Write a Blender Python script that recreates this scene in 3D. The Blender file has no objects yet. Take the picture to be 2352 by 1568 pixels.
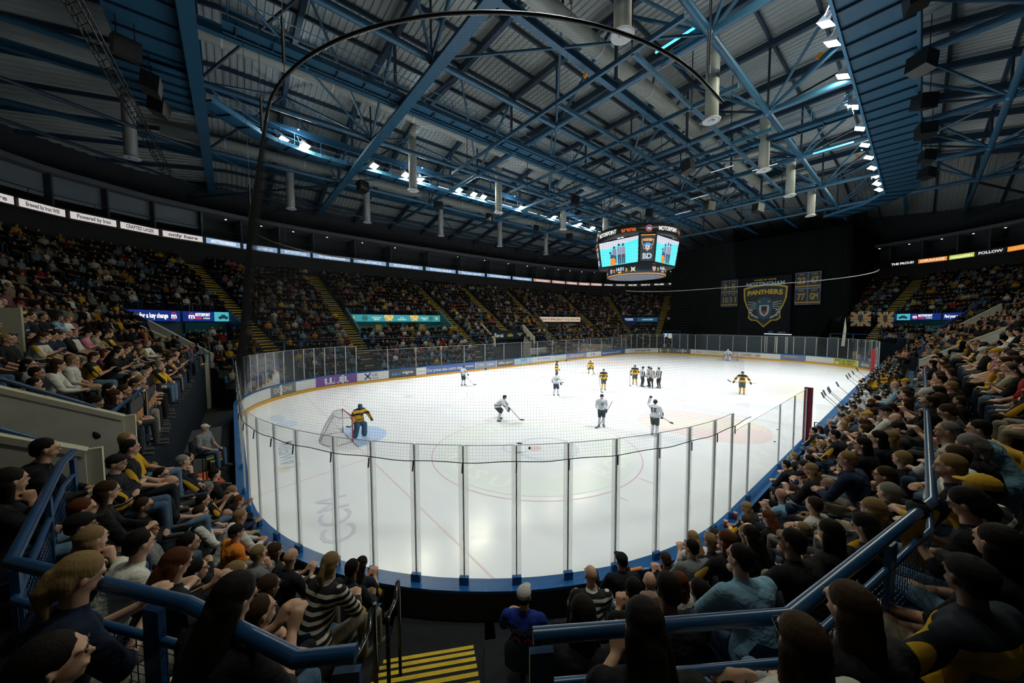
import bpy, math, random
import numpy as np
from mathutils import Vector, Matrix
PI = math.pi; R = math.radians
random.seed(7); rng = np.random.default_rng(11)
C = bpy.context.scene.collection
SC = bpy.context.scene

# ------------------------------------------------------------------ camera
CAM = Vector((17.740, -30.215, 5.570)); YAW = R(50.349); PITCH = R(-3.136); ROLL = R(-0.164)
cd = bpy.data.cameras.new('camera'); cam = bpy.data.objects.new('camera', cd); C.objects.link(cam)
cd.sensor_width = 36.0; cd.lens = 778.45 / 2352 * 36.0; cd.clip_start = 0.05; cd.clip_end = 400
fw = Vector((-math.sin(YAW)*math.cos(PITCH), math.cos(YAW)*math.cos(PITCH), math.sin(PITCH)))
rt = Vector((math.cos(YAW), math.sin(YAW), 0)); up = rt.cross(fw)
rt2 = rt*math.cos(ROLL) + up*math.sin(ROLL); up2 = -rt*math.sin(ROLL) + up*math.cos(ROLL)
cam.matrix_world = Matrix((( rt2.x, up2.x, -fw.x, CAM.x), (rt2.y, up2.y, -fw.y, CAM.y), (rt2.z, up2.z, -fw.z, CAM.z), (0,0,0,1)))
SC.camera = cam
# ------------------------------------------------------------------ world and exposure
w = bpy.data.worlds.new('world'); SC.world = w; w.use_nodes = True
w.node_tree.nodes['Background'].inputs[0].default_value = (0.30, 0.55, 0.8, 1)
w.node_tree.nodes['Background'].inputs[1].default_value = 0.0
SC.view_settings.view_transform = 'Standard'; SC.view_settings.look = 'None'
SC.view_settings.exposure = 0.0; SC.view_settings.gamma = 1.0; SC.view_settings.use_curve_mapping = False
# ------------------------------------------------------------------ floodlights on the catwalks (fixtures are built around them further down)
LW = -15.0; LE = 14.2; LZ = 20.0
FLOODS = [(LW, y, LZ) for y in (-26.5, -25.0, -19.5, -16.5, -15.0, -10.5, -8.6, -7.3, -1.5, 4.5, 9.8, 13.0, 21.0)]
FLOODS += [(LE, y, LZ) for y in (-27, -24, -13.0, -7.4, -5.6, -1.9, 2.6, 6.6, 10.3, 13.6, 16.8, 19.6, 22.5, 25.0)]
FLOOD_W = 3500.0
def flood_target(x, y):
    return Vector((x*0.38, y*0.76, 0))
for (x, y, z) in FLOODS:
    ld = bpy.data.lights.new('flood_beam', 'SPOT'); ld.energy = FLOOD_W; ld.color = (0.93, 0.97, 1.0)
    ld.spot_size = R(74); ld.spot_blend = 0.7; ld.shadow_soft_size = 0.25
    lo = bpy.data.objects.new('flood_beam', ld); C.objects.link(lo)
    p = Vector((x, y, z - 0.5)); lo.location = p
    lo.rotation_euler = (flood_target(x, y) - p).to_track_quat('-Z', 'Y').to_euler()
# work lamps of the catwalks: light the roof steel (fixtures further down)
WORK = [(LE-0.5, y, 20.9) for y in (-22.0, -9.0, 4.0, 14.0, 23.5)] + [(LW+0.5, y, 20.9) for y in (-25.5, -15.0, -3.0, 9.0, 20.0)]
for (x, y, z) in WORK:
    ld = bpy.data.lights.new('work_glow', 'POINT'); ld.energy = 170; ld.color = (0.75, 0.9, 1.0); ld.shadow_soft_size = 0.15
    lo = bpy.data.objects.new('work_glow', ld); C.objects.link(lo); lo.location = (x, y, z)
# concourse lamps that give the stands their low warm light
for (x, y, z, e) in ((-24, -24, 19.0, 300), (-25, 0, 19.0, 420), (-22, 24, 19.0, 300), (24, -24, 19.0, 260), (25, 0, 19.0, 420), (22, 24, 19.0, 260), (0, -38, 19.0, 380), (14, -37, 17, 150)):
    ld = bpy.data.lights.new('house_light', 'SPOT'); ld.energy = e*.22; ld.color = (1.0, 0.86, 0.62)
    ld.spot_size = R(110); ld.spot_blend = 0.6; ld.shadow_soft_size = 0.4
    lo = bpy.data.objects.new('house_light', ld); C.objects.link(lo); lo.location = (x, y, z)
    lo.rotation_euler = (Vector((x*0.98, y*0.98, 0)) - Vector((x, y, z))).to_track_quat('-Z', 'Y').to_euler()

# ================================================================== helpers
MATS = {}
def mat(name, col=(.5,.5,.5), rough=.6, metal=0., emit=None, es=1., noise=0., nscale=8., spec=.5, bump=0.):
    if name in MATS: return MATS[name]
    m = bpy.data.materials.new(name); m.use_nodes = True; nt = m.node_tree; b = nt.nodes['Principled BSDF']
    b.inputs['Base Color'].default_value = (*col, 1); b.inputs['Roughness'].default_value = rough
    b.inputs['Metallic'].default_value = metal; b.inputs['Specular IOR Level'].default_value = spec
    if emit is not None:
        b.inputs['Emission Color'].default_value = (*emit, 1); b.inputs['Emission Strength'].default_value = es
    if noise > 0 or bump > 0:
        tc = nt.nodes.new('ShaderNodeTexCoord'); n = nt.nodes.new('ShaderNodeTexNoise')
        n.inputs['Scale'].default_value = nscale; n.inputs['Detail'].default_value = 4
        nt.links.new(tc.outputs['Object'], n.inputs['Vector'])
        if noise > 0:
            mx = nt.nodes.new('ShaderNodeMix'); mx.data_type = 'RGBA'
            mx.inputs[6].default_value = (*[c*(1-noise) for c in col], 1); mx.inputs[7].default_value = (*[min(1, c*(1+noise)) for c in col], 1)
            nt.links.new(n.outputs['Fac'], mx.inputs[0]); nt.links.new(mx.outputs[2], b.inputs['Base Color'])
        if bump > 0:
            bp = nt.nodes.new('ShaderNodeBump'); bp.inputs['Strength'].default_value = bump
            nt.links.new(n.outputs['Fac'], bp.inputs['Height']); nt.links.new(bp.outputs[0], b.inputs['Normal'])
    MATS[name] = m; return m

class MB:
    """collects shapes and links them as ONE mesh object"""
    def __init__(s): s.v = []; s.f = []; s.mi = []; s.m = 0; s.sm = []
    def add(s, vs, fs, smooth=False):
        o = len(s.v); s.v += [tuple(p) for p in vs]; s.f += [tuple(i+o for i in f) for f in fs]
        s.mi += [s.m]*len(fs); s.sm += [smooth]*len(fs); return s
    def quad(s, a, b, c, d): return s.add([a, b, c, d], [(0,1,2,3)])
    def poly(s, pts): return s.add(pts, [tuple(range(len(pts)))])
    def box(s, c, d, rz=0., M=None):
        x, y, z = d[0]/2, d[1]/2, d[2]/2
        vs = [Vector((i*x, j*y, k*z)) for i in (-1,1) for j in (-1,1) for k in (-1,1)]
        m = M if M is not None else Matrix.Rotation(rz, 3, 'Z')
        vs = [m @ v + Vector(c) for v in vs]
        return s.add(vs, [(0,1,3,2),(4,6,7,5),(0,4,5,1),(2,3,7,6),(0,2,6,4),(1,5,7,3)])
    def frame(s, p0, p1):
        p0 = Vector(p0); p1 = Vector(p1); d = p1-p0; L = d.length; d = d/L if L > 1e-9 else Vector((0,0,1))
        u = Vector((0,0,1)) if abs(d.z) < .99 else Vector((1,0,0))
        a = d.cross(u).normalized(); b = a.cross(d).normalized(); return p0, p1, d, a, b
    def bar(s, p0, p1, w, h):
        p0, p1, d, a, b = s.frame(p0, p1)
        vs = [p + a*i*w/2 + b*j*h/2 for p in (p0, p1) for i, j in ((-1,-1),(1,-1),(1,1),(-1,1))]
        return s.add(vs, [(3,2,1,0),(4,5,6,7),(0,1,5,4),(1,2,6,5),(2,3,7,6),(3,0,4,7)])
    def tube(s, p0, p1, r, n=8, r1=None, cap=True):
        r1 = r if r1 is None else r1
        p0, p1, d, a, b = s.frame(p0, p1)
        vs = [p0 + (a*math.cos(t)+b*math.sin(t))*r for t in [2*PI*i/n for i in range(n)]] + \
             [p1 + (a*math.cos(t)+b*math.sin(t))*r1 for t in [2*PI*i/n for i in range(n)]]
        fs = [(i, (i+1) % n, n+(i+1) % n, n+i) for i in range(n)]
        s.add(vs, fs, True)
        if cap: s.add(vs[:n], [tuple(range(n-1,-1,-1))]); s.add(vs[n:], [tuple(range(n))])
        return s
    def path(s, pts, r, n=8, closed=False):
        pts = [Vector(p) for p in pts]; m = len(pts); vs = []
        for i, p in enumerate(pts):
            q0 = pts[i-1] if (i > 0 or closed) else p; q1 = pts[(i+1) % m] if (i < m-1 or closed) else p
            _, _, d, a, b = s.frame(q0, q1)
            vs += [p + (a*math.cos(t)+b*math.sin(t))*r for t in [2*PI*k/n for k in range(n)]]
        fs = []
        for i in range(m if closed else m-1):
            j = (i+1) % m
            fs += [(i*n+k, i*n+(k+1) % n, j*n+(k+1) % n, j*n+k) for k in range(n)]
        s.add(vs, fs, True)
        if not closed: s.add(vs[:n], [tuple(range(n-1,-1,-1))]); s.add(vs[-n:], [tuple(range(n))])
        return s
    def loft(s, rows, closed=False, smooth=False):
        m = len(rows[0]); vs = [p for r in rows for p in r]; fs = []
        for i in range(len(rows)-1):
            for k in range(m if closed else m-1):
                j = (k+1) % m; fs.append((i*m+k, i*m+j, (i+1)*m+j, (i+1)*m+k))
        return s.add(vs, fs, smooth)
    def lathe(s, prof, c=(0,0,0), n=16):
        rows = [[(c[0]+r*math.cos(2*PI*k/n), c[1]+r*math.sin(2*PI*k/n), c[2]+z) for k in range(n)] for r, z in prof]
        return s.loft(rows, True, True)
    def ball(s, c, r, n=12, M=None):
        if not hasattr(r, '__len__'): r = (r, r, r)
        vs = []; h = n//2
        for i in range(h+1):
            t = PI*i/h
            for k in range(n):
                a = 2*PI*k/n; v = Vector((r[0]*math.sin(t)*math.cos(a), r[1]*math.sin(t)*math.sin(a), r[2]*math.cos(t)))
                if M is not None: v = M @ v
                vs.append(v + Vector(c))
        fs = [(i*n+k, (i+1)*n+k, (i+1)*n+(k+1) % n, i*n+(k+1) % n) for i in range(h) for k in range(n)]
        return s.add(vs, fs, True)
    def mesh(s, name):
        me = bpy.data.meshes.new(name); me.from_pydata(s.v, [], s.f)
        me.polygons.foreach_set('material_index', s.mi); me.polygons.foreach_set('use_smooth', s.sm)
        me.update(); return me
    def build(s, name, mats, parent=None):
        me = s.mesh(name)
        for m in (mats if isinstance(mats, (list, tuple)) else [mats]): me.materials.append(m)
        o = bpy.data.objects.new(name, me); C.objects.link(o)
        if parent is not None: o.parent = parent
        return o
def tag(o, label, cat, group=None, kind=None):
    o['label'] = label; o['category'] = cat
    if group: o['group'] = group
    if kind: o['kind'] = kind
    return o
def struct(o): o['kind'] = 'structure'; return o
def thing(name, label, cat, loc=(0,0,0), rz=0., group=None, kind=None):
    o = bpy.data.objects.new(name, None); C.objects.link(o); o.location = loc; o.rotation_euler = (0, 0, rz)
    return tag(o, label, cat, group, kind)
def dup(root, loc, rz, label, group=None):
    r = root.copy(); C.objects.link(r); r.location = loc; r.rotation_euler = (0, 0, rz)
    r['label'] = label
    if group: r['group'] = group
    for ch in root.children:
        c = ch.copy(); C.objects.link(c); c.parent = r
        for g in ch.children:
            d = g.copy(); C.objects.link(d); d.parent = c
    return r
_tc = {}
def text_geo(s, size=1.0, bold=0.0, ax='CENTER', ay='CENTER', shear=0.):
    """2-D triangulated lettering: list of (x,y), faces"""
    k = (s, size, bold, ax, ay, shear)
    if k in _tc: return _tc[k]
    cu = bpy.data.curves.new('lettering', 'FONT'); cu.body = s; cu.size = size; cu.offset = bold; cu.align_x = ax; cu.align_y = ay
    cu.resolution_u = 3; cu.shear = shear
    o = bpy.data.objects.new('lettering_tmp', cu); C.objects.link(o)
    dg = bpy.context.evaluated_depsgraph_get(); me = bpy.data.meshes.new_from_object(o.evaluated_get(dg))
    vs = [(v.co.x, v.co.y) for v in me.vertices]; fs = [tuple(p.vertices) for p in me.polygons]
    bpy.data.objects.remove(o); bpy.data.curves.remove(cu); bpy.data.meshes.remove(me)
    _tc[k] = (vs, fs); return _tc[k]
def text(mb, s, size, fn, bold=0., ax='CENTER', ay='CENTER', width=None, shear=0.):
    """adds lettering to mb; fn maps (u,v) to a 3-D point; width squeezes the line to that length"""
    vs, fs = text_geo(s, size, bold, ax, ay, shear)
    if not vs: return
    k = 1.
    if width:
        xs = [v[0] for v in vs]; k = width/(max(xs)-min(xs))
    mb.add([fn(x*k, y) for x, y in vs], fs)
def plane_fn(o, ux, uy, off=0.):
    o = Vector(o); ux = Vector(ux).normalized(); uy = Vector(uy).normalized(); n = ux.cross(uy)
    return lambda a, b: o + ux*a + uy*b + n*off
# ------------------------------------------------------------------ palette
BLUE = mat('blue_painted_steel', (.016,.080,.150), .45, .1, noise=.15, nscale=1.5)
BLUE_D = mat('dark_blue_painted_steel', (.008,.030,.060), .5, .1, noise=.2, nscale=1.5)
BLUE_LIT = mat('lit_blue_painted_steel', (.05,.20,.36), .4, .1)  # paler blue holds the lamplight on catwalk rails and edges
RAILB = mat('blue_gloss_rail', (.008,.055,.16), .28, .0, noise=.2, nscale=6)
BLACK = mat('black_cloth', (.004,.004,.005), .95, spec=.02)
BLACKM = mat('black_metal', (.010,.011,.012), .4, .3)
STEEL = mat('brushed_aluminium', (.62,.64,.67), .35, .8)
WHITE = mat('white_paint', (.78,.80,.82), .5)
CONC = mat('bare_concrete', (.46,.46,.43), .9, noise=.25, nscale=3)
CONC_L = mat('pale_concrete_coping', (.46,.45,.36), .8, noise=.12, nscale=5)
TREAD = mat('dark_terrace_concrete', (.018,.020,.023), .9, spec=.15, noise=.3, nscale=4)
YEL = mat('yellow_step_paint', (.60,.42,.012), .75, noise=.25, nscale=12)
DECK = mat('galvanised_roof_deck', (.30,.33,.33), .45, .25, noise=.12, nscale=.7)
DUCT = mat('pale_duct_metal', (.25,.27,.26), .5, .1)
GOLD = mat('team_gold', (.62,.36,.03), .7)
CREAM = mat('off_white_print', (.74,.72,.66), .7)
CAPB = mat('blue_board_cap', (.015,.11,.32), .3)
SKY = mat('pale_blue_print', (.30,.50,.75), .6)
NAVY = mat('navy_print', (.015,.04,.16), .6)
TEAL = mat('teal_print', (.02,.13,.15), .6)
RED = mat('red_print', (.45,.02,.03), .5)

# ================================================================== rink outline
def rrect(hx, hy, r, off=0., step=0.25, close=True):
    """rounded rectangle, anticlockwise from (hx, -hy+r); returns points with arc length"""
    hx += off; hy += off; r += off; pts = []
    def seg(a, b):
        n = max(1, int(math.dist(a, b)/1.0))
        for i in range(n): pts.append((a[0]+(b[0]-a[0])*i/n, a[1]+(b[1]-a[1])*i/n))
    def arc(cx, cy, a0):
        n = 22
        for i in range(n): a = R(a0+90*i/n); pts.append((cx+r*math.cos(a), cy+r*math.sin(a)))
    seg((hx, -hy+r), (hx, hy-r)); arc(hx-r, hy-r, 0); seg((hx-r, hy), (-hx+r, hy)); arc(-hx+r, hy-r, 90)
    seg((-hx, hy-r), (-hx, -hy+r)); arc(-hx+r, -hy+r, 180); seg((-hx+r, -hy), (hx-r, -hy)); arc(hx-r, -hy+r, 270)
    return pts
HX, HY, HR = 15.0, 30.0, 8.5
class Rail:
    """closed plan curve addressed by arc length"""
    def __init__(s, pts, closed=True):
        s.p = [Vector((x, y, 0)) for x, y in pts]
        if closed: s.p.append(s.p[0])
        s.c = [0.]
        for a, b in zip(s.p, s.p[1:]): s.c.append(s.c[-1]+(b-a).length)
        s.L = s.c[-1]; s.closed = closed
    def at(s, t, off=0., z=0.):
        if s.closed: t = t % s.L
        t = min(max(t, 0), s.L - 1e-6); lo, hi = 0, len(s.c)-1
        while hi-lo > 1:
            m = (lo+hi)//2
            if s.c[m] <= t: lo = m
            else: hi = m
        d = (s.p[hi]-s.p[lo]).normalized(); q = s.p[lo]+d*(t-s.c[lo])
        n = Vector((d.y, -d.x, 0)); q = q + n*off; q.z = z; return q
    def nrm(s, t):
        a = s.at(t-.05); b = s.at(t+.05); d = (b-a).normalized(); return Vector((d.y, -d.x, 0))
    def find(s, x, y):
        best = min(range(len(s.p)-1), key=lambda i: (((s.p[i]+s.p[i+1])/2-Vector((x, y, 0))).length))
        d = (s.p[best+1]-s.p[best]); u = max(0, min(1, (Vector((x, y, 0))-s.p[best]).dot(d)/d.length_squared))
        return s.c[best]+d.length*u
    def span(s, t0, t1, step=.5):
        n = max(1, int(math.ceil(abs(t1-t0)/step))); return [t0+(t1-t0)*i/n for i in range(n+1)]
INN = Rail(rrect(HX, HY, HR))            # inner face of the boards, anticlockwise, outward = +off

# ice ---------------------------------------------------------------
ICE = mat('ice', (.80,.83,.86), .22, spec=.35); nt = ICE.node_tree; b = nt.nodes['Principled BSDF']
tc = nt.nodes.new('ShaderNodeTexCoord'); n1 = nt.nodes.new('ShaderNodeTexNoise'); n1.inputs['Scale'].default_value = .25; n1.inputs['Detail'].default_value = 7
mp = nt.nodes.new('ShaderNodeMapping'); mp.inputs['Scale'].default_value = (1, 4, 1); nt.links.new(tc.outputs['Object'], mp.inputs[0]); nt.links.new(mp.outputs[0], n1.inputs['Vector'])
cr = nt.nodes.new('ShaderNodeValToRGB'); cr.color_ramp.elements[0].position = .34; cr.color_ramp.elements[0].color = (.775,.80,.85,1); cr.color_ramp.elements[1].position = .68; cr.color_ramp.elements[1].color = (.83,.85,.87,1)
nt.links.new(n1.outputs['Fac'], cr.inputs[0]); nt.links.new(cr.outputs[0], b.inputs['Base Color'])
n2 = nt.nodes.new('ShaderNodeTexNoise'); n2.inputs['Scale'].default_value = 3; rr_ = nt.nodes.new('ShaderNodeMapRange'); rr_.inputs[3].default_value = .12; rr_.inputs[4].default_value = .28
nt.links.new(tc.outputs['Object'], n2.inputs['Vector']); nt.links.new(n2.outputs['Fac'], rr_.inputs[0]); nt.links.new(rr_.outputs[0], b.inputs['Roughness'])
g = MB(); g.poly([(x, y, 0) for x, y in rrect(HX, HY, HR, .02)]); ice = struct(g.build('floor_ice', ICE))
def ice_paint(nm, build, col, kids=None):
    m = mat('ice_paint_'+nm, col, .25, spec=.35); q = MB(); build(q); o = q.build(nm, m, ice); return o
Zp = .004
def line(q, x0, y0, x1, y1, wd=.05, z=Zp):
    a = Vector((x0, y0, z)); b2 = Vector((x1, y1, z)); d = (b2-a).normalized(); n = Vector((-d.y, d.x, 0))*wd/2
    q.quad(a-n, b2-n, b2+n, a+n)
def annulus(q, cx, cy, r0, r1, z=Zp, n=64):
    for i in range(n):
        a, c = 2*PI*i/n, 2*PI*(i+1)/n
        P = lambda r, t: (cx+r*math.cos(t), cy+r*math.sin(t), z)
        if r0 > 0: q.quad(P(r0, a), P(r1, a), P(r1, c), P(r0, c))
        else: q.add([P(0, a), P(r1, a), P(r1, c)], [(0,1,2)])
def bx_(x): return HX - (HR - math.sqrt(max(0, HR*HR-(HR-4)**2)))  # half width of the ice at the goal line
gw = bx_(0)
for s_ in (-1, 1):
    ice_paint('goal_line', lambda q: line(q, -gw, 26*s_, gw, 26*s_, .05), (.76,.60,.62))
    ice_paint('blue_line', lambda q: [line(q, -15, 7.14*s_-.13, 15, 7.14*s_-.13, .035), line(q, -15, 7.14*s_+.13, 15, 7.14*s_+.13, .035)], (.40,.48,.66))
    ice_paint('goal_crease', lambda q: q.poly([(1.8*math.cos(PI*i/20), 26*s_-s_*1.8*math.sin(PI*i/20), Zp) for i in range(21)]), (.48,.62,.88))
    for k_ in (-1, 1):
        ice_paint('trapezoid_line', lambda q: line(q, 3.35*k_, 26*s_, 4.3*k_, 29.95*s_, .05), (.76,.60,.62))
        ice_paint('faceoff_circle', lambda q: [annulus(q, 7*k_, 20*s_, 4.45, 4.5), [line(q, 7*k_+a*4.5, 20*s_+b_, 7*k_+a*5.1, 20*s_+b_, .05) for a in (-1, 1) for b_ in (-.85, .85)]], (.72,.52,.53))
        ice_paint('faceoff_spot', lambda q: annulus(q, 7*k_, 20*s_, 0, .3), (.76,.58,.60))
        ice_paint('neutral_spot', lambda q: annulus(q, 7*k_, 5.6*s_, 0, .3), (.76,.58,.60))
ice_paint('centre_line', lambda q: [line(q, -15, -.13, 15, -.13, .03), line(q, -15, .13, 15, .13, .03)], (.55,.47,.56))
ice_paint('centre_circle', lambda q: annulus(q, 0, 0, 4.45, 4.5), (.45,.55,.75))
def blob(q, cx, cy, rx, ry, rot, z=Zp, n=40, sq=2.):
    P = []
    for i in range(n):
        a = 2*PI*i/n; x = rx*abs(math.cos(a))**(2/sq)*(1 if math.cos(a) > 0 else -1); y = ry*abs(math.sin(a))**(2/sq)*(1 if math.sin(a) > 0 else -1)
        P.append((cx+x*math.cos(rot)-y*math.sin(rot), cy+x*math.sin(rot)+y*math.cos(rot), z))
    q.poly(P)
for s_ in (-1, 1):
    o = ice_paint('pink_advert', lambda q: blob(q, -10.2*s_, 10.6*s_, 3.2, 2.6, .2, sq=2.6), (.80,.68,.68))
    ice_paint('cream_advert_band', lambda q: blob(q, -10.2*s_, 10.6*s_, 3.2, .9, .75, z=.006, sq=4), (.80,.74,.66))
ice_paint('yellow_advert', lambda q: blob(q, 10.3, 4.2, 2.3, 3.4, 0, sq=8), (.82,.78,.64))
ice_paint('yellow_advert_print', lambda q: [blob(q, 10.3, 4.2+k*.7, 1.1, .2, 0, z=.007, sq=6) for k in (-2,-1,0,1,2)], (.58,.60,.66))
ice_paint('oval_advert', lambda q: blob(q, 11.0, -3.4, 1.25, .8, .5), (.62,.68,.80))
ice_paint('left_end_advert', lambda q: [blob(q, -6.2, -28.3, .9, .35, .1), blob(q, -4.6, -28.0, .8, .5, .2)], (.62,.71,.84))
def green_ring(q):
    for i in range(80):
        a, c = 2*PI*i/80, 2*PI*(i+1)/80
        P = lambda r, t: (7+r*math.cos(t), -20+r*math.sin(t), .005)
        q.quad(P(2.9, a), P(4.2, a), P(4.2, c), P(2.9, c))
ice_paint('green_ring_advert', green_ring, (.77,.82,.80))
def ring_text(q):
    t = 'NOSUGA  ·  NOSUGA  ·  NOSUGA  · '
    t = 'ROSU   ROSU   ROSU   '
    for i, ch in enumerate(t):
        if ch == ' ': continue
        a = -PI/2 - PI*2*(i-2)/len(t)*1. ; a = -PI/2 + 2*PI*(i-1.5)/len(t)
        o = (7+3.5*math.cos(a), -20+3.5*math.sin(a), .008); ux = (-math.sin(a), math.cos(a), 0); uy = (-math.cos(a), -math.sin(a), 0)
        text(q, ch, 1.15, plane_fn(o, ux, uy), .02)
ice_paint('ring_lettering', ring_text, (.84,.87,.87))
ice_paint('logo_swirl', lambda q: [annulus(q, 7.3, -19.6, 1.2, 1.45), annulus(q, 6.4, -20.6, .5, .65)], (.66,.72,.80))
def ccm(q):
    text(q, 'CCM', 1.25, plane_fn((7.2, -28.05, .006), (-1, .12, 0), (-.12, -1, 0)), 0.)
ice_paint('ice_lettering', ccm, (.62,.64,.73))
ice_paint('ice_lettering_far', lambda q: [text(q, 'LAWFIRM', .85, plane_fn((.6, -28.5, .006), (-1, .05, 0), (-.05, -1, 0)), .02)], (.50,.56,.66))
ice_paint('tan_advert', lambda q: blob(q, 2.3, -28.9, .35, .25, 0, sq=5), (.76,.72,.60))

# surrounding floor ---------------------------------------------------
g = MB(); outer = rrect(52, 66, 8); inner = rrect(HX, HY, HR, .05)
g.quad((-52,-66,-.03), (52,-66,-.03), (52,66,-.03), (-52,66,-.03)); struct(g.build('floor', TREAD))

# boards ---------------------------------------------------------------
BENCH = (INN.find(15, -13.6), INN.find(15, 13.8))           # bench opening on the right side: boards without glass
boards = thing('dasher_boards', 'white rink boards with orange kick plate and blue cap all round the ice', 'boards')
def ring_strip(q, t0, t1, off, z0, z1, step=.45, off2=None):
    ts = INN.span(t0, t1, step); o2 = off if off2 is None else off2
    q.loft([[INN.at(t, off, z0) for t in ts], [INN.at(t, o2, z1) for t in ts]])
q = MB(); L = INN.L
ring_strip(q, 0, L, 0, .25, 1.03); q.build('board_face', mat('board_white', (.72,.74,.77), .45), boards)
q = MB(); ring_strip(q, 0, L, -.012, 0, .22); ring_strip(q, 0, L, -.012, .22, .22, off2=0.); q.build('kick_plate', mat('kick_orange', (.78,.42,.06), .45), boards)
q = MB(); ring_strip(q, 0, L, -.02, 1.0, 1.07); ring_strip(q, 0, L, -.02, 1.07, 1.07, off2=.27); ring_strip(q, 0, L, .27, 1.07, 1.02); q.build('board_cap', CAPB, boards)
q = MB(); ring_strip(q, 0, L, .22, 1.03, -.02); q.build('board_back', mat('board_back_grey', (.055,.055,.058), .8, noise=.2, nscale=3), boards)
q = MB()
for t in INN.span(0, L, .42)[:-1]:
    p = INN.at(t, .23, 1.071)
    if (p-CAM).length < 18: q.lathe([(.009, 0), (.009, .002), (0, .003)], p, 6)
q.build('cap_screws', STEEL, boards)['kind'] = 'stuff'
for (x, y) in ((-15, -7.14), (-15, 0), (-15, 7.14)):
    q = MB(); t = INN.find(x, y); ring_strip(q, t-.16, t+.16, -.016, 0, .23, .1)
    q.build('line_mark', CAPB if abs(y) > 1 else mat('kick_red', (.62,.22,.08), .5), boards)

# adverts on the boards: (y or x position pairs) side W runs with falling y, N with rising x
def bw(y0, y1): return (INN.find(-15, y1), INN.find(-15, y0))      # west side, left end in view at y0
def advert(t0, t1, col, texts, nm='advert_panel'):
    """t0<t1 arc lengths; seen from the ice, left in view is the larger t"""
    m = mat('print_%02d%02d%02d' % tuple(int(c*99) for c in col), col, .5)
    a = MB(); ring_strip(a, t0, t1, -.004, .25, 1.0, .4); o = a.build(nm, m, boards)
    for (s, size, u, v, c, wd) in texts:
        e = MB()
        f = lambda X, Y: INN.at(t1 - (t1-t0)*u - X, -.008, .625 + v + Y)
        text(e, s, size, f, .01, width=wd); 
        if e.v: e.build('lettering', mat('ink_%02d%02d%02d' % tuple(int(k*99) for k in c), c, .5), o)
    return o
DG = (.09,.10,.11); LB = (.10,.16,.40); WH = (.74,.75,.76); DK = (.03,.03,.04); YL = (.70,.55,.08)
aSW = INN.find(-15, -24.3); bSW = INN.find(-15, -26.7)
advert(INN.find(-13.6, -26.6), INN.find(-11.8, -28.3), (.20,.21,.22), [('EXTONS', .5, .5, 0, (.6,.6,.62), 1.7)])
o = advert(INN.find(-15, -21.5), INN.find(-14.3, -25.0), (.20,.09,.38), [('people first', .22, .52, -.22, (.7,.65,.75), 2.0)])
e = MB()
for k in range(5):
    t = INN.find(-15, -22.3) + .42*k + .2; p = INN.at(t, -.009, .78); n = INN.nrm(t); ux = Vector((-n.y, n.x, 0))
    for i in range(12):
        a0, a1 = 2*PI*i/12, 2*PI*(i+1)/12; f = plane_fn(p, ux, (0,0,1)); e.add([f(0,0), f(.11*math.cos(a0), .11*math.sin(a0)), f(.11*math.cos(a1), .11*math.sin(a1))], [(0,1,2)])
    f = plane_fn(p-Vector((0,0,.2)), ux, (0,0,1)); e.quad(f(-.13,-.12), f(.13,-.12), f(.06,.12), f(-.06,.12))
e.build('people_symbol', WHITE, o)
o = advert(*bw(-21.4, -18.7), WH, [('UK', .42, .56, .08, (.25,.28,.45), .6), ('Media', .2, .57, -.2, (.4,.42,.5), .6)])
e = MB(); t = INN.find(-15, -20.55)
for sg in (-1, 1):
    f = plane_fn(INN.at(t, -.009, .63), (0, 1, 0), (0, 0, 1)); e.quad(f(-.33, -.26*sg), f(-.2, -.32*sg), f(.33, .26*sg), f(.2, .32*sg))
e.build('cross_symbol', mat('ink_navy', (.06,.10,.34), .5), o)
advert(*bw(-18.6, -15.8), DG, [('signs', .42, .68, .06, WH, 1.1), ('air', .3, .38, -.02, (.1,.3,.6), .4), ('(o)', .3, .2, -.02, (.15,.4,.8), .5)])
advert(*bw(-15.7, -14.8), WH, [('Bowlers', .25, .5, 0, YL, .75)])
advert(*bw(-14.7, -8.6), LB, [('Our prices take centre stage', .44, .37, -.02, WH, 4.4), ('motorpoint', .25, .87, .05, WH, 1.1)])
advert(*bw(-8.5, -5.6), (.30,.33,.42), [('arena', .3, .25, .05, WH, .7), ('ROSE BOWL', .25, .72, 0, WH, 1.0)])
advert(*bw(-5.5, -2.7), (.17,.17,.18), [('elite sport', .35, .5, .05, WH, 2.2)])
advert(*bw(-2.6, .4), (.45,.62,.78), [('GHFS', .4, .5, .1, (.1,.2,.4), 1.0)])
advert(*bw(.5, 4.6), WH, [('City Tandoori', .35, .5, .1, (.3,.4,.6), 2.5)])
advert(*bw(4.7, 6.9), (.60,.66,.60), [('play well', .3, .5, 0, WH, 1.2)])
advert(*bw(7.1, 11.9), (.35,.33,.42), [('NOTTINGHAM', .3, .5, 0, WH, 3)])
advert(*bw(12.0, 15.5), WH, [('X UK', .45, .4, 0, (.06,.10,.34), 1.3)])
advert(INN.find(-14.9, 22.4), INN.find(-15, 15.6), (.06,.13,.36), [('Fans leave their own cars with Chill', .4, .42, 0, WH, 5.0)])
advert(INN.find(-12.2, 28.1), INN.find(-14.7, 23.6), (.60,.60,.62), [('greenshift', .5, .5, 0, DK, 3.0)])
advert(INN.find(-7.2, 30), INN.find(-12.0, 28.2), (.12,.13,.13), [('signs', .5, .75, .05, WH, 1.5), ('(o) air', .4, .52, .0, (.1,.35,.6), 1.2), ('COUNTY LEAGUE', .2, .25, 0, (.6,.5,.2), 1.6)])
advert(INN.find(-4.9, 30), INN.find(-7.1, 30), WH, [('Rustic', .3, .6, 0, (.5,.3,.1), 1.)])
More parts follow.
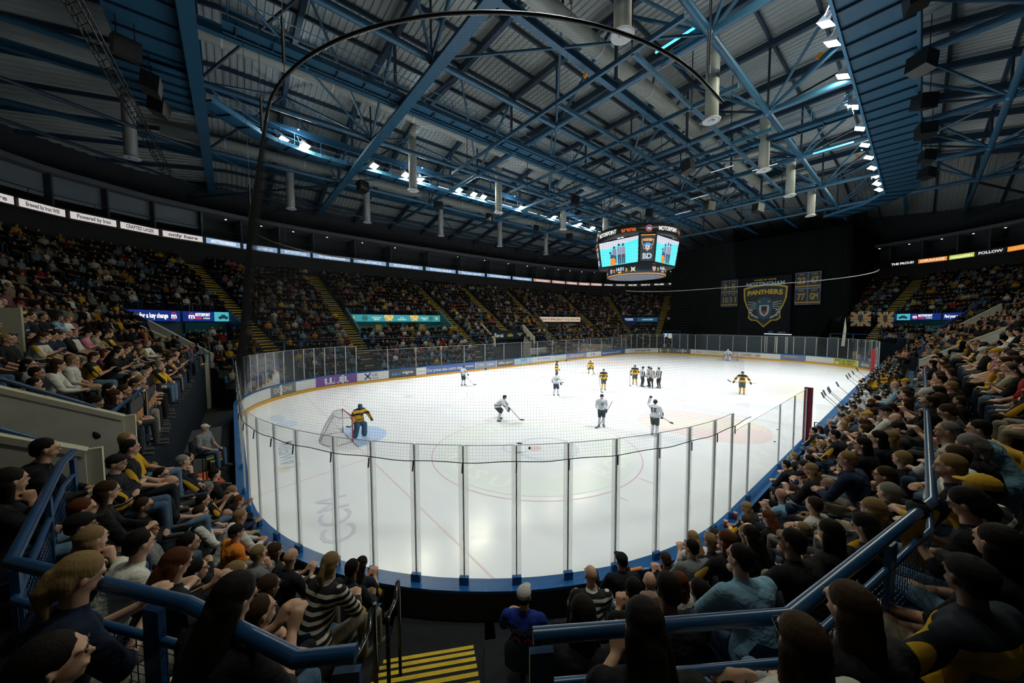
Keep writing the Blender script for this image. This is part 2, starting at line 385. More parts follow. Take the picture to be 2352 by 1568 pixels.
advert(INN.find(-2.4, 30), INN.find(-4.8, 30), (.68,.68,.66), [('Bowlers', .3, .5, .05, YL, 1.2)])
advert(INN.find(-.1, 30), INN.find(-2.3, 30), WH, [('nnf.', .4, .6, .0, (.1,.25,.2), .9)])
advert(INN.find(2.8, 30), INN.find(0.1, 30), (.62,.60,.60), [('CLASSIC', .3, .35, 0, (.3,.1,.12), 1.1), ('eio', .35, .85, 0, (.4,.02,.05), .5)])
advert(INN.find(7.9, 30), INN.find(5.1, 30), (.18,.24,.48), [('RESTAURANT', .25, .4, .1, (.55,.45,.3), 1.5)])
advert(INN.find(14.0, 27.7), INN.find(10.9, 29.0), (.60,.62,.06), [('BROAD MARSH', .42, .5, .14, (.06,.07,.06), 2.6), ('CAR PARK', .38, .52, -.2, (.06,.07,.06), 1.8)])
advert(INN.find(15.0, 24.0), INN.find(14.1, 27.5), (.16,.18,.18), [('evolve', .5, .35, 0, WH, 1.4)])

# ================================================================== the bowl: board line -> rail line -> ribbon line
QB = [(15.25,0),(15.25,10),(15.25,19),(15.25,21.5),(14.72,24.49),(13.0,27.35),(10.2,29.43),(8.02,30.12),(5,30.25),(0,30.25)]
QR = [(17.85,0),(17.85,10),(17.85,20),(17.85,26.0),(17.4,28.2),(16.45,29.55),(14.35,31.3),(11.5,31.65),(5,31.7),(0,31.7)]
QO = [(31.8,0),(31.6,12),(30.9,22),(29.8,29),(27.6,35.2),(24.2,40.0),(19.6,43.4),(13.5,45.9),(6,47.2),(0,47.5)]
def ringpts(Q):
    a = [Vector((x, y, 0)) for x, y in Q]; b2 = [Vector((-p.x, p.y, 0)) for p in reversed(a[:-1])]
    c2 = [Vector((-p.x, -p.y, 0)) for p in a[1:]]; d2 = [Vector((p.x, -p.y, 0)) for p in reversed(a[1:-1])]
    return a + b2 + c2 + d2
RB, RR_, RO = ringpts(QB), ringpts(QR), ringpts(QO); NR = len(RB)
def cyc(P, u, sm=True):
    t = (u % 1.)*NR; i = int(t); f = t-i; p = [P[(i+k) % NR] for k in (-1, 0, 1, 2)]
    return p[1]*(1-f)+p[2]*f
NROW = 17; Z0 = 3.05; DZ = .5
def bowl(u, w, z=0.):
    p = cyc(RR_, u).lerp(cyc(RO, u), w); p.z = z; return p
def bowlL(u, w, z=0.):
    p = cyc(RB, u).lerp(cyc(RR_, u), w); p.z = z; return p
def zt(w): return Z0 + NROW*DZ*w
def uof(x, y, P=None):
    P = P or RR_; best = (1e9, 0)
    for i in range(NR):
        a, c = P[i], P[(i+1) % NR]; d = c-a; f = max(0, min(1, (Vector((x, y, 0))-a).dot(d)/d.length_squared))
        e = (a+d*f-Vector((x, y, 0))).length
        if e < best[0]: best = (e, (i+f)/NR)
    return best[1]
def urange(u0, u1, du=1/360.):
    n = max(1, int(math.ceil((u1-u0)/du-1e-9))); return [u0+(u1-u0)*i/n for i in range(n+1)]
U_NE = .205; U_NW = .292                        # the stand stops at the curtain between these
def uW(y): return uof(-17.8, y)
def uE(y): return uof(17.8, y) % 1.
# openings: (u0,u1,row0,row1,floor z)
VOM = {'west_near': (uW(-8.0), uW(-19.4), 3, 7, 3.35), 'west_far': (uW(19.4), uW(8.3), 3, 7, 3.35),
       'north_west': (.331, .386, 3, 7, 3.35), 'south_west': (.606, .664, 3, 7, 3.35),
       'north_east': (.1145, .172, 3, 7, 3.35), 'east_far': (.040, .088, 3, 7, 3.35),
       'west_bar': (uW(3.4), uW(-3.7), 0, 3, .0), 'east_bench': (uE(-7.0), uE(-1.2) if uE(-1.2) > .5 else 1, 0, 3, .0),
       'north_east_void': (.180, .2055, 0, 5, .0), 'north_west_void': (U_NW-.001, .321, 0, 5, .0),
       'south_tunnel': (uof(9.5, -31.7), uof(11.45, -31.7), 0, 8, 1.0), 'south_corner': (.672, .690, 0, 4, .0)}
def in_vom(u, k, name=None):
    for nm, (a, c, r0, r1, z) in VOM.items():
        if a <= u % 1. <= c and r0 <= k < r1: return True
    return False
AISLE = [uW(-20.2), uW(-7.2), uW(-.1)+.0, uW(7.5), uW(20.4),   .390, .3265, .6015, .669, .110, .1765, .036, .092, uof(16.45, -29.55), .70]
AH = .65                                        # half width of an aisle
def near_aisle(p, pad=.25):
    for a in AISLE:
        c0 = cyc(RR_, a); d = (cyc(RO, a)-c0).normalized(); v = Vector((p.x, p.y, 0))-c0
        if v.dot(d) > -4.5 and abs(v.x*d.y-v.y*d.x) < AH+pad: return True
    return False
# terraces ------------------------------------------------------------
g = MB()
us = urange(U_NW, 1+U_NE, 1/360.)
for i in range(len(us)-1):
    a, c = us[i], us[i+1]; m_ = (a+c)/2
    for k in range(NROW):
        if in_vom(m_, k): continue
        w0, w1 = k/NROW, (k+1)/NROW; z = Z0+DZ*k
        g.quad(bowl(a, w0, z), bowl(a, w1, z), bowl(c, w1, z), bowl(c, w0, z))
        g.quad(bowl(a, w1, z), bowl(a, w1, z+DZ), bowl(c, w1, z+DZ), bowl(c, w1, z))
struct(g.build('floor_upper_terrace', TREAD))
LROW = [(.12,.34,.62),(.34,.56,1.25),(.56,.78,1.88),(.78,1.,2.50)]
UL0 = uof(9.9, -31.65)                            # lower terrace: from the media platform round the right side to the benches
UL = [(UL0, uE(-14.0)), (uE(14.5), .112), (.318, .675)]
def in_flight(p): return abs((p.x-13.27)*.4957+(p.y+28.12)*.8685) < .67 and (p-CAM).length < 9
g = MB()
def lower_end(e):
    P = [bowlL(e, 0, 0), bowlL(e, 0, .5), bowlL(e, .12, .5)]
    for (w0, w1, z) in LROW: P += [bowlL(e, w0, z), bowlL(e, w1, z)]
    g.poly(P+[bowlL(e, 1, 0)])
for (ua, ub) in UL:
    us = urange(ua, ub, 1/1440.); was = False
    for a, c in zip(us, us[1:]):
        m_ = (a+c)/2; cut = VOM['west_bar'][0] < m_ < VOM['west_bar'][1] or in_flight(bowlL(m_, .5))
        if cut == was: lower_end(a)
        was = not cut
        if cut: continue
        g.quad(bowlL(a, .0, .5), bowlL(a, .12, .5), bowlL(c, .12, .5), bowlL(c, .0, .5)); pz = .5
        for (w0, w1, z) in LROW:
            g.quad(bowlL(a, w0, pz), bowlL(a, w0, z), bowlL(c, w0, z), bowlL(c, w0, pz)); pz = z
            g.quad(bowlL(a, w0, z), bowlL(a, w1, z), bowlL(c, w1, z), bowlL(c, w0, z))
    lower_end(ub)
g.quad((12.6,-29.2,.5),(14.4,-27.6,.5),(13.2,-26.9,.5),(11.6,-28.3,.5))
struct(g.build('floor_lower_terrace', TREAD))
# wall below the rail of the upper terrace
g = MB(); us = urange(U_NW, 1+U_NE)
for a, c in zip(us, us[1:]):
    if in_vom((a+c)/2, 0): continue
    g.quad(bowl(a, 0, 0), bowl(c, 0, 0), bowl(c, 0, Z0), bowl(a, 0, Z0))
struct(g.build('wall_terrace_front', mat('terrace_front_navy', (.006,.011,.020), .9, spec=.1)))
# vomitories ----------------------------------------------------------
def vom(nm, col, wallcol=None):
    a, c, r0, r1, zf = VOM[nm]; w0, w1 = r0/NROW, r1/NROW; us = urange(a, c); zb = zt(w1)
    g = MB()
    g.loft([[bowl(u, w1, zf) for u in us], [bowl(u, w1, zb+.02) for u in us]])
    g.loft([[bowl(u, w0, zf) for u in us], [bowl(u, w1, zf) for u in us]])
    if r0 > 0: g.loft([[bowl(u, w0, zf) for u in us], [bowl(u, w0, zt(w0)) for u in us]])
    o = struct(g.build('wall_vomitory', col))
    g = MB(); g.m = 0
    for e, sg in ((a, -1), (c, 1)):
        P0, P1 = bowl(e, w0), bowl(e, w1); d = (P1-P0).normalized(); n = Vector((-d.y, d.x, 0))*.09
        top0, top1 = (zt(w0)+1.0, zb+1.0) if nm.startswith('south_tun') else (zt(w0)+(.45 if r0 == 0 else .35), zb+(.3 if nm == 'south_west' else .75))
        A = [P0-d*.05, P1+d*.1]
        for s_ in (-1, 1):
            g.m = 0; g.quad(A[0]+n*s_+Vector((0,0,min(zf,0)+0)), A[1]+n*s_, A[1]+n*s_+Vector((0,0,top1)), A[0]+n*s_+Vector((0,0,top0)))
        g.quad(A[0]-n, A[0]+n, A[0]+n+Vector((0,0,top0)), A[0]-n+Vector((0,0,top0)))
        g.m = 1; g.bar(A[0]+Vector((0,0,top0)), A[1]+Vector((0,0,top1)), .20, .07); g.bar(A[0]-d*.03+Vector((0,0,zf)), A[0]-d*.03+Vector((0,0,top0+.03)), .20, .07)
    struct(g.build('wall_parapet', [wallcol or CONC, CONC_L if wallcol is None else wallcol]))
    return o
vom('west_near', TEAL, TEAL); vom('west_far', mat('dark_brown_print', (.03,.024,.022), .7), mat('brown_print', (.10,.07,.06), .7)); vom('north_west', NAVY, NAVY)
vom('south_west', mat('petrol_print', (.008,.05,.065), .6), NAVY); vom('north_east', mat('petrol_print', (0,0,0)), NAVY); vom('east_far', NAVY, CONC_L)
vom('north_east_void', BLACK, BLACK); vom('north_west_void', BLACK, BLACK); vom('west_bar', BLACKM); vom('east_bench', BLACKM); vom('south_tunnel', BLACKM); vom('south_corner', BLACKM)
# aisle stairs ----------------------------------------------------------
for j, a in enumerate(AISLE):
    c0 = cyc(RR_, a); d = (cyc(RO, a)-c0); Wd = d.length; d.normalize(); n = Vector((-d.y, d.x, 0))
    near = j == len(AISLE)-2
    if near: d = Vector((.8685, -.4957, 0)); n = Vector((-d.y, d.x, 0)); c0 = Vector((13.27, -28.12, 0)) + d*3.55
    t = bpy.data.objects.new('floor_aisle_stairs', None); C.objects.link(t); struct(t); g = MB(); y = MB()
    def step(s0, s1, z):
        p = c0+d*s0; r = c0+d*s1
        A = [p-n*AH, p+n*AH, r+n*AH, r-n*AH]; T = [v+Vector((0,0,z)) for v in A]; B = [v+Vector((0,0,z-.3)) for v in A]
        g.quad(*T); g.quad(B[0], T[0], T[1], B[1]); g.quad(B[0], B[3], T[3], T[0]); g.quad(B[1], T[1], T[2], B[2])
        e = d*(.05 if near else .075); Z = Vector((0,0,z+.004)); y.quad(p-n*AH+Z-d*.004, p+n*AH+Z-d*.004, p+n*AH+Z+e, p-n*AH+Z+e)
        y.quad(p-n*AH+Z-d*.004, p+n*AH+Z-d*.004, p+n*AH+Vector((0,0,z-.05))-d*.004, p-n*AH+Vector((0,0,z-.05))-d*.004)
    rd = Wd/NROW
    for k in range(NROW):
        if in_vom(a, k): continue
        step(k*rd, k*rd+rd/2, Z0+DZ*k+.05); step(k*rd+rd/2, (k+1)*rd, Z0+DZ*k+DZ/2+.02)
    if near:
        for k in range(14): step(-3.55+.26*k, -3.55+.26*(k+1), .68+.172*k)
    elif c0.x < 0 and -24 < c0.y < 27 and not in_vom(a, 0):
        for k in range(8): step(-2.0+.25*k, -2.0+.25*(k+1), .55+.3*k)
    g.build('steps', TREAD, t); y.build('yellow_nosing', YEL, t)
# stair wall at the near end: side walls of the flight
# upper rear wall, ribbon, suites, outer wall ------------------------------------
URB = urange(U_NW-.004, 1+U_NE+.004, 1/240.)
def oring(off, z, us=URB):
    out = []
    for u in us:
        p = cyc(RO, u); d = (cyc(RO, u)-cyc(RR_, u)).normalized(); q_ = p+d*off; q_.z = z; out.append(q_)
    return out
g = MB(); g.loft([oring(0, 11.4), oring(0, 13.55)]); g.loft([oring(0, 13.55), oring(-.25, 13.6)]); struct(g.build('wall_rear', mat('rear_wall_black', (.010,.011,.012), .9)))
g = MB(); g.loft([oring(-.28, 13.55), oring(-.28, 14.35)]); g.loft([oring(-.28, 14.35), oring(.3, 14.35), oring(.3, 14.30), oring(4.5, 14.30)]); struct(g.build('wall_fascia', BLACKM))
g = MB(); g.loft([oring(3.2, 14.3), oring(3.2, 17.0)]); struct(g.build('wall_suites_back', mat('suite_wall', (.035,.042,.052), .8, noise=.3, nscale=.6)))
g = MB(); g.loft([oring(3.3, 16.9), oring(.2, 16.9), oring(.2, 17.3), oring(3.0, 17.3)]); struct(g.build('ceiling_suites', mat('suite_ceiling', (.09,.10,.12), .8)))
g = MB(); g.loft([oring(2.8, 17.2), oring(2.8, 22.5)]); struct(g.build('wall_outer', mat('outer_wall_dark', (.02,.024,.028), .9)))
g = MB(); us_ = urange(.595, .665, 1/240.); g.loft([oring(1.1, 15.2, us_), oring(1.1, 16.9, us_)]); us_ = urange(.676, .73, 1/240.); g.loft([oring(1.1, 15.3, us_), oring(1.1, 16.9, us_)])
struct(g.build('wall_suite_panel', mat('suite_panel_grey', (.15,.18,.22), .7, noise=.2, nscale=.5)))
# partitions and balcony rails of the suites
g = MB()
for u in urange(U_NW, 1+U_NE, 1/72.):
    p = cyc(RO, u); d = (p-cyc(RR_, u)).normalized(); a = p+d*.5; b2 = p+d*3.1; n = Vector((-d.y, d.x, 0))*.06
    for s_ in (-1, 1): g.quad(a+n*s_+Vector((0,0,14.3)), b2+n*s_+Vector((0,0,14.3)), b2+n*s_+Vector((0,0,16.9)), a+n*s_+Vector((0,0,16.9)))
    g.quad(a-n+Vector((0,0,14.3)), a+n+Vector((0,0,14.3)), a+n+Vector((0,0,16.9)), a-n+Vector((0,0,16.9)))
struct(g.build('wall_suite_partition', mat('suite_partition', (.05,.065,.08), .8)))
t = thing('balcony_rail', 'thin dark rail along the upper balcony above the lit ribbon screens', 'railing')
g = MB(); pr = oring(.35, 15.3); g.path(pr, .03, 6); g.build('top_rail', BLACKM, t)
for i in range(2, len(pr)-1, 4): 
    g = MB(); g.tube(pr[i]-Vector((0,0,1)), pr[i], .025, 6); g.build('post', BLACKM, t)
SUITE = mat('downlight', (.9,.9,.9), emit=(1,.93,.8), es=4)
pr = oring(1.6, 16.86)
for i in range(3, len(pr)-1, 3):
    g = MB(); g.lathe([(.09, .03), (.075, 0), (.0, -.005)], pr[i], 8); o = g.build('downlight', SUITE)
    tag(o, 'tiny round downlight in the ceiling of the balcony level', 'ceiling light', 'downlights along the balcony level')
# ribbon screens ------------------------------------------------------------
def ribbon(u0, u1, name, base, strength, texts, blocks, side):
    us = urange(u0, u1, 1/480.)
    P = []
    for u in us:
        p = cyc(RO, u); d = (p-cyc(RR_, u)).normalized(); P.append(p-d*.36)
    q = MB(); q.loft([[Vector((p.x, p.y, 13.68)) for p in P], [Vector((p.x, p.y, 14.22)) for p in P]])
    m = mat('ribbon_'+name, (.01,.01,.012), .4, emit=base, es=strength); o = q.build('ribbon_screen', m)
    tag(o, texts[0], 'led screen', 'ribbon screens under the balcony')
    r = Rail([(p.x, p.y) for p in P], closed=False)
    for (s, size, f, c, wd) in texts[1]:
        e = MB(); text(e, s, size, lambda X, Y: r.at(r.L*f - X, -.02, 13.95+Y), .012, width=wd)
        if e.v: e.build('lettering', mat('led_%02d%02d%02d' % tuple(int(k*20) for k in c), (.01,.01,.01), emit=c, es=1.0), o)
    return o
WHT = (.85,.80,.78); BLW = (.42,.60,.85); DKL = (.05,.05,.06)
segs = []
n = 26
for i in range(n):                                # left side: from the far corner round to the near-left
    u0 = .315+(.665-.315)*i/n; u1 = .315+(.665-.315)*(i+1)/n-.0012
    f = i/n
    if f > .80: st = ((.80,.74,.72), .75, DKL, ['Brewed by Iron Will', 'only here', 'CRAFTED LAGER', 'Powered by Iron'][i % 4], 1.)
    elif f > .76: st = ((.004,.004,.004), .3, (1.,1.,1.), '#NOTTINGHAMARENA', 1.)
    elif f > .30: st = ((.26,.40,.62), 1., (.85,.92,1.), ['MOTORPOINT arena', 'Find your next car', 'Our buying motorpoint'][i % 3], 1.)
    elif f > .18: st = ((.75,.42,.35), .7, (1.,.9,.85), ['FOLLOW US', 'NOTTINGHAM'][i % 2], 1.)
    else: st = ((.02,.02,.02), .3, (1.,.95,.9), ['FOLLOW US', 'SPECIAL OFFERS'][i % 2], 1.)
    wd = (cyc(RO, u1)-cyc(RO, u0)).length*.72
    ribbon(u0, u1, 'w%d' % int(f*5), st[0], st[1], ('lit ribbon screen reading %s, one of those on the left balcony' % st[3].strip('#'), [(st[3], .42, .5, st[2], wd)]), None, 'w')
ES = [((.01,.01,.01), .2, (.9,.9,.9), 'THE PROUD'), ((.9,.30,.06), .8, (1,.8,.6), 'ORANGE'), ((.55,.65,.12), .9, (1.,1.,.6), 'www.panthers'), ((.02,.02,.03), .2, (.8,.8,.9), 'FOLLOW'), ((1.,.33,.05), .9, (.8,.4,.1), 'ORANGE'), ((.02,.02,.03), .2, (1,1,1), '#NOTTINGHAM'), ((.02,.02,.03), .2, (.7,.5,.5), 'ARENA')]
for i in range(12):
    u1 = .190-.0125*i; u0 = u1-.0115; st = ES[i % 7]; wd = (cyc(RO, u1)-cyc(RO, u0)).length*.85
    ribbon(u0, u1, 'e%d' % (i % 7), st[0], st[1], ('lit ribbon screen reading %s on the right balcony' % st[3].strip('#'), [(st[3], .42, .5, st[2], wd)]), None, 'e')
g = MB()
for (u0, u1, nm) in ((.2925, .312, 'a'),):
    ribbon(.2935, .3135, 'n1', (.02,.02,.02), .2, ('short ribbon screen with orange glow beside the curtain', [('www.panthers', .42, .5, (1.,.5,.12), 3.0)]), None, 'n')

# ================================================================== roof
def zdeck(x, y):
    return 25.0 - 4.6*min(1, max(0, (abs(x)-13)/20)) - 3.2*min(1, max(0, (abs(y)-30)/20))
g = MB(); pitch = .42; RIB = ((0,0),(.16,0),(.21,.07),(.37,.07))
XS = [-36, -33, -25, -13, 0, 13, 25, 33, 36]
rows = []; y = -31.2
while y < 31.2:
    for dy, dz in RIB: rows.append([(x, y+dy, zdeck(x, y+dy)+dz) for x in XS])
    y += pitch
g.loft(rows)
for YS in ([-54, -50, -40, -31.2], [31.2, 40, 50, 54]):
    rows = []; x = -36.
    while x < 36:
        for dx, dz in RIB: rows.append([(x+dx, y, zdeck(x+dx, y)+dz) for y in YS])
        x += pitch
    g.loft(rows)
struct(g.build('ceiling_roof_deck', DECK))

# purlins run along the hall under the deck: rafters across it
g = MB()
for i in range(-13, 14):
    x = i*2.6; 
    for (y0, y1) in ((-50, -30), (-30, 30), (30, 50)):
        g.bar((x, y0, zdeck(x, y0)-.16), (x, y1, zdeck(x, y1)-.16), .14, .26)
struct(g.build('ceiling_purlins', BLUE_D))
YT = [-31.2, -21.2, -11.2, -1.2, 8.8, 18.8, 28.8]; XT = [-31.2, -20.8, -10.4, 0, 10.4, 20.8, 31.2]; ZB = 20.0
def zc(x): return ZB if abs(x) < 26 else ZB-.8
names = ['nearest to the camera, partly out of view', 'second from the near end, wide flat lower flange', 'third from the near end', 'passing over the scoreboard', 'just beyond the scoreboard', 'second from the far end', 'at the far end by the black curtain']
for j, y in enumerate(YT):
    t = thing('roof_truss', 'blue steel truss across the hall, ' + names[j], 'truss', (0, y, 0), group='trusses across the roof')
    g = MB()
    if j in (0, 1): g.bar((-31.2, 0, zc(-31)), (31.2, 0, zc(-31)), .62, .10); g.bar((-31.2, 0, zc(-31)+.3), (31.2, 0, zc(-31)+.3), .05, .6)
    else:
        g.tube((-31.2, 0, ZB), (31.2, 0, ZB), .21, 12)
    g.build('bottom_chord', BLUE, t)
    g = MB()
    P = [(x, 0, zdeck(x, y)-.55) for x in (-34, -25, -13, 13, 25, 34)]
    for a, b2 in zip(P, P[1:]): g.bar(a, b2, .34, .42)
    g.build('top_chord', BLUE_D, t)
    k = 0
    for x in XT:
        if abs(x) > 30: continue
        for s_ in (-1, 1):
            x2 = x+5.2*s_; g = MB(); g.tube((x, 0, ZB), (x2, 0, zdeck(x2, y)-.6), .105, 8); g.build('web_member', BLUE, t)
        g = MB(); g.tube((x, 0, ZB), (x, 0, zdeck(x, y)-.6), .07, 8); g.build('hanger', BLUE_D, t)
        if j not in (0,1): g = MB(); g.ball((x, 0, ZB), .30, 10); g.build('node', BLUE, t)
        if (j+int(x/10)) % 2 == 0:
            g = MB(); p = Vector((x+2.6, 0, ZB+(zdeck(x, y)-.6-ZB)*.5)); g.tube(p-Vector((.1,0,.09)), p+Vector((.1,0,.09)), .135, 10); g.build('orange_strap', mat('orange_strap', (.75,.28,.01), .6), t)
for j in range(6):                                   # intermediate rafters between trusses with raking struts to the nodes
    y = YT[j]+5
    t = thing('roof_rafter', 'dark blue rafter with raking struts, ' + ['over the near end of the ice', 'over the near face-off circles', 'before the scoreboard', 'over the scoreboard', 'beyond the scoreboard', 'over the far goal'][j], 'roof beam', (0, y, 0), group='rafters between the trusses')
    g = MB(); P = [(x, 0, zdeck(x, y)-.5) for x in (-34, -25, -13, 13, 25, 34)]
    for a, b2 in zip(P, P[1:]): g.bar(a, b2, .30, .5)
    g.build('rafter', BLUE_D, t)
    for x in XT[1:-1]:
        for s_ in (-1, 1):
            for x2 in (x-5.2, x+5.2):
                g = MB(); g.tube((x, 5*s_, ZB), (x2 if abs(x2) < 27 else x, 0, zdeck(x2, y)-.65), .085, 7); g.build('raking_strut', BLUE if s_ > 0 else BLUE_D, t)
for j, x in enumerate(XT):
    t = thing('roof_girder', 'long blue tubular girder along the hall, ' + ['far left edge', 'left outer', 'left of the ice', 'over the middle of the ice', 'bright lit one right of the ice', 'right outer', 'far right edge'][j], 'roof beam', (x, 0, 0), group='girders along the roof')
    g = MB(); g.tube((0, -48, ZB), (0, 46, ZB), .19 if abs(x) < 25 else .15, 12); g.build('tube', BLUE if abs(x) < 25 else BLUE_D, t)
    for y in YT:
        g = MB(); g.ball((0, y, ZB-.02), .24, 8); g.build('node', BLUE, t)
for x in (-15.6, -5.2, 5.0, 15.8, 25.6, -25.6):
    t = thing('runway_beam', 'blue runway beam hanging below the trusses, ' + {-15.6:'above the left catwalk', -5.2:'left of the scoreboard', 5.0:'right of the scoreboard', 15.8:'above the right catwalk', 25.6:'over the right stand', -25.6:'over the left stand'}[x], 'roof beam', (x, 0, 0), group='runway beams')
    g = MB(); z = ZB-.05 if abs(x) < 6 else ZB+1.0
    g.bar((0, -46, z), (0, 44, z), .34, .05); g.bar((0, -46, z+.2), (0, 44, z+.2), .04, .4); g.bar((0, -46, z+.42), (0, 44, z+.42), .34, .05); g.build('beam', BLUE, t)
    for y in YT:
        g = MB(); g.bar((0, y, z+.4), (0, y, zdeck(x, y)-.5), .16, .16); g.build('hanger', BLUE_D, t)
# horizontal bracing
for i, (x0, x1) in enumerate(zip(XT, XT[1:])):
    for j, (y0, y1) in enumerate(zip(YT, YT[1:])):
        if (i+j) % 2: continue
        g = MB(); s_ = 1 if j % 2 else -1
        a, b2 = ((x0, y0), (x1, y1)) if s_ > 0 else ((x0, y1), (x1, y0))
        g.tube((a[0], a[1], ZB), (b2[0], b2[1], ZB), .075, 7)
        o = g.build('wind_brace', BLUE); tag(o, 'slim blue diagonal tube linking two trusses under the roof', 'brace', 'diagonal braces of the roof')
for (x0, y0, x1, y1) in [(-31.2, -31.2, -18, -44), (-20.8, -31.2, -10, -47), (-31.2, -21.2, -35, -30), (31.2, 28.8, 20, 44), (20.8, 28.8, 27, 40), (-31.2, 28.8, -20, 42), (-20.8, -21.2, -31.2, -33)]:
    g = MB(); g.tube((x0, y0, ZB-.3), (x1, y1, ZB-1.4), .12, 8); o = g.build('corner_strut', BLUE_D)
    tag(o, 'dark blue round strut running out to the corner of the roof', 'brace', 'corner struts of the roof')
# secondary lighting grid around the scoreboard
t = thing('rigging_grid', 'rectangular grid of blue rigging beams above the scoreboard', 'rigging grid')
for x in (-7.8, -2.6, 2.6, 7.8):
    g = MB(); g.bar((x, -14, 19.3), (x, 15, 19.3), .16, .24); g.build('grid_beam', BLUE, t)
for y in (-14, -7, 0, 7, 15):
    g = MB(); g.bar((-10.4, y, 19.3), (10.4, y, 19.3), .16, .24); g.build('grid_beam', BLUE, t)
    for x in (-7.8, 7.8):
        g = MB(); g.tube((x, y, 19.4), (x, y, 24.4), .03, 6); g.build('hanger_rod', BLACKM, t)

# catwalks -----------------------------------------------------------------
def catwalk(nm, pts, label, wd=1.5, fulldeck=True, light=False):
    r = Rail(pts, closed=False); t = thing('catwalk', label, 'catwalk'); z = 19.75
    P = [Vector((x, y, 0)) for x, y in pts]; offs = []
    for sg in (0, 1):
        g = MB(); q_ = [r.at(s, wd*sg, z-.12) for s in r.span(0, r.L, 1.)]
        g.loft([q_, [p+Vector((0,0,.30)) for p in q_]]); g.loft([q_, [r.at(s, wd*sg+(.12 if sg == 0 else -.12), z-.12) for s in r.span(0, r.L, 1.)]])
        g.build('edge_beam', BLUE_LIT if light and sg == 0 else BLUE, t)
    g = MB(); g.loft([[r.at(s, .0, z) for s in r.span(0, r.L, 1.)], [r.at(s, wd, z) for s in r.span(0, r.L, 1.)]]); g.build('deck_plate', BLUE, t)
    g = MB()
    for s in r.span(.5, r.L, 1.5): g.bar(r.at(s, 0, z-.06), r.at(s, wd, z-.06), .06, .12)
    g.build('deck_rib', BLUE_D, t)['kind'] = 'stuff'
    for sg in (0, 1):
        for h in (.55, 1.1):
            g = MB(); g.path([r.at(s, wd*sg, z+h) for s in r.span(0, r.L, 1.)], .025, 6); g.build('handrail', BLUE_LIT, t)
        if sg == 0:
            for s in r.span(.2, r.L-.2, 2.0):
                g = MB(); g.tube(r.at(s, 0, z), r.at(s, 0, z+1.1), .022, 6); g.build('post', BLUE_LIT, t)
        else:
            g = MB()
            for s in r.span(.2, r.L-.2, 2.0): g.tube(r.at(s, wd, z), r.at(s, wd, z+1.1), .022, 6)
            g.build('outer_posts', BLUE_LIT, t)['kind'] = 'stuff'
    return t
catwalk('ring', [(LE+.4, 28), (LE+.4, -29)][::-1] and [(LE+.35, -29.5), (LE+.35, 25.5), (LE-1.5, 29.0), (LE-5.5, 32)], 'wide blue catwalk with ribbed plates along the right, floodlights on its edge', 2.6, light=True)
catwalk('ring', [(-LE+5.5-2, 30.5), (LW+1.0, 27.5), (LW-.35, 24.0), (LW-.35, -24.5), (LW+.5, -27.5), (LW+3.5, -30.6)], 'pale lit catwalk with railings along the left, row of small floodlights above it', 1.3, light=True)
catwalk('end', [(-10.5, -31.5), (13.5, -31.5)], 'broad blue plated catwalk crossing overhead at the near end', 2.6)
catwalk('mid', [(-4.4, -30), (-4.4, 24)], 'narrow dark blue catwalk running lengthwise over the ice', .9)
catwalk('cross', [(-14.5, 3.2), (14.2, 3.2)], 'narrow catwalk crossing between the two lit catwalks', .9)
REFL_GLOW = mat('catwalk_reflector_glow', (.8,.8,.8), emit=(1., 1., .92), es=3.5)  # glowing strips added in place of the light reflectors on the left catwalk
for i in range(15):
    y = -14.5+2.2*i
    for (x, z) in ((LW-1.35, 20.35), (LW-1.35, 20.05)):
        if z < 20.2 and i % 3 == 1: continue
        q = MB(); q.tube((x, y, z), (x, y+1.3+.3*(i % 2), z), .05, 6); tag(q.build('reflector_glow_strip', REFL_GLOW), 'white tube light behind the railing of the left catwalk', 'lamp', 'tube lights of the left catwalk')
# box girder plates hanging on the left
for (x, y, lx, ly, nm) in ((-11.5, -33.0, 5.0, 3.2, 'broad blue ribbed plate beside the near end of the left catwalk'),):
    t = thing('ribbed_plate', nm, 'roof panel', (x, y, 19.5)); g = MB(); g.box((0,0,0), (lx, ly, .06)); g.build('plate', BLUE, t)
    for k in range(-2, 3): g = MB(); g.box((k*lx/5, 0, -.1), (.07, ly, .16)); g.build('rib', BLUE_D, t)
# floodlight fixtures ---------------------------------------------------------
LENS = mat('flood_lens', (.9,.9,.9), emit=(1., .97, .72), es=260)
def flood_fixture():
    t = thing('floodlight', 'x', 'floodlight')
    g = MB(); g.loft([[(-.26,-.22,.0), (.26,-.22,.0), (.26,.22,.0), (-.26,.22,.0)], [(-.16,-.14,.28), (.16,-.14,.28), (.16,.14,.28), (-.16,.14,.28)], [(-.10,-.09,.40), (.10,-.09,.40), (.10,.09,.40), (-.10,.09,.40)]], closed=True); g.poly([(-.10,-.09,.40), (.10,-.09,.40), (.10,.09,.40), (-.10,.09,.40)])
    g.build('housing', STEEL, t)
    g = MB(); g.quad((-.25,-.21,.01), (.25,-.21,.01), (.25,.21,.01), (-.25,.21,.01)); g.build('lens', LENS, t)
    g = MB(); g.bar((-.30,0,.15), (-.30,0,.62), .04, .02); g.bar((.30,0,.15), (.30,0,.62), .04, .02); g.bar((-.30,0,.62), (.30,0,.62), .04, .02); g.build('yoke', STEEL, t)
    return t
f0 = flood_fixture(); f0.scale = (1.3,)*3; first = True
cntW = sum(1 for f in FLOODS if f[0] < 0); iw = ie = 0
ordn = ['nearest', 'second', 'third', 'fourth', 'fifth', 'sixth', 'seventh', 'eighth', 'ninth', 'tenth', 'eleventh', 'twelfth', 'thirteenth', 'fourteenth']
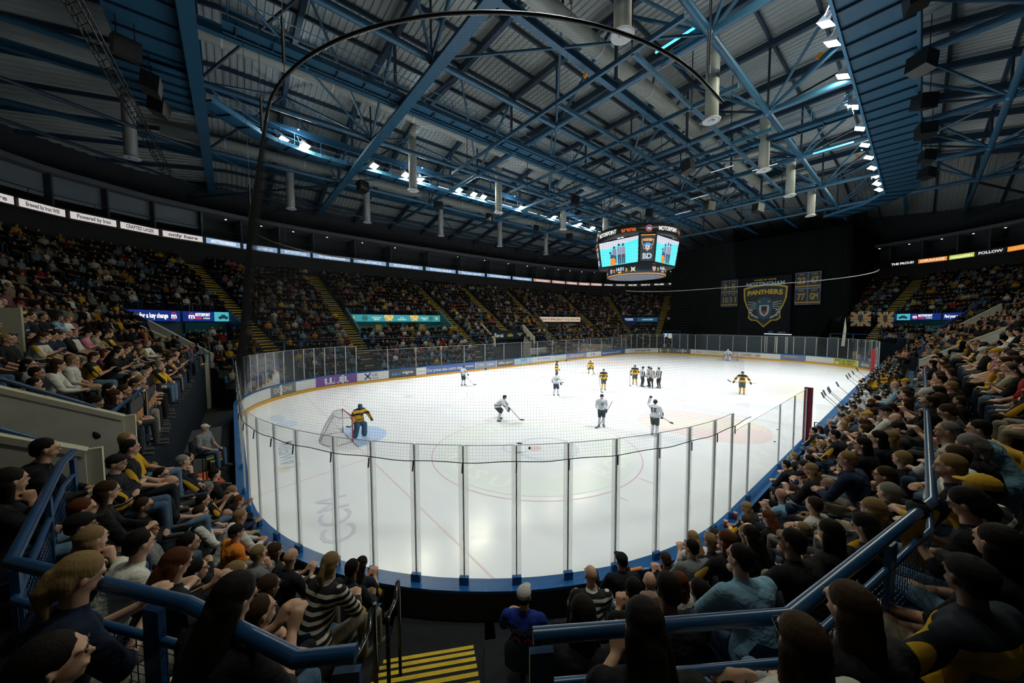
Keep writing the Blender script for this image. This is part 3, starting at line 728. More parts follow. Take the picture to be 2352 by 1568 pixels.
for (x, y, z) in FLOODS:
    left = x < 0; k = iw if left else ie
    if left: iw += 1
    else: ie += 1
    lb = 'glowing floodlight on the %s catwalk, %s from the near end' % ('left' if left else 'right', ordn[k])
    if first: o = f0; first = False; o['label'] = lb; o['group'] = 'floodlights of the catwalks'
    else: o = dup(f0, (0,0,0), 0, lb, 'floodlights of the catwalks')
    p = Vector((x, y, z)); o.location = p
    q_ = (flood_target(x, y)-p); q_.x *= 1.0
    q_ = Vector((q_.x, q_.y, q_.z)).to_track_quat('-Z', 'Y'); o.rotation_euler = q_.to_euler()
wl = None
for i, (x, y, z) in enumerate(WORK):
    t = thing('work_lamp', 'small bare work lamp above the %s catwalk, %s from the near end' % (('right', 'left')[i > 4], ordn[i % 5]), 'lamp', (x, y, z), group='work lamps of the catwalks')
    g = MB(); g.lathe([(.0,.16), (.07,.15), (.07,.05), (.02,.03)], (0,0,0), 8); g.build('cap', STEEL, t)
    g = MB(); g.tube((0,0,.15), (0,0,1.2), .012, 6); g.build('cord', BLACKM, t)
# round air ducts with drop nozzles --------------------------------------------
def duct_drop(x, y, zb, label, r=.36, top=22.0):
    t = thing('duct_nozzle', label, 'air duct', (x, y, zb), group='round duct nozzles hanging from the roof')
    g = MB(); g.lathe([(r*.8, .05), (r, .10), (r, top-zb)], (0,0,0), 20); g.build('pipe', DUCT, t)
    g = MB(); g.lathe([(r*.45,.02), (r*.95,.0), (r*1.32,-.02), (r*1.36,.03), (r,.12)], (0,0,0), 24); g.build('flange', mat('duct_flange', (.45,.46,.50), .5), t)
    g = MB(); g.lathe([(0,-.01), (r*.40,.0), (r*.36,.08), (0,.09)], (0,0,0), 16); g.build('centre_disc', mat('duct_flange', (0,0,0)), t)
    return t
DR = [(9.3, -17.2), (9.3, -7.8), (9.3, 2.6), (9.3, 11.0), (9.3, 20.5), (-12.0, -17.1), (-12.0, -7.4), (-12.0, 3.0), (-12.0, 12.0), (-24.0, -25.0), (-24.0, -17.5), (-24.0, -8.0), (-24.0, 2.0), (-24.0, 12.0), (-18.5, -35.2), (23.5, -2.0), (23.5, 12.0), (23.5, 22.0)]
for i, (x, y) in enumerate(DR):
    side = 'right' if x == 9.3 else 'left' if x == -12 else 'outer left' if x == -24 else 'outer right' if x > 20 else 'near left corner'
    n_ = [d for d in DR if d[0] == x].index((x, y))
    duct_drop(x, y, 17.5 if abs(x) < 13 else 17.3, 'pale round duct nozzle under the roof, %s row, %s from near end' % (side, ordn[n_]))
for (x, nm, r) in ((4.2, 'right', .5), (-9.8, 'left', .42), (-22.0, 'outer left', .45), (25.0, 'outer right', .6)):
    t = thing('air_duct', 'long pale round air duct running along the roof, %s one' % nm, 'air duct', (x, 0, 22.6 if abs(x) < 20 else 21.3))
    g = MB(); g.tube((0,-34,0), (0,26,0), r, 16); g.build('pipe', DUCT, t)
    for y in range(-30, 26, 6):
        g = MB(); g.tube((0,y-.05,0), (0,y+.05,0), r+.03, 16, cap=False); g.build('seam_band', mat('duct_flange', (0,0,0)), t)
for (x, y) in DR:
    if x in (9.3, -12.0):
        xe = 4.2 if x > 0 else -9.8; k_ = -.3 if x > xe else .3; g = MB(); g.path([(xe, y, 22.6), (x+k_*2, y, 22.6), (x+k_*.6, y, 22.5), (x+k_*.12, y, 22.2), (x, y, 21.7)], .34, 14)
        tag(g.build('duct_elbow', DUCT), 'pale round elbow joining a hanging nozzle to the long duct', 'air duct', 'duct elbows')

# ================================================================== glass round the rink
GLASS = bpy.data.materials.new('clear_glass'); GLASS.use_nodes = True; nt = GLASS.node_tree; nt.nodes.clear()
o_ = nt.nodes.new('ShaderNodeOutputMaterial'); mx = nt.nodes.new('ShaderNodeMixShader'); tr = nt.nodes.new('ShaderNodeBsdfTransparent'); gl = nt.nodes.new('ShaderNodeBsdfGlossy'); fr = nt.nodes.new('ShaderNodeFresnel')
df = nt.nodes.new('ShaderNodeBsdfDiffuse'); df.inputs[0].default_value = (.55,.66,.75,1); mx2 = nt.nodes.new('ShaderNodeMixShader'); mx2.inputs[0].default_value = .045
tr.inputs[0].default_value = (.955,.97,.975,1); gl.inputs['Roughness'].default_value = .03; fr.inputs[0].default_value = 1.28
fm = nt.nodes.new('ShaderNodeMath'); fm.operation = 'MULTIPLY'; fm.inputs[1].default_value = .4; nt.links.new(fr.outputs[0], fm.inputs[0]); nt.links.new(fm.outputs[0], mx.inputs[0]); nt.links.new(tr.outputs[0], mx.inputs[1]); nt.links.new(gl.outputs[0], mx.inputs[2])
nt.links.new(mx.outputs[0], mx2.inputs[1]); nt.links.new(df.outputs[0], mx2.inputs[2]); nt.links.new(mx2.outputs[0], o_.inputs[0])
STRIP = bpy.data.materials.new('joint_plastic'); STRIP.use_nodes = True; nt = STRIP.node_tree; nt.nodes.clear()
o_ = nt.nodes.new('ShaderNodeOutputMaterial'); mx = nt.nodes.new('ShaderNodeMixShader'); tr = nt.nodes.new('ShaderNodeBsdfTransparent'); gl = nt.nodes.new('ShaderNodeBsdfTranslucent')
gl.inputs[0].default_value = (.85,.87,.9,1); mx.inputs[0].default_value = .35; nt.links.new(tr.outputs[0], mx.inputs[1]); nt.links.new(gl.outputs[0], mx.inputs[2]); nt.links.new(mx.outputs[0], o_.inputs[0])
POSTM = mat('glass_post_metal', (.62,.65,.70), .45, .2)
def gtop(t):
    p = INN.at(t); return 3.5 if abs(p.y) > 21.4 else 3.05
NEARP = [(4.35,-30),(6.4,-30),(7.6,-29.95),(8.45,-29.8),(9.28,-29.53),(10.0,-29.2),(10.9,-28.78),(11.56,-28.3),(12.2,-27.8),(12.8,-27.2),(13.35,-26.5),(13.85,-25.75),(14.27,-24.95),(14.6,-24.1),(14.83,-23.28),(14.97,-22.38),(15.0,-21.47),(15,-20.3),(15,-17.35),(15,-15.45),(15,-13.55)]
tn = [INN.find(x, y) for x, y in NEARP]
tn = [t-INN.L if t > INN.L*.5 else t for t in tn]
te = INN.find(15, 13.8); tN = INN.find(6.5, 30); tNW = INN.find(-6.5, 30); tW1 = INN.find(-15, 21.5); tW0 = INN.find(-15, -21.5); tS0 = INN.find(-6.5, -30); tS1 = INN.find(4.35, -30)
def spaced(a, b2, d): n = max(1, round((b2-a)/d)); return [a+(b2-a)*i/n for i in range(n)]
tp = spaced(te, INN.find(15, 21.5), 2.5)+spaced(INN.find(15, 21.5), tN, 1.25)+spaced(tN, tNW, 1.9)+spaced(tNW, tW1, 1.2)+spaced(tW1, tW0, 2.87)+spaced(tW0, tS0, .92)+spaced(tS0, tS1, 1.6)+[t+INN.L for t in tn]
def where(p, i):
    if p.y > 29: return 'far end glass, by the curtain'
    if p.y > 21.5: return 'far %s corner glass' % ('left' if p.x < 0 else 'right')
    if p.y < -21.4: return 'near %s corner glass' % ('left' if p.x < 0 else 'right') if abs(p.x) > 6.5 else 'near end glass'
    return '%s side glass' % ('left' if p.x < 0 else 'right')
nthp = {}
for i, (a, c) in enumerate(zip(tp, tp[1:])):
    z1 = gtop((a+c)/2); ts = [a+.02+(c-a-.04)*k/4 for k in range(5)]
    pm = INN.at((a+c)/2); n_ = max(1, len(ts)); wh = where(pm, i); nthp[wh] = nthp.get(wh, 0)+1
    A = [INN.at(t, .075, 1.06) for t in ts]; B = [INN.at(t, .075, z1) for t in ts]; q = MB(); q.loft([A, B])
    o = q.build('glass_shield', GLASS); near = (pm-CAM).length < 14
    tag(o, 'clear rink glass pane number %d counted along the %s' % (nthp[wh], wh), 'glass pane', 'glass panes of the rink')
    q = MB(); q.path([p+Vector((0,0,.0)) for p in B], .007 if near else .01, 4); q.build('pane_edge', POSTM, o)
for i, t in enumerate(tp):
    p = INN.at(t, .085); n = INN.nrm(t); z1 = max(gtop(t-.3), gtop(t+.3)); rz = math.atan2(n.y, n.x); near = (p-CAM).length < 15.5 and p.y < -13
    q = MB(); q.box((p.x, p.y, (1.06+z1)/2), (.04, .018 if near else .045, z1-1.06), rz=rz)
    o = q.build('shield_stanchion', POSTM); wh = where(p, i)
    tag(o, 'slim aluminium post between panes of the %s' % wh, 'post', 'glass posts of the %s' % wh)
    if near:
        tv = Vector((-n.y, n.x, 0))
        for s_ in (-1, 1): q = MB(); q.box((p.x+tv.x*.048*s_, p.y+tv.y*.048*s_, (1.1+z1)/2), (.012, .07, z1-1.1), rz=rz); q.build('clear_strip', STRIP, o)
        q = MB(); q.box((p.x+n.x*.03, p.y+n.y*.03, 1.14), (.07, .16, .14), rz=rz); q.build('foot_bracket', CAPB, o)
for y, lb in ((-13.45, 'tall maroon padded post where the near glass ends by the benches'), (13.7, 'red padded post at the far end of the benches')):
    q = MB(); q.box((15.12, y, 2.05), (.24, .13, 2.1)); tag(q.build('padded_post', mat('maroon_pad' if y < 0 else 'red_pad', (.16,.008,.03) if y < 0 else (.5,.02,.03), .5)), lb, 'post')
# netting ------------------------------------------------------------------
NETC = mat('net_cord', (.014,.015,.018), .8)
def netting(t0, t1, zb, ztp, off0, off1, pitch, wire, label, step=.5):
    root = thing('safety_net', label, 'net')
    ZZ = [zb, zb+.6, zb+2.4, ztp]; fo = lambda z: off0+(off1-off0)*((z-zb)/(ztp-zb))**.8
    q = MB(); n = int((t1-t0)/pitch)
    for i in range(n+1):
        t = t0+(t1-t0)*i/n; d = (INN.at(t+.01)-INN.at(t-.01)).normalized(); nn = Vector((d.y, -d.x, 0)); P = []
        for z in ZZ:
            c_ = INN.at(t, fo(z), z); P.append([c_-d*wire, c_+d*wire, c_+nn*wire*1.5])
        q.loft(P, closed=True)
    m = int((ztp-zb)/pitch); ts = INN.span(t0, t1, step)
    for k in range(1, m):
        z = zb+(ztp-zb)*k/m; q.loft([[INN.at(t, fo(z), z-wire) for t in ts], [INN.at(t, fo(z), z+wire) for t in ts], [INN.at(t, fo(z)+wire*1.5, z) for t in ts]] )
    q.build('mesh', NETC, root)['kind'] = 'stuff'
    q = MB(); P = [INN.at(t, off0, zb+.012*math.sin(t*5)) for t in INN.span(t0, t1, .1)]; q.path(P, .008, 5); q.build('bottom_cord', NETC, root)
    q = MB(); q.path([INN.at(t, off1, ztp) for t in INN.span(t0, t1, .4)], .038, 8); q.build('top_pipe', mat('net_pipe', (.02,.022,.025), .35, .5), root)
    return root
tA = INN.find(-15, -20.6); tB = INN.L+(INN.find(15, -20.3)-INN.L if INN.find(15, -20.3) > INN.L/2 else INN.find(15, -20.3))
root = netting(tA, tB, 3.22, 11.2, .12, -.75, .052, .0009, 'black safety netting curving round the near end above the glass, hung from a pipe')
for t in tp:
    if tA < t < tB:
        p = INN.at(t, .14, 3.22); q = MB(); q.tube(p, p+Vector((.01,-.02,-.17)), .012, 5); q.build('hook', BLACKM, root)
for (x, y) in ((13.5, -25.2), (8.3, -29.4), (4.5, -29.6), (14.4, -21.2), (-4, -29.6), (-12, -27)):
    t = INN.find(x, y); p = INN.at(t, -.75, 11.2); q = MB(); q.tube(p, (p.x, p.y, 24.2), .010, 5); q.tube(p+Vector((0,0,.3)), p+Vector((0,0,1.3)), .035, 6); q.build('hanging_cable', BLACKM, root)
q = MB(); q.path([INN.at(t, -.3, 11.0) for t in INN.span(INN.find(15, 22), INN.find(-15, 22), .5)], .05, 6); o = q.build('net_pipe', mat('pale_pipe', (.45,.45,.45), .5)); tag(o, 'thin pale pipe of the far end netting curving before the curtain', 'pipe')
# ================================================================== far end
q = MB(); ys = []
def drape(q, x0, y0, x1, y1, z0, z1, amp=.12, pitch=.55):
    n = max(4, int(math.dist((x0, y0), (x1, y1))/.14)); d = Vector((x1-x0, y1-y0, 0)).normalized(); nn = Vector((-d.y, d.x, 0))
    P = [Vector((x0, y0, 0)).lerp(Vector((x1, y1, 0)), i/n)+nn*amp*math.sin(i*.14*2*PI/pitch)*(.6+.4*math.sin(i*.3)) for i in range(n+1)]
    q.loft([[p+Vector((0,0,z0)) for p in P], [p+Vector((0,0,z1)) for p in P]], smooth=True)
DRP = mat('black_drape', (.0045,.006,.007), .95, spec=.02)
for (a, c, lb) in (((-13.4, 35.6), (11.2, 36.0), 'tall black drape closing off the far end of the hall'), ((-13.4, 35.6), (-14.5, 52), 'black drape turning back at the left of the far end'), ((11.2, 36.0), (13.5, 52), 'black drape turning back at the right of the far end')):
    q = MB(); drape(q, *a, *c, 3.4 if a[1] == 35.6 and c[1] == 36.0 else 0, 19.0); tag(q.build('drape', DRP), lb, 'curtain')
q = MB(); q.box((-1.5, 35.2, 1.75), (24, .1, 3.5)); struct(q.build('wall_far_hoarding', mat('far_hoarding_navy', (.022,.045,.070), .5, noise=.4, nscale=.5)))
q = MB(); q.quad((11, 46, 0), (20, 33, 0), (20, 33, 4.2), (11, 46, 4.2)); struct(q.build('wall_far_corner', BLACK))
for k, x in enumerate((2.1, 2.35, 3.4, 3.6, 4.7, 4.9)):
    q = MB(); q.box((x, 34.6, 2.1), (.09, .09, 2.5)); tag(q.build('door_pole', WHITE), 'white door pole behind the far glass, right of the far goal', 'pole', 'white poles behind the far glass')
q = MB(); q.tube((2.0, 34.4, 3.75), (5.4, 34.4, 3.7), .06, 6); tag(q.build('strip_lamp', mat('strip_white', (.7,.7,.7), emit=(.8,.9,1), es=.9)), 'thin white strip lamp over the far door poles', 'lamp')
BK = {}
def flat(name, pts, col, parent=None, rough=.7, emit=None, es=1.):
    key = 'flat_%s' % '_'.join('%02d' % int(c*99) for c in col)+('' if emit is None else '_e%d' % int(es*10)+'_'.join('%02d' % int(c*20) for c in emit)); m = mat(key, col, rough, emit=emit, es=es); q = MB(); q.poly(pts); return q.build(name, m, parent)
def board(name, a, bb, z0, z1, th, col, emit=None, es=1., label=None, cat='sign', group=None):
    """upright panel from plan point a (left in view) to bb (right in view); returns object and a mapper (u 0..1, v 0..1, offset)"""
    a = Vector((*a, 0)); bb = Vector((*bb, 0)); d = (bb-a).normalized(); n = Vector((d.y, -d.x, 0)); Lb = (bb-a).length
    q = MB(); c_ = (a+bb)/2; q.box((c_.x-n.x*th/2, c_.y-n.y*th/2, (z0+z1)/2), (Lb, th, z1-z0), rz=math.atan2(d.y, d.x))
    key = 'board_%s' % '_'.join('%02d' % int(c*99) for c in col)+('' if emit is None else '_e'+'_'.join('%02d' % int(c*20) for c in emit)+str(int(es*10)))
    o = q.build(name, mat(key, col, .6, emit=emit, es=es, spec=.08))
    if label: tag(o, label, cat, group)
    f = lambda u, v, off=.012: a+d*(Lb*u)+n*off+Vector((0, 0, z0+(z1-z0)*v))
    return o, f, Lb, z1-z0
def btext(o, f, Lb, H, s, u, v, h, col, wd=None, emit=None, es=1., off=.015, bold=.01, name='lettering', shear=0.):
    e = MB(); text(e, s, h*1.35, lambda X, Y: f(u+X/Lb, v+Y/H, off), bold, width=wd, shear=shear)
    key = 'ink_'+'_'.join('%02d' % int(c*99) for c in col)+('' if emit is None else '_e'+'_'.join('%02d' % int(c*20) for c in emit)+str(int(es*10)))
    if e.v: return e.build(name, mat(key, col, .6, emit=emit, es=es), o)
def bshape(o, f, pts, col, off=.013, name='print', emit=None, es=1.):
    return flat(name, [f(u, v, off) for u, v in pts], col, o, emit=emit, es=es)
def circ(cu, cv, ru, rv, n=24, a0=0, a1=360): return [(cu+ru*math.cos(R(a0+(a1-a0)*i/n)), cv+rv*math.sin(R(a0+(a1-a0)*i/n))) for i in range(n + (0 if a1-a0 == 360 else 1))]
# club banner
o, f, Lb, H = board('club_banner', (-1.95, 35.35), (4.95, 35.35), 3.6, 12.8, .03, (.005,.006,.010), label='big dark club banner with a gold shield hanging on the black drape', cat='banner')
GY = (.34,.25,.02)
btext(o, f, Lb, H, 'HOME OF YOUR', .52, .945, .22, GY, 2.9)
btext(o, f, Lb, H, 'NOTTINGHAM', .52, .872, .62, (.20,.30,.40), 5.0, bold=.03)
def shield(sc, cx=.52, cy=.50):
    P = [(-.40,.30),(-.24,.335),(0,.35),(.24,.335),(.40,.30),(.39,.12),(.33,-.02),(.28,-.10),(.30,-.20),(.24,-.245),(.14,-.25),(.06,-.31),(0,-.36),(-.06,-.31),(-.14,-.25),(-.24,-.245),(-.30,-.20),(-.28,-.10),(-.33,-.02),(-.39,.12)]
    return [(cx+x*sc, cy+y*sc) for x, y in P]
bshape(o, f, shield(1.05), GY, .014, 'shield_rim'); bshape(o, f, shield(.97), (.008,.010,.018), .018, 'shield_field')
def crest(o, f, Lb, H, cx, cy, s, off, gold, blue, white, red, emit=0.):
    """the snarling cat head of the shield, drawn simply"""
    kw = dict(emit=None)
    def sh(pts, c_, k, nm):
        bshape(o, f, [(cx+x*s, cy+y*s*1.) for x, y in pts], c_, off+k, nm, emit=c_ if emit else None, es=emit or 1)
    e = MB()
    sh([(-.26,.10),(-.16,.07),(-.10,.13),(0,.15),(.10,.13),(.16,.07),(.26,.10),(.20,.02),(.15,-.03),(.14,-.12),(.08,-.21),(0,-.24),(-.08,-.21),(-.14,-.12),(-.15,-.03),(-.20,.02)], blue, .002, 'cat_head')
    sh([(-.09,.01),(.09,.01),(.10,-.06),(.075,-.15),(0,-.19),(-.075,-.15),(-.10,-.06)], white, .004, 'teeth')
    sh([(-.055,-.01),(.055,-.01),(.05,-.10),(0,-.16),(-.05,-.10)], (.01,.01,.012), .006, 'open_mouth')
    sh([(-.03,-.08),(.03,-.08),(.03,-.12),(0,-.145),(-.03,-.12)], red, .008, 'tongue')
    sh([(-.12,.085),(-.06,.07),(-.07,.055),(-.10,.06)], gold, .004, 'eye'); sh([(.12,.085),(.06,.07),(.07,.055),(.10,.06)], gold, .004, 'eye')
    for sg in (-1, 1):
        for k in range(4): sh([(sg*.16,.05-.03*k),(sg*.32,.075-.045*k),(sg*.325,.065-.045*k),(sg*.16,.038-.03*k)], white, .004, 'whisker')
        for (x, y) in ((.26,-.07),(.27,-.12),(.22,-.17),(.15,-.20)): sh([(sg*(x+.03), y+.03),(sg*(x+.04), y),(sg*(x-.05), y-.025),(sg*(x-.02), y+.02)], white, .004, 'claw')
crest(o, f, Lb, H, .52, .50, 1.0, .02, GY, (.012,.05,.09), (.26,.31,.34), (.22,.02,.01))
for i, ch in enumerate('PANTHERS'):
    x = (i-3.5)/3.5; btext(o, f, Lb, H, ch, .52+x*.30, .735-.018*x*x*1.0, .68+.12*x*x, GY, bold=.05, off=.03)
btext(o, f, Lb, H, 'signs', .86, .045, .24, (.12,.2,.24), 1.0); bshape(o, f, circ(.66, .045, .05, .022), (.01,.08,.14), .02)
def numbers(x0, x1, z0, z1, cells, lb):
    o, f, Lb, H = board('number_banner', (x0, 35.35), (x1, 35.35), z0, z1, .03, (.10,.15,.20), label=lb, cat='banner')
    for i, (nm, num) in enumerate(cells):
        cx = .25+.5*(i % 2); cy = .75-.5*(i//2)
        bshape(o, f, [(cx-.232, cy-.232), (cx+.232, cy-.232), (cx+.232, cy+.232), (cx-.232, cy+.232)], (.008,.010,.030), .014, 'panel')
        btext(o, f, Lb, H, num, cx, cy-.01, .95, (.20,.16,.03), Lb*.32 if len(num) > 1 else None, bold=.05, off=.02)
        btext(o, f, Lb, H, nm, cx, cy+.185, .18, (.20,.16,.03), Lb*.22, off=.02)
        bshape(o, f, [(cx-.232, cy-.20), (cx+.232, cy-.20), (cx+.232, cy-.16), (cx-.232, cy-.16)], (.26,.18,.02), .016, 'stripe')
numbers(-4.6, -2.1, 8.25, 12.7, [('HEWITT','3'),('CLARKE','5'),('ADEY','10'),('WEBER','11')], 'dark banner with retired numbers 3, 5, 10 and 11 left of the club banner')
numbers(5.4, 8.3, 8.15, 12.9, [('ADEY','22'),('JAMES','47'),('MYERS','77'),('HUNTER','GM')], 'dark banner with 22, 47, 77 and GM right of the club banner')
# flags near the right corner
def flagobj(a, c, z0, z1, rot, lb):
    o, f, Lb, H = board('flag', a, c, z0, z1, .02, (.02,.022,.03), label=lb, cat='flag')
    Wf = (.30,.32,.32); Of = (.36,.16,.02)
    for w_, c_, k in ((.14, Wf, .014), (.075, Of, .018)):
        bshape(o, f, [(0,0),(w_,0),(1,1-w_),(1,1),(1-w_,1),(0,w_)], c_, k-.002, 'diagonal'); bshape(o, f, [(1,0),(1,w_),(w_,1),(0,1),(0,1-w_),(1-w_,0)], c_, k-.001, 'diagonal')
        bshape(o, f, [(0,.5-w_),(1,.5-w_),(1,.5+w_),(0,.5+w_)], c_, k+.003, 'cross_bar'); bshape(o, f, [(.5-w_,0),(.5+w_,0),(.5+w_,1),(.5-w_,1)], c_, k+.003, 'cross_bar')
    bshape(o, f, [(.38,.8),(.62,.8),(.62,.45),(.5,.25),(.38,.45)], (.02,.03,.05), .03, 'badge')
flagobj((11.6, 34.6), (13.6, 33.0), 5.0, 6.9, 0, 'orange and white crossed flag hanging right of the black drape')
flagobj((14.2, 32.6), (15.6, 31.2), 4.9, 6.8, 0, 'second dim crossed flag further right beside the steps')
q = MB(); q.poly([(10.9,33.5,2.3),(11.25,33.4,2.3),(11.35,33.4,4.6),(11.2,33.4,6.2),(11.1,33.5,5.2)]); q.poly([(10.9,33.56,2.3),(11.1,33.56,5.2),(11.2,33.46,6.2),(11.35,33.46,4.6),(11.25,33.46,2.3)]); tag(q.build('folded_flag', CREAM), 'narrow cream flag hanging furled in front of the drape', 'flag')
# corner screen
o, f, Lb, H = board('corner_screen', (-16.2, 33.0), (-12.1, 33.4), 2.62, 3.5, .12, (.02,.03,.05), emit=(.30,.50,.80), es=1.1, label='pale blue lit screen in the far left corner above the glass', cat='led screen')
bshape(o, f, [(0,0),(.08,0),(.14,1),(0,1)], (.1,.1,.02), emit=(.6,.6,.2), es=.8); bshape(o, f, [(.86,0),(1,0),(1,1),(.95,1)], (.1,.1,.02), emit=(.6,.6,.2), es=.8); bshape(o, f, circ(.5,.5,.07,.28), (.1,.1,.1), emit=(.9,.95,1), es=1)
# signs over the vomitories ---------------------------------------------------------
def vsign(nm, fu0=0., fu1=1., z0=5.78, z1=6.58, col=TEAL, lift=.12, **k):
    a, c, r0, r1, zf = VOM[nm]; L0, L1 = c-(c-a)*fu0, c-(c-a)*fu1
    w = r1/NROW-.02; A = bowl(L0, w); B = bowl(L1, w); return board(k.pop('name', 'led_sign'), (A.x, A.y), (B.x, B.y), z0, z1, .10, k.pop('c', (.01,.02,.03)), **k)
o, f, Lb, H = vsign('west_near', emit=(.05,.36,.42), es=.9, label='long turquoise lit sign with yellow Prior Life lettering over the left opening', name='led_sign')
YE = (1.,.55,.08)
for u in (.40, .68):
    btext(o, f, Lb, H, 'PRIOR', u, .68, .36, (.1,.1,.02), 1.15, emit=YE, bold=.03); btext(o, f, Lb, H, 'LIFE', u, .27, .28, (.1,.1,.02), .8, emit=YE, bold=.02)
for u, s in ((.275, 'NEIGHBOURLY\nBREWED'), (.54, 'ALL DAY IPA\nUNIQUELY SESSIONABLE'), (.80, 'REMARKABLY\nGOOD')): btext(o, f, Lb, H, s, u, .42, .16, (.1,.1,.05), 1.1, emit=(.5,.75,.6))
for u in (.05, .95): bshape(o, f, circ(u, .5, .012, .2), (.1,.1,.02), emit=YE)
for u in (.16, .88): bshape(o, f, circ(u, .5, .03, .4), (.01,.1,.08), emit=(.02,.14,.13), name='leaf')
# the wall under it: shop front with two dark openings
def vwall(nm, w_in, u0, u1, z0, z1, col, name, mk=None, lb=None, cat='panel'):
    a, c, r0, r1, zf = VOM[nm]; L0, L1 = c-(c-a)*u0, c-(c-a)*u1; w = r1/NROW-w_in; A = bowl(L0, w); B = bowl(L1, w)
    return board(name, (A.x, A.y), (B.x, B.y), z0, z1, .06, col, label=lb, cat=cat)
vwall('west_near', .012, .41, .55, 3.35, 5.6, (.006,.010,.012), 'doorway', lb='dark doorway in the turquoise wall, left one', cat='doorway')
vwall('west_near', .012, .60, .73, 3.35, 5.6, (.006,.010,.012), 'doorway', lb='dark doorway in the turquoise wall, right one', cat='doorway')
for u, nm_ in ((.27, 'left'), (.76, 'right')):
    o, f, Lb, H = vwall('west_near', .012, u, u+.06, 3.9, 5.4, (.42,.30,.06), 'poster', lb='pale yellow poster on the turquoise wall, %s one' % nm_, cat='poster')
o, f, Lb, H = vsign('west_far', .06, 1., emit=(.80,.62,.45), es=.85, label='cream lit sign reading show-stopping beauty tools since 1980')
btext(o, f, Lb, H, 'SHOW-STOPPING BEAUTY TOOLS SINCE 1980', .5, .45, .40, (.03,.02,.01), Lb*.92, bold=.01)
o, f, Lb, H = vwall('west_far', .015, .55, .95, 4.6, 5.7, (.02,.02,.022), 'wall_sign', lb='dark wall sign reading TWEEZERMAN under the cream lit sign', cat='sign'); btext(o, f, Lb, H, 'TWEEZERMAN', .5, .55, .38, (.4,.42,.44), Lb*.75)
o, f, Lb, H = vwall('west_far', .015, .05, .28, 4.6, 5.7, (.02,.025,.03), 'wall_sign', lb='dark wall sign with pale letters at the left under the cream lit sign', cat='sign'); btext(o, f, Lb, H, 'ERMAN', .5, .55, .38, (.4,.42,.44), Lb*.7)
o, f, Lb, H = vsign('north_west', 0., .44, emit=(.008,.03,.11), es=1, label='dark blue lit TICKETEK sign, left of the pair near the curtain'); btext(o, f, Lb, H, '*TICKETEK', .5, .5, .42, (.1,.1,.1), Lb*.6, emit=(.7,.8,.9))
o, f, Lb, H = vsign('north_west', .47, 1., emit=(.012,.07,.14), es=1, label='mid blue lit sign right of the ticket sign near the curtain'); btext(o, f, Lb, H, 'powered by ticket+', .5, .5, .32, (.1,.1,.1), Lb*.5, emit=(.5,.65,.8))
o, f, Lb, H = vwall('north_west', .015, .45, .95, 4.4, 5.7, (.006,.028,.045), 'wall_sign', lb='dim TICKETEK wall sign under the lit pair near the curtain', cat='sign'); btext(o, f, Lb, H, '*TICKETEK', .5, .5, .42, (.12,.20,.26), Lb*.6)
BLU = (.006,.025,.20)
def msign(nm, fu0, fu1, side):
    o, f, Lb, H = vsign(nm, fu0, fu1, emit=BLU, es=.9, label='blue lit sign with round red m badge and small car, %s' % side)
    m_ = lambda u: 1-u if side.startswith('right') else u
    cu = m_(.82); bshape(o, f, [(cu-.18,0),(cu+.18,0),(cu+.18,1),(cu-.18,1)] if not side.startswith('r') else [(0,0),(.34,0),(.34,1),(0,1)], (.02,.1,.12), emit=(.06,.42,.50), es=1, name='turquoise_field'); cu = .84 if not side.startswith('r') else .17
    bshape(o, f, [(cu-.11,.30),(cu+.11,.30),(cu+.115,.48),(cu+.07,.55),(cu+.04,.72),(cu-.03,.74),(cu-.065,.56),(cu-.11,.48)], (.01,.02,.03), .02, 'car', emit=(.005,.03,.06))
    for w_ in (-.065, .07): bshape(o, f, circ(cu+w_, .32, .022, .11, 12), (.01,.01,.01), .024, 'wheel')
    u0 = .16 if not side.startswith('r') else .45
    bshape(o, f, circ(u0, .5, .055, .38), (.2,.02,.03), .016, 'badge', emit=(.65,.02,.06)); bshape(o, f, circ(u0, .5, .045, .31), (.01,.02,.1), .018, 'badge_field', emit=BLU)
    btext(o, f, Lb, H, 'm', u0, .5, .42, (.1,.1,.1), .4 if Lb > 5 else None, emit=(1,1,1), bold=.02, off=.022)
    btext(o, f, Lb, H, 'MOTORPOINT', u0+.23, .66, .26, (.1,.1,.1), Lb*.31, emit=(1,1,1), bold=.02); btext(o, f, Lb, H, 'arena', u0+.14, .34, .26, (.2,.02,.03), Lb*.13, emit=(.8,.02,.06)); btext(o, f, Lb, H, 'NOTTINGHAM', u0+.31, .30, .11, (.1,.1,.1), Lb*.14, emit=(.8,.8,.8))
msign('south_west', .53, 1., 'on the left stand')
o, f, Lb, H = vsign('south_west', 0., .5, emit=BLU, es=.9, label='blue lit sign reading Time for a key change at the left'); btext(o, f, Lb, H, 'Time for a key change', .42, .5, .36, (.1,.1,.1), Lb*.68, emit=(1,1,1), bold=.02)
bshape(o, f, circ(.87, .5, .055, .38), (.2,.02,.03), .016, 'badge', emit=(.65,.02,.06)); bshape(o, f, circ(.87, .5, .045, .31), (.01,.02,.1), .018, 'badge_field', emit=BLU); btext(o, f, Lb, H, 'm', .87, .5, .42, (.1,.1,.1), emit=(1,1,1), bold=.02, off=.022)
o, f, Lb, H = vwall('south_west', .015, .55, .97, 3.9, 5.7, (.01,.075,.10), 'wall_sign', lb='petrol blue wall sign about price and quality below the left car sign', cat='sign'); btext(o, f, Lb, H, 'Price and quality\nin perfect harmony', .5, .5, .30, (.02,.2,.24), Lb*.7)
msign('north_east', 0., .52, 'right side far stand')
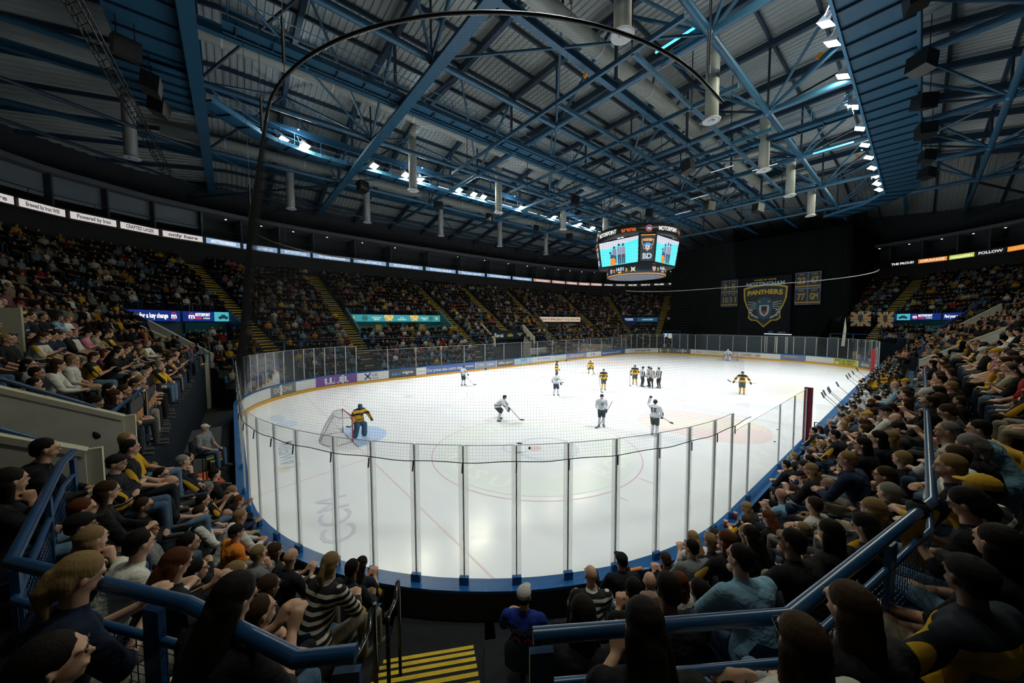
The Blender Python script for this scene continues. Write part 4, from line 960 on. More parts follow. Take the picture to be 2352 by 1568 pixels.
o, f, Lb, H = vsign('north_east', .55, 1., emit=BLU, es=.9, label='blue lit sign reading Find your next car on the right stand'); btext(o, f, Lb, H, 'Find your next car', .46, .5, .34, (.1,.1,.1), Lb*.8, emit=(1,1,1), bold=.02)
o, f, Lb, H = vwall('north_east', .015, .05, .85, 3.9, 5.7, (.008,.05,.06), 'wall_sign', lb='petrol blue wall sign under the lit signs on the right stand', cat='sign'); btext(o, f, Lb, H, 'Price and quality\nin perfect harmony', .5, .5, .30, (.1,.2,.24), Lb*.5)
# bar sign of the low opening in the left stand
A = bowl(VOM['west_bar'][1], 2.6/NROW); B = bowl(VOM['west_bar'][0], 2.6/NROW)
o, f, Lb, H = board('bar_sign', (A.x, A.y), (B.x, B.y), 3.25, 4.35, .12, (.010,.022,.035), label='dark sign with white Re-uzable lettering over the bar in the left stand', cat='sign')
btext(o, f, Lb, H, 'Re-uz', .34, .52, .55, (.75,.75,.72), 1.6, bold=.03); btext(o, f, Lb, H, 'able', .62, .52, .45, (.75,.42,.04), 1.0, bold=.02); btext(o, f, Lb, H, 'GRAB & SNACK\nHERE', .87, .55, .18, (.5,.5,.5), 1.1)
bshape(o, f, circ(.12, .5, .05, .3), (.6,.45,.05), name='badge'); 
A = bowl(VOM['west_bar'][1], 2.9/NROW); B = bowl(VOM['west_bar'][0], 2.9/NROW)
o, f, Lb, H = board('bar_board', (A.x, A.y), (B.x, B.y), 2.3, 3.15, .06, (.006,.008,.010), label='dark board with faint BAR lettering below the bar sign', cat='sign'); btext(o, f, Lb, H, 'BAR', .45, .5, .5, (.03,.04,.05), 1.6)
o, f, Lb, H = board('cloth_banner', (-16.6, 1.5), (-16.6, 5.4), 1.15, 2.05, .02, (.50,.50,.48), label='white cloth banner with rows of print behind the left glass', cat='banner'); btext(o, f, Lb, H, 'proud to support the\nPanthers', .5, .5, .26, (.1,.1,.1), 3.2)
# UK logo parapet at the far left edge
o, f, Lb, H = board('white_parapet_sign', (2.8, -36.8), (2.8, -34.4), 3.6, 6.0, .12, (.30,.30,.24), label='white parapet sign with blue cross logo at the left edge', cat='sign')
for sg in (-1, 1): bshape(o, f, [(.55,.42-.3*sg),(.68,.42-.3*sg),(.98,.42+.3*sg),(.85,.42+.3*sg)], (.03,.06,.2), .014, 'cross_stroke')

# ================================================================== people
def objcol_mat(name, rough=.8, pattern=None):
    if name in MATS: return MATS[name]
    m = bpy.data.materials.new(name); m.use_nodes = True; nt = m.node_tree; b = nt.nodes['Principled BSDF']; b.inputs['Roughness'].default_value = rough; b.inputs['Specular IOR Level'].default_value = .12
    oi = nt.nodes.new('ShaderNodeObjectInfo'); src = oi.outputs['Color']
    if pattern:
        tc = nt.nodes.new('ShaderNodeTexCoord'); sp = nt.nodes.new('ShaderNodeSeparateXYZ'); nt.links.new(tc.outputs['Object'], sp.inputs[0]); last = src
        for (ax, lo, hi, col) in pattern:
            def cmp(val, thr, op):
                n = nt.nodes.new('ShaderNodeMath'); n.operation = op; nt.links.new(val, n.inputs[0]); n.inputs[1].default_value = thr; return n.outputs[0]
            if ax == 'S':                                   # repeating stripes across x, lo = frequency
                n = nt.nodes.new('ShaderNodeMath'); n.operation = 'MULTIPLY'; nt.links.new(sp.outputs['X'], n.inputs[0]); n.inputs[1].default_value = lo
                s_ = nt.nodes.new('ShaderNodeMath'); s_.operation = 'SINE'; nt.links.new(n.outputs[0], s_.inputs[0]); f = cmp(s_.outputs[0], 0, 'GREATER_THAN')
            elif ax == 'H':
                n = nt.nodes.new('ShaderNodeMath'); n.operation = 'MULTIPLY'; nt.links.new(sp.outputs['Z'], n.inputs[0]); n.inputs[1].default_value = lo
                s_ = nt.nodes.new('ShaderNodeMath'); s_.operation = 'SINE'; nt.links.new(n.outputs[0], s_.inputs[0]); f = cmp(s_.outputs[0], .2, 'GREATER_THAN')
            else:
                v = sp.outputs[ax]
                if ax == 'X': ab = nt.nodes.new('ShaderNodeMath'); ab.operation = 'ABSOLUTE'; nt.links.new(v, ab.inputs[0]); v = ab.outputs[0]
                a_ = cmp(v, lo, 'GREATER_THAN'); c_ = cmp(v, hi, 'LESS_THAN'); mm = nt.nodes.new('ShaderNodeMath'); mm.operation = 'MULTIPLY'; nt.links.new(a_, mm.inputs[0]); nt.links.new(c_, mm.inputs[1]); f = mm.outputs[0]
            mx = nt.nodes.new('ShaderNodeMix'); mx.data_type = 'RGBA'; nt.links.new(f, mx.inputs[0]); nt.links.new(last, mx.inputs[6]); mx.inputs[7].default_value = (*col, 1); last = mx.outputs[2]
        src = last
    nt.links.new(src, b.inputs['Base Color']); MATS[name] = m; return m
SKIN = objcol_mat('skin_unused')
def skin_mat():
    m = mat('skin', (.42,.22,.14), .55); nt = m.node_tree; b = nt.nodes['Principled BSDF']; oi = nt.nodes.new('ShaderNodeObjectInfo'); cr = nt.nodes.new('ShaderNodeValToRGB')
    for e, (p_, c_) in zip(cr.color_ramp.elements, ((0, (.50,.27,.18,1)), (1, (.60,.36,.26,1)))): e.position = p_; e.color = c_
    e = cr.color_ramp.elements.new(.06); e.color = (.13,.065,.04,1); e = cr.color_ramp.elements.new(.12); e.color = (.47,.25,.16,1)
    nt.links.new(oi.outputs['Random'], cr.inputs[0]); nt.links.new(cr.outputs[0], b.inputs['Base Color']); return m
bpy.data.materials.remove(SKIN); del MATS['skin_unused']; SKIN = skin_mat()
CLOTH = objcol_mat('clothing'); PANTS = objcol_mat('trousers'); HAIRM = objcol_mat('hair', .7)
def add_bump(m, scale, strength, dist=.01, sz=(1,1,1)):
    nt = m.node_tree; tc = nt.nodes.new('ShaderNodeTexCoord'); mp = nt.nodes.new('ShaderNodeMapping'); mp.inputs['Scale'].default_value = sz; n = nt.nodes.new('ShaderNodeTexNoise'); n.inputs['Scale'].default_value = scale; n.inputs['Detail'].default_value = 3
    bp = nt.nodes.new('ShaderNodeBump'); bp.inputs['Strength'].default_value = strength; bp.inputs['Distance'].default_value = dist
    nt.links.new(tc.outputs['Object'], mp.inputs[0]); nt.links.new(mp.outputs[0], n.inputs['Vector']); nt.links.new(n.outputs['Fac'], bp.inputs['Height']); nt.links.new(bp.outputs[0], nt.nodes['Principled BSDF'].inputs['Normal'])
add_bump(HAIRM, 26, .35, .010, (4, 4, .8)); add_bump(CLOTH, 7, .8, .05, (1, 1, 1.6)); add_bump(PANTS, 9, .7, .03); SHOE = mat('shoe_dark', (.03,.03,.035), .6); EYE = mat('eye_dark', (.015,.012,.01), .4); LIPS = mat('lips', (.30,.10,.08), .5)
JBLK = objcol_mat('jersey_black_gold', .8, [('Z', .62, .66, (.60,.36,.03)), ('Z', .68, .70, (.6,.6,.58)), ('X', .26, .29, (.60,.36,.03))])
JGLD = objcol_mat('jersey_gold_black', .8, [('Z', .60, .65, (.015,.02,.03)), ('Z', .97, 1.2, (.015,.02,.03)), ('X', .25, .28, (.015,.02,.03))])
JWHT = objcol_mat('jersey_white_navy', .8, [('Z', .60, .65, (.02,.03,.07)), ('Z', 1.00, 1.2, (.02,.03,.07)), ('X', .25, .28, (.6,.36,.03))])
STRP = objcol_mat('striped_top', .8, [('H', 95., 0, (.60,.58,.50))])
def remesh(mb_v, mb_f, voxel, smooth=2):
    me = bpy.data.meshes.new('tmp'); me.from_pydata(mb_v, [], mb_f); o = bpy.data.objects.new('tmp', me); C.objects.link(o)
    md = o.modifiers.new('r', 'REMESH'); md.mode = 'VOXEL'; md.voxel_size = voxel; md.use_smooth_shade = True
    if smooth: sm = o.modifiers.new('s', 'SMOOTH'); sm.iterations = smooth; sm.factor = .5
    dg = bpy.context.evaluated_depsgraph_get(); r = bpy.data.meshes.new_from_object(o.evaluated_get(dg))
    bpy.data.objects.remove(o); bpy.data.meshes.remove(me); r.polygons.foreach_set('use_smooth', [True]*len(r.polygons)); return r
def capsules(caps, voxel, mats=None, smooth=2, name='body'):
    """caps: (p0, r0, p1, r1, material index) tapered capsules fused to one continuous surface"""
    q = MB()
    for (p0, r0, p1, r1, mi) in caps:
        p0 = Vector(p0)
        if isinstance(r0, tuple): q.ball(p0, r0, 14, r1 if isinstance(r1, Matrix) else None); continue
        p1 = Vector(p1)
        q.ball(p0, r0, 10); 
        if (p1-p0).length > 1e-4: q.tube(p0, p1, r0, 10, r1); q.ball(p1, r1, 10)
    me = remesh(q.v, q.f, voxel, smooth); me.name = name
    n = len(me.polygons); cen = np.zeros(n*3); me.polygons.foreach_get('center', cen); cen = cen.reshape(-1, 3)
    best = np.full(n, 1e9); idx = np.zeros(n, int)
    for (p0, r0, p1, r1, mi) in caps:
        if isinstance(r0, tuple):
            d = np.linalg.norm((cen-np.array(p0))/np.array(r0), axis=1)-1; d = d*min(r0)
        else:
            a = np.array(p0, float); b = np.array(p1, float); ab = b-a; L2 = (ab**2).sum()
            t = np.clip(((cen-a)@ab)/L2, 0, 1) if L2 > 1e-8 else np.zeros(n); d = np.linalg.norm(cen-(a+t[:, None]*ab), axis=1)-(r0+(r1-r0)*t)
        m_ = d < best; best[m_] = d[m_]; idx[m_] = mi
    if mats:
        for m in mats: me.materials.append(m)
        me.polygons.foreach_set('material_index', idx.astype(np.int32))
    return me
V3 = Vector
def hand(caps, w, d, side, curl=.5, r=.0085, mi=0, up=None, sc=1.):
    """palm, four bent fingers of unequal length and a thumb from the side of the palm"""
    d = V3(d).normalized(); upv = V3(up) if up else V3((0,0,1)); s_ = d.cross(upv).normalized()*side; nn = s_.cross(d).normalized()*side
    if nn.z > 0: nn = -nn
    w = V3(w); pc = w+d*.05*sc
    caps.append((w, .024*sc, pc+d*.03*sc, .027*sc, mi)); caps.append((w+s_*.018*sc+d*.02*sc, .019*sc, pc+d*.035*sc+s_*.022*sc, .017*sc, mi)); caps.append((w-s_*.018*sc+d*.02*sc, .019*sc, pc+d*.035*sc-s_*.022*sc, .017*sc, mi))
    for k, ln in enumerate((.068, .080, .074, .056)):
        b0 = pc+d*.032*sc+s_*(.031-.0205*k)*sc; a1 = curl*.7; a2 = curl*1.7
        b1 = b0+(d*math.cos(a1)+nn*math.sin(a1))*ln*.5*sc; b2 = b1+(d*math.cos(a2)+nn*math.sin(a2))*ln*.5*sc
        caps.append((b0, r*1.05*sc, b1, r*sc, mi)); caps.append((b1, r*sc, b2, r*.85*sc, mi))
    t0 = w+s_*.026*sc+d*.02*sc; t1 = t0+(s_*.6+d*.6+nn*.35).normalized()*.038*sc; t2 = t1+(s_*.15+d*.9+nn*.5).normalized()*.030*sc
    caps.append((t0, r*1.4*sc, t1, r*1.15*sc, mi)); caps.append((t1, r*1.15*sc, t2, r*.95*sc, mi))
def head(caps, c, yaw=0., pitch=0., mi=0, face=True):
    M = Matrix.Rotation(yaw, 3, 'Z') @ Matrix.Rotation(pitch, 3, 'X'); c = V3(c); P = lambda x, y, z: c+M @ V3((x, y, z))
    caps.append((P(0,-.008,.022), (.073,.093,.094), None, M, mi)); caps.append((P(0,.025,-.04), .055, P(0,.045,-.075), .032, mi))
    caps.append((P(0,.080,.004), .010, P(0,.096,-.020), .0125, mi)); caps.append((P(-.022,.078,-.052), .011, P(.022,.078,-.052), .011, mi))
    for s_ in (-1, 1): caps.append((P(s_*.076,-.005,.008), .012, P(s_*.076,-.008,-.022), .010, mi)); caps.append((P(s_*.02,.083,.026), .010, P(s_*.05,.072,.026), .008, mi))
    return M
def head_marks(q, c, M):
    P = lambda x, y, z: V3(c)+M @ V3((x, y, z))
    for s_ in (-1, 1): q.ball(P(s_*.033,.083,.006), (.012,.006,.006), 8, M); q.ball(P(s_*.034,.088,.027), (.018,.004,.004), 8, M)
    return q
def hair_mesh(kind, c, M):
    P = lambda x, y, z: tuple(V3(c)+M @ V3((x, y, z))); caps = []
    cap = lambda x, y, z, r: caps.append((P(x, y, z), r, None, M, 0))
    if kind == 's': cap(0,-.022,.045,(.081,.092,.085)); cap(0,-.055,.0,(.072,.052,.07))
    if kind in 'lp': cap(0,-.020,.040,(.084,.096,.088)); cap(0,-.050,-.01,(.084,.062,.085))
    if kind == 'l':
        for s_ in (-1, 1): caps.append((P(s_*.060,-.03,-.02), .036, P(s_*.072,-.05,-.20), .034, 0)); caps.append((P(s_*.07,-.05,-.19), .032, P(s_*.055,-.055,-.30), .018, 0))
        caps.append((P(0,-.07,-.05), .06, P(0,-.10,-.28), .045, 0))
    if kind == 'p': a_ = V3(P(0,-.11,.03)); b_ = a_+V3((0,-.035,-.07)); caps.append((a_, .026, b_, .034, 0)); caps.append((b_, .034, b_+V3((0,.01,-.19)), .014, 0))
    if kind == 'c': cap(0,-.05,.0,(.074,.055,.06)); cap(0,-.01,.035,(.079,.090,.060))
    return capsules(caps, .010, [HAIRM], 2, 'hair')
def cap_mesh(c, M):
    P = lambda x, y, z: tuple(V3(c)+M @ V3((x, y, z))); caps = [(P(0,-.012,.055), (.086,.098,.075), None, M, 0), (P(0,.085,.058), (.056,.062,.010), None, M, 0), (P(0,-.012,.128), .010, P(0,-.012,.130), .010, 0)]
    return capsules(caps, .009, [objcol_mat('cap_cloth')], 1, 'cap')
POSES = {   # lean of the torso, elbows, wrists, hand directions, head yaw/pitch, knees apart
 'lap':   dict(lean=.02, el=(.25,.06,.74), wr=(.12,.30,.60), hd=(-.35,.9,-.1), hy=0, hp=-.05, kn=.13, curl=.45),
 'clasp': dict(lean=.20, el=(.25,.24,.70), wr=(.07,.46,.66), hd=(-.7,.7,.1), hy=.15, hp=-.1, kn=.20, curl=1.0),
 'cross': dict(lean=-.03, el=(.25,.10,.78), wr=(-.08,.20,.80), hd=(-1,.1,.05), hy=-.2, hp=0., kn=.12, curl=.4),
 'phone': dict(lean=.10, el=(.24,.16,.74), wr=(.055,.36,.84), hd=(-.15,.55,.75), hy=.0, hp=-.45, kn=.11, curl=.7),
 'chin':  dict(lean=.14, el=(.22,.26,.70), wr=(.06,.24,1.00), hd=(-.4,-.1,.8), hy=.3, hp=0., kn=.16, curl=1.1),
 'back':  dict(lean=-.08, el=(.28,.10,.70), wr=(.24,.34,.58), hd=(.0,1,-.1), hy=-.35, hp=.05, kn=.24, curl=.3),
}
def seated(pose, voxel, legs_up=False):
    K = POSES[pose]; lean = K['lean']; B = []; S = []
    hip = V3((0, 0, .53)); che = V3((0, lean*.8, .92)); nek = V3((0, lean+.02, 1.06)); hc = V3((0, lean+.05, 1.20))
    M = head(B, hc, K['hy'], K['hp']); B.append((nek-V3((0,0,.05)), .056, hc-V3((0,.012,.05)), .052, 0))
    B.append((V3((-.07,0,.54)), .115, V3((.07,0,.54)), .115, 1)); B.append((hip+V3((0,0,.05)), .13, che, .13, 1))
    B.append((che+V3((-.09,0,.03)), .09, che+V3((.09,0,.03)), .09, 1))
    S += [((-.07,.0,.60), .145, (.07,.0,.60), .145, 0), ((0,0,.62), .150, tuple(che-V3((0,0,.02))), .150, 0), (tuple(che+V3((-.10,-.005,.03))), .115, tuple(che+V3((.10,-.005,.03))), .115, 0), (tuple(che+V3((0,0,.05))), .11, tuple(nek-V3((0,0,.02))), .066, 0)]
    for s_ in (-1, 1):
        sh = V3((s_*.185, lean*.95-.01, .995)); el = V3((s_*K['el'][0], K['el'][1]+lean*.4, K['el'][2])); wr = V3((s_*K['wr'][0], K['wr'][1]+lean*.3+(.03 if s_ > 0 and pose == 'cross' else 0), K['wr'][2]+(.05 if s_ > 0 and pose == 'cross' else 0)))
        if pose == 'chin' and s_ < 0: wr = V3((-.06,.40,.66)); hd = V3((.6,.7,0))
        else: hd = V3((s_*K['hd'][0], K['hd'][1], K['hd'][2]))
        B += [(sh, .050, el, .040, 0), (el, .040, wr, .027, 0)]; hand(B, wr, hd, -s_ if pose != 'back' else -s_, K['curl'])
        S += [(tuple(sh), .076, tuple(el), .062, 0)]
        S += [(tuple(el), .062, tuple(el.lerp(wr, .8)), .042, 0)] if pose in ('clasp', 'cross', 'chin') else [(tuple(el), .060, tuple(el.lerp(wr, .12)), .056, 0)]
        kn = V3((s_*K['kn'], .44, .52)); an = V3((s_*K['kn'], .46, .09)); hp_ = V3((s_*.09, .0, .53))
        B += [(hp_, .092, kn, .062, 1), (kn, .060, an, .044, 1), (an+V3((0,-.03,-.03)), .040, an+V3((s_*.02,.15,-.05)), .034, 2)]
    q = head_marks(MB(), hc, M)
    return dict(body=capsules(B, voxel, [SKIN, PANTS, SHOE], 2), shirt=capsules(S, max(voxel, .016), [CLOTH], 4, 'shirt'), marks=q, hc=hc, M=M)
HC = {'d': (.008,.006,.005), 'b': (.035,.019,.010), 'f': (.22,.145,.065), 'g': (.17,.165,.155), 'r': (.09,.028,.010), 'x': (.3,.2,.15)}
HN = {'d': 'dark', 'b': 'brown', 'f': 'fair', 'g': 'grey', 'r': 'auburn', 'x': 'bald'}
TN = {'s': 'short hair', 'l': 'long hair', 'p': 'tied back hair', 'c': 'cap'}
SCOL = {'k': ((.012,.013,.016), 'black top', None), 'j': ((.012,.013,.018), 'black and gold jersey', JBLK), 'w': ((.60,.60,.57), 'white top', None), 'g': ((.16,.17,.18), 'grey top', None), 'y': ((.62,.36,.03), 'gold jersey', JGLD),
        'b': ((.18,.34,.48), 'light blue shirt', None), 'B': ((.01,.03,.20), 'royal blue jersey', None), 'n': ((.015,.025,.06), 'navy hoodie', None), 'o': ((.55,.16,.02), 'orange top', None), 't': ((.02,.02,.025), 'striped top', STRP), 'W': ((.60,.60,.58), 'white jersey', JWHT), 'r': ((.30,.02,.02), 'dark red top', None), 'T': ((.02,.16,.16), 'teal top', None), 'p': ((.45,.18,.24), 'pink top', None), 'K': ((.36,.33,.25), 'beige top', None)}
FIG = {}
for pz in POSES:
    d = seated(pz, .011); FIG[pz] = d
    d['hair'] = {k: hair_mesh(k, d['hc'], d['M']) for k in 'slpc'}; d['cap'] = cap_mesh(d['hc'], d['M'])
    me = d['marks'].mesh('eyes'); me.materials.append(EYE); d['eyes'] = me
def mob(name, me, parent, color=None, matov=None):
    o = bpy.data.objects.new(name, me); C.objects.link(o); o.parent = parent
    if color: o.color = (*color, 1)
    if matov is not None: o.material_slots[0].link = 'OBJECT'; o.material_slots[0].material = matov
    return o
PCOL = [(.014,.016,.024), (.03,.05,.10), (.012,.012,.014), (.06,.11,.19), (.05,.05,.055), (.22,.20,.16), (.10,.17,.26)]
GLN = mat('spectacle_frame', (.01,.01,.01), .3)
def person(x, y, z, yaw, hair, htype, scode, pose, label, group, scale=1., glasses=False):
    d = FIG[pose]; root = thing('person', label, 'person', (x, y, z), yaw-PI/2, group=group); root.scale = (scale,)*3
    col, _, mo = SCOL[scode]; j = random.uniform(.8, 1.2)
    mob('body', d['body'], root, random.choice(PCOL)); mob('shirt', d['shirt'], root, tuple(c*j for c in col), mo); mob('eyes', d['eyes'], root)
    if hair != 'x':
        mob('hair', d['hair'][htype], root, HC[hair])
        if htype == 'c': mob('cap', d['cap'], root, random.choice([(.012,.012,.014), (.012,.012,.014), (.5,.5,.48), (.5,.3,.03), (.15,.02,.03)]))
    if glasses:
        q = MB(); M = d['M']; c = d['hc']; P = lambda X, Y, Z: c+M @ V3((X, Y, Z))
        for s_ in (-1, 1): q.path([P(s_*.034+.020*math.cos(a), .098, .006+.015*math.sin(a)) for a in [PI*k/5 for k in range(10)]], .0022, 5, closed=True); q.tube(P(s_*.054,.097,.01), P(s_*.078,.0,.01), .002, 5)
        q.tube(P(-.014,.099,.01), P(.014,.099,.01), .002, 5); q.build('glasses', GLN, root)
    return root
SEATB = mat('seat_blue', (.03,.10,.19), .4); SEATF = mat('seat_frame', (.02,.03,.045), .5)
def make_seat():
    t = thing('stadium_seat', 'x', 'seat')
    q = MB(); q.loft([[(-.20+.0*k, .36-.38*k/6, .43+.02*math.sin(k*.8)) for k in range(7)], [(0, .37-.38*k/6, .415+.02*math.sin(k*.8)) for k in range(7)], [(.20, .36-.38*k/6, .43+.02*math.sin(k*.8)) for k in range(7)]], smooth=True); q.build('seat_pan', SEATB, t)
    rows = []
    for k in range(7):
        z = .44+.38*k/6; w_ = .21*(1-.35*max(0, (k-4)/2)**2); rows.append([(-w_, -.10-.05*k/6+.03, z), (-w_*.5, -.13-.05*k/6, z+.005), (0, -.135-.05*k/6, z+.01), (w_*.5, -.13-.05*k/6, z+.005), (w_, -.10-.05*k/6+.03, z)])
    q = MB(); q.loft(rows, smooth=True); q.loft([[(x, y-.012, z) for x, y, z in r] for r in rows], smooth=True); q.build('backrest', SEATB, t)
    q = MB(); q.bar((0,-.16,0), (0,-.10,.42), .05, .03); q.build('bracket', SEATF, t); return t
seat0 = make_seat(); seat_used = []
def seat(x, y, z, yaw, where_):
    p = V3((x, y, z)); lb = 'blue moulded stadium seat, %s' % where_
    if not seat_used: o = seat0; o.location = p; o.rotation_euler = (0,0,yaw-PI/2); o['label'] = lb; o['group'] = 'blue seats of the near stand'
    else: o = dup(seat0, p, yaw-PI/2, lb, 'blue seats of the near stand')
    seat_used.append(p)
# spectators close to the camera: x, y, floor height, heading, then hair, hair style, top (positions in the three strings below) and row
NEAR = [
(17.14, -28.99, 3.05, 2.39, 0, 1, 0, 10), (17.49, -28.46, 3.05, 2.51, 1, 1, 2, 10), (16.6, -28.72, 2.5, 2.35, 0, 1, 0, 3), (17.64, -28.09, 3.05, 2.59, 1, 1, 0, 10),
(15.62, -30.77, 3.05, 2.1, 0, 1, 0, 10), (15.41, -29.96, 2.5, 2.13, 0, 0, 2, 3), (16.81, -28.03, 2.5, 2.47, 0, 0, 0, 3), (15.09, -30.16, 2.5, 2.1, 1, 0, 0, 3),
(15.05, -31.01, 3.05, 2.05, 2, 2, 7, 10), (15.94, -27.98, 1.88, 2.36, 0, 1, 1, 2), (17.92, -27.33, 3.05, 2.7, 0, 3, 4, 10), (17.06, -27.27, 2.5, 2.62, 0, 0, 5, 3),
(16.26, -27.53, 1.88, 2.45, 0, 0, 0, 2), (14.66, -30.39, 2.5, 2.06, 5, 0, 2, 3), (14.59, -29.32, 1.88, 2.14, 0, 0, 0, 2), (16.58, -27, 1.88, 2.54, 0, 0, 0, 2),
(18.05, -26.73, 3.05, 2.8, 0, 1, 0, 10), (17.28, -26.69, 2.5, 2.71, 0, 0, 0, 3), (14.17, -30.75, 2.5, 2.01, 4, 1, 0, 3), (14.98, -27.76, 1.25, 2.3, 0, 3, 6, 1),
(14.05, -29.72, 1.88, 2.09, 2, 2, 9, 2), (13.93, -30.09, 1.88, 2.06, 1, 1, 0, 2), (16.57, -26.58, 1.88, 2.6, 1, 0, 1, 2), (15.39, -27.02, 1.25, 2.41, 5, 0, 9, 1),
(18.15, -26.19, 3.05, 2.88, 0, 2, 0, 10), (17.31, -26.18, 2.5, 2.79, 0, 1, 0, 3), (13.67, -31.11, 2.5, 1.96, 0, 0, 2, 3), (13.49, -30.33, 1.88, 2.03, 2, 1, 0, 2),
(15.75, -26.42, 1.25, 2.5, 5, 0, 0, 1), (16.58, -26.03, 1.88, 2.67, 4, 1, 1, 2), (17.63, -25.85, 2.5, 2.85, 0, 1, 0, 3), (16.02, -26.16, 1.25, 2.54, 4, 1, 2, 1),
(13.36, -29.35, 1.25, 2.09, 0, 0, 0, 1), (18.16, -25.74, 3.05, 2.9, 0, 3, 9, 10), (13.14, -30.55, 1.88, 2, 0, 2, 0, 2), (13.27, -31.39, 2.5, 1.91, 2, 1, 1, 3),
(16.71, -25.69, 1.88, 2.72, 0, 1, 0, 2), (17.52, -25.34, 2.5, 2.9, 2, 1, 1, 3), (18.2, -25.28, 3.05, 2.91, 2, 0, 4, 10), (12.86, -31.42, 2.5, 1.87, 0, 3, 0, 3),
(16.88, -25.26, 1.88, 2.79, 0, 0, 0, 2), (15.99, -25.5, 1.25, 2.63, 0, 0, 3, 1), (12.56, -29.85, 1.25, 2.03, 5, 0, 0, 1), (12.54, -30.69, 1.88, 1.93, 0, 0, 0, 2),
(16.17, -25.18, 1.25, 2.67, 2, 0, 1, 1), (12.43, -31.5, 2.5, 1.83, 4, 0, 0, 3), (17.55, -24.73, 2.5, 2.91, 3, 0, 0, 3), (12.18, -30.21, 1.25, 1.99, 2, 0, 3, 1),
(15.44, -25.15, 0.62, 2.56, 1, 0, 0, 0), (16.87, -24.56, 1.88, 2.89, 2, 0, 7, 2), (12.04, -31.59, 2.5, 1.79, 1, 1, 0, 3), (16.26, -24.48, 1.25, 2.77, 2, 0, 2, 1),
(11.86, -31.05, 1.88, 1.86, 0, 0, 3, 2), (17.71, -24.2, 2.5, 2.92, 1, 1, 0, 3), (18.27, -24.2, 3.05, 2.93, 3, 2, 0, 10), (16.92, -24.19, 1.88, 2.9, 1, 0, 2, 2),
(17.41, -23.89, 2.5, 2.92, 2, 0, 7, 3), (11.34, -30.33, 1.25, 1.9, 4, 3, 8, 1), (16.89, -23.79, 1.88, 2.91, 0, 0, 0, 2), (18.17, -23.64, 3.05, 2.94, 3, 0, 2, 10),
(16.45, -23.75, 1.25, 2.87, 4, 1, 0, 1), (11.04, -31.24, 1.88, 1.77, 1, 0, 0, 2), (10.89, -30.45, 1.25, 1.85, 2, 0, 2, 1), (17, -23.3, 1.88, 2.92, 5, 0, 0, 2),
(17.61, -23.22, 2.5, 2.94, 2, 0, 0, 3), (17.42, -22.9, 2.5, 2.94, 0, 1, 0, 3), (10.64, -32.23, 3.55, 1.7, 1, 0, 0, 11), (18.3, -22.8, 3.05, 2.95, 1, 0, 4, 10),
(16.89, -22.82, 1.88, 2.93, 2, 1, 0, 2), (10.33, -31.1, 1.88, 1.71, 5, 0, 0, 2), (10.23, -30.68, 1.25, 1.78, 1, 1, 2, 1), (10.06, -32.2, 3.55, 1.69, 0, 0, 0, 11),
(18.18, -22.27, 3.05, 2.96, 1, 0, 0, 10), (17.01, -22.29, 1.88, 2.94, 1, 0, 3, 2), (15.86, -22.36, 0.62, 2.9, 2, 1, 4, 0), (17.55, -22.07, 2.5, 2.95, 2, 1, 4, 3),
(15.91, -21.78, 0.62, 2.92, 0, 1, 7, 0), (18.07, -21.55, 3.05, 2.97, 0, 0, 0, 10), (17.71, -21.27, 2.5, 2.97, 0, 3, 1, 3), (17.01, -21.18, 1.88, 2.96, 1, 0, 1, 2),
(18.22, -21.09, 3.05, 2.97, 1, 1, 3, 10), (15.94, -21.25, 0.62, 2.93, 0, 1, 3, 0), (18.75, -20.74, 3.05, 2.98, 1, 1, 7, 10), (8.31, -32.09, 3.05, 1.67, 1, 1, 1, 10),
(18.01, -20.58, 3.05, 2.98, 0, 3, 0, 10), (15.98, -20.67, 0.62, 2.95, 3, 3, 2, 0), (16.86, -20.11, 1.88, 2.98, 0, 0, 1, 2), (7.71, -31.95, 3.05, 1.66, 1, 0, 1, 10),
(15.92, -20.04, 0.62, 2.97, 5, 0, 0, 0), (17.52, -19.81, 2.5, 2.99, 3, 3, 2, 3), (6.69, -32.05, 3.05, 1.65, 1, 0, 2, 10), (17.01, -18.97, 1.88, 2.99, 1, 1, 0, 2),
(6.75, -33.15, 3.55, 1.65, 1, 1, 2, 11), (16.31, -18.84, 1.25, 2.99, 2, 0, 2, 1), (17.62, -18.62, 2.5, 2.99, 1, 0, 0, 3), (6.25, -32.06, 3.05, 1.65, 2, 0, 2, 10),
(17.08, -18.42, 1.88, 2.99, 1, 1, 0, 2), (6.14, -33.44, 3.55, 1.65, 0, 1, 3, 11), (15.86, -18.27, 0.62, 2.99, 2, 0, 1, 0), (15.91, -17.63, 0.62, 2.99, 1, 0, 3, 0),
(4.96, -32.09, 3.05, 1.63, 5, 0, 2, 10), (5.04, -33.32, 3.55, 1.63, 1, 0, 0, 11), (4.5, -33.04, 3.55, 1.63, 1, 0, 4, 11), (3.67, -33.29, 3.55, 1.62, 1, 0, 1, 11),
(3.44, -32.37, 3.05, 1.61, 1, 0, 0, 10), (15.87, -15.85, 0.62, 2.99, 1, 1, 0, 0), (3.37, -32.87, 3.55, 1.61, 0, 1, 0, 11), (15.69, -14.86, 0.62, 2.99, 0, 0, 4, 0),
(15.77, -30.38, 3.05, 2.13, 0, 1, 0, 10), (18.02, -24.81, 3.05, 2.92, 1, 0, 2, 10), (18.48, -23.27, 3.05, 2.94, 0, 0, 5, 10)]
people_n = 0; used = []; labels_seen = {}
def px(P):
    v = P-CAM; zz = v.dot(fw); return (1176+778.45*v.dot(rt2)/zz, 784-778.45*v.dot(up2)/zz, zz) if zz > .05 else (-1e4, 0, -1)
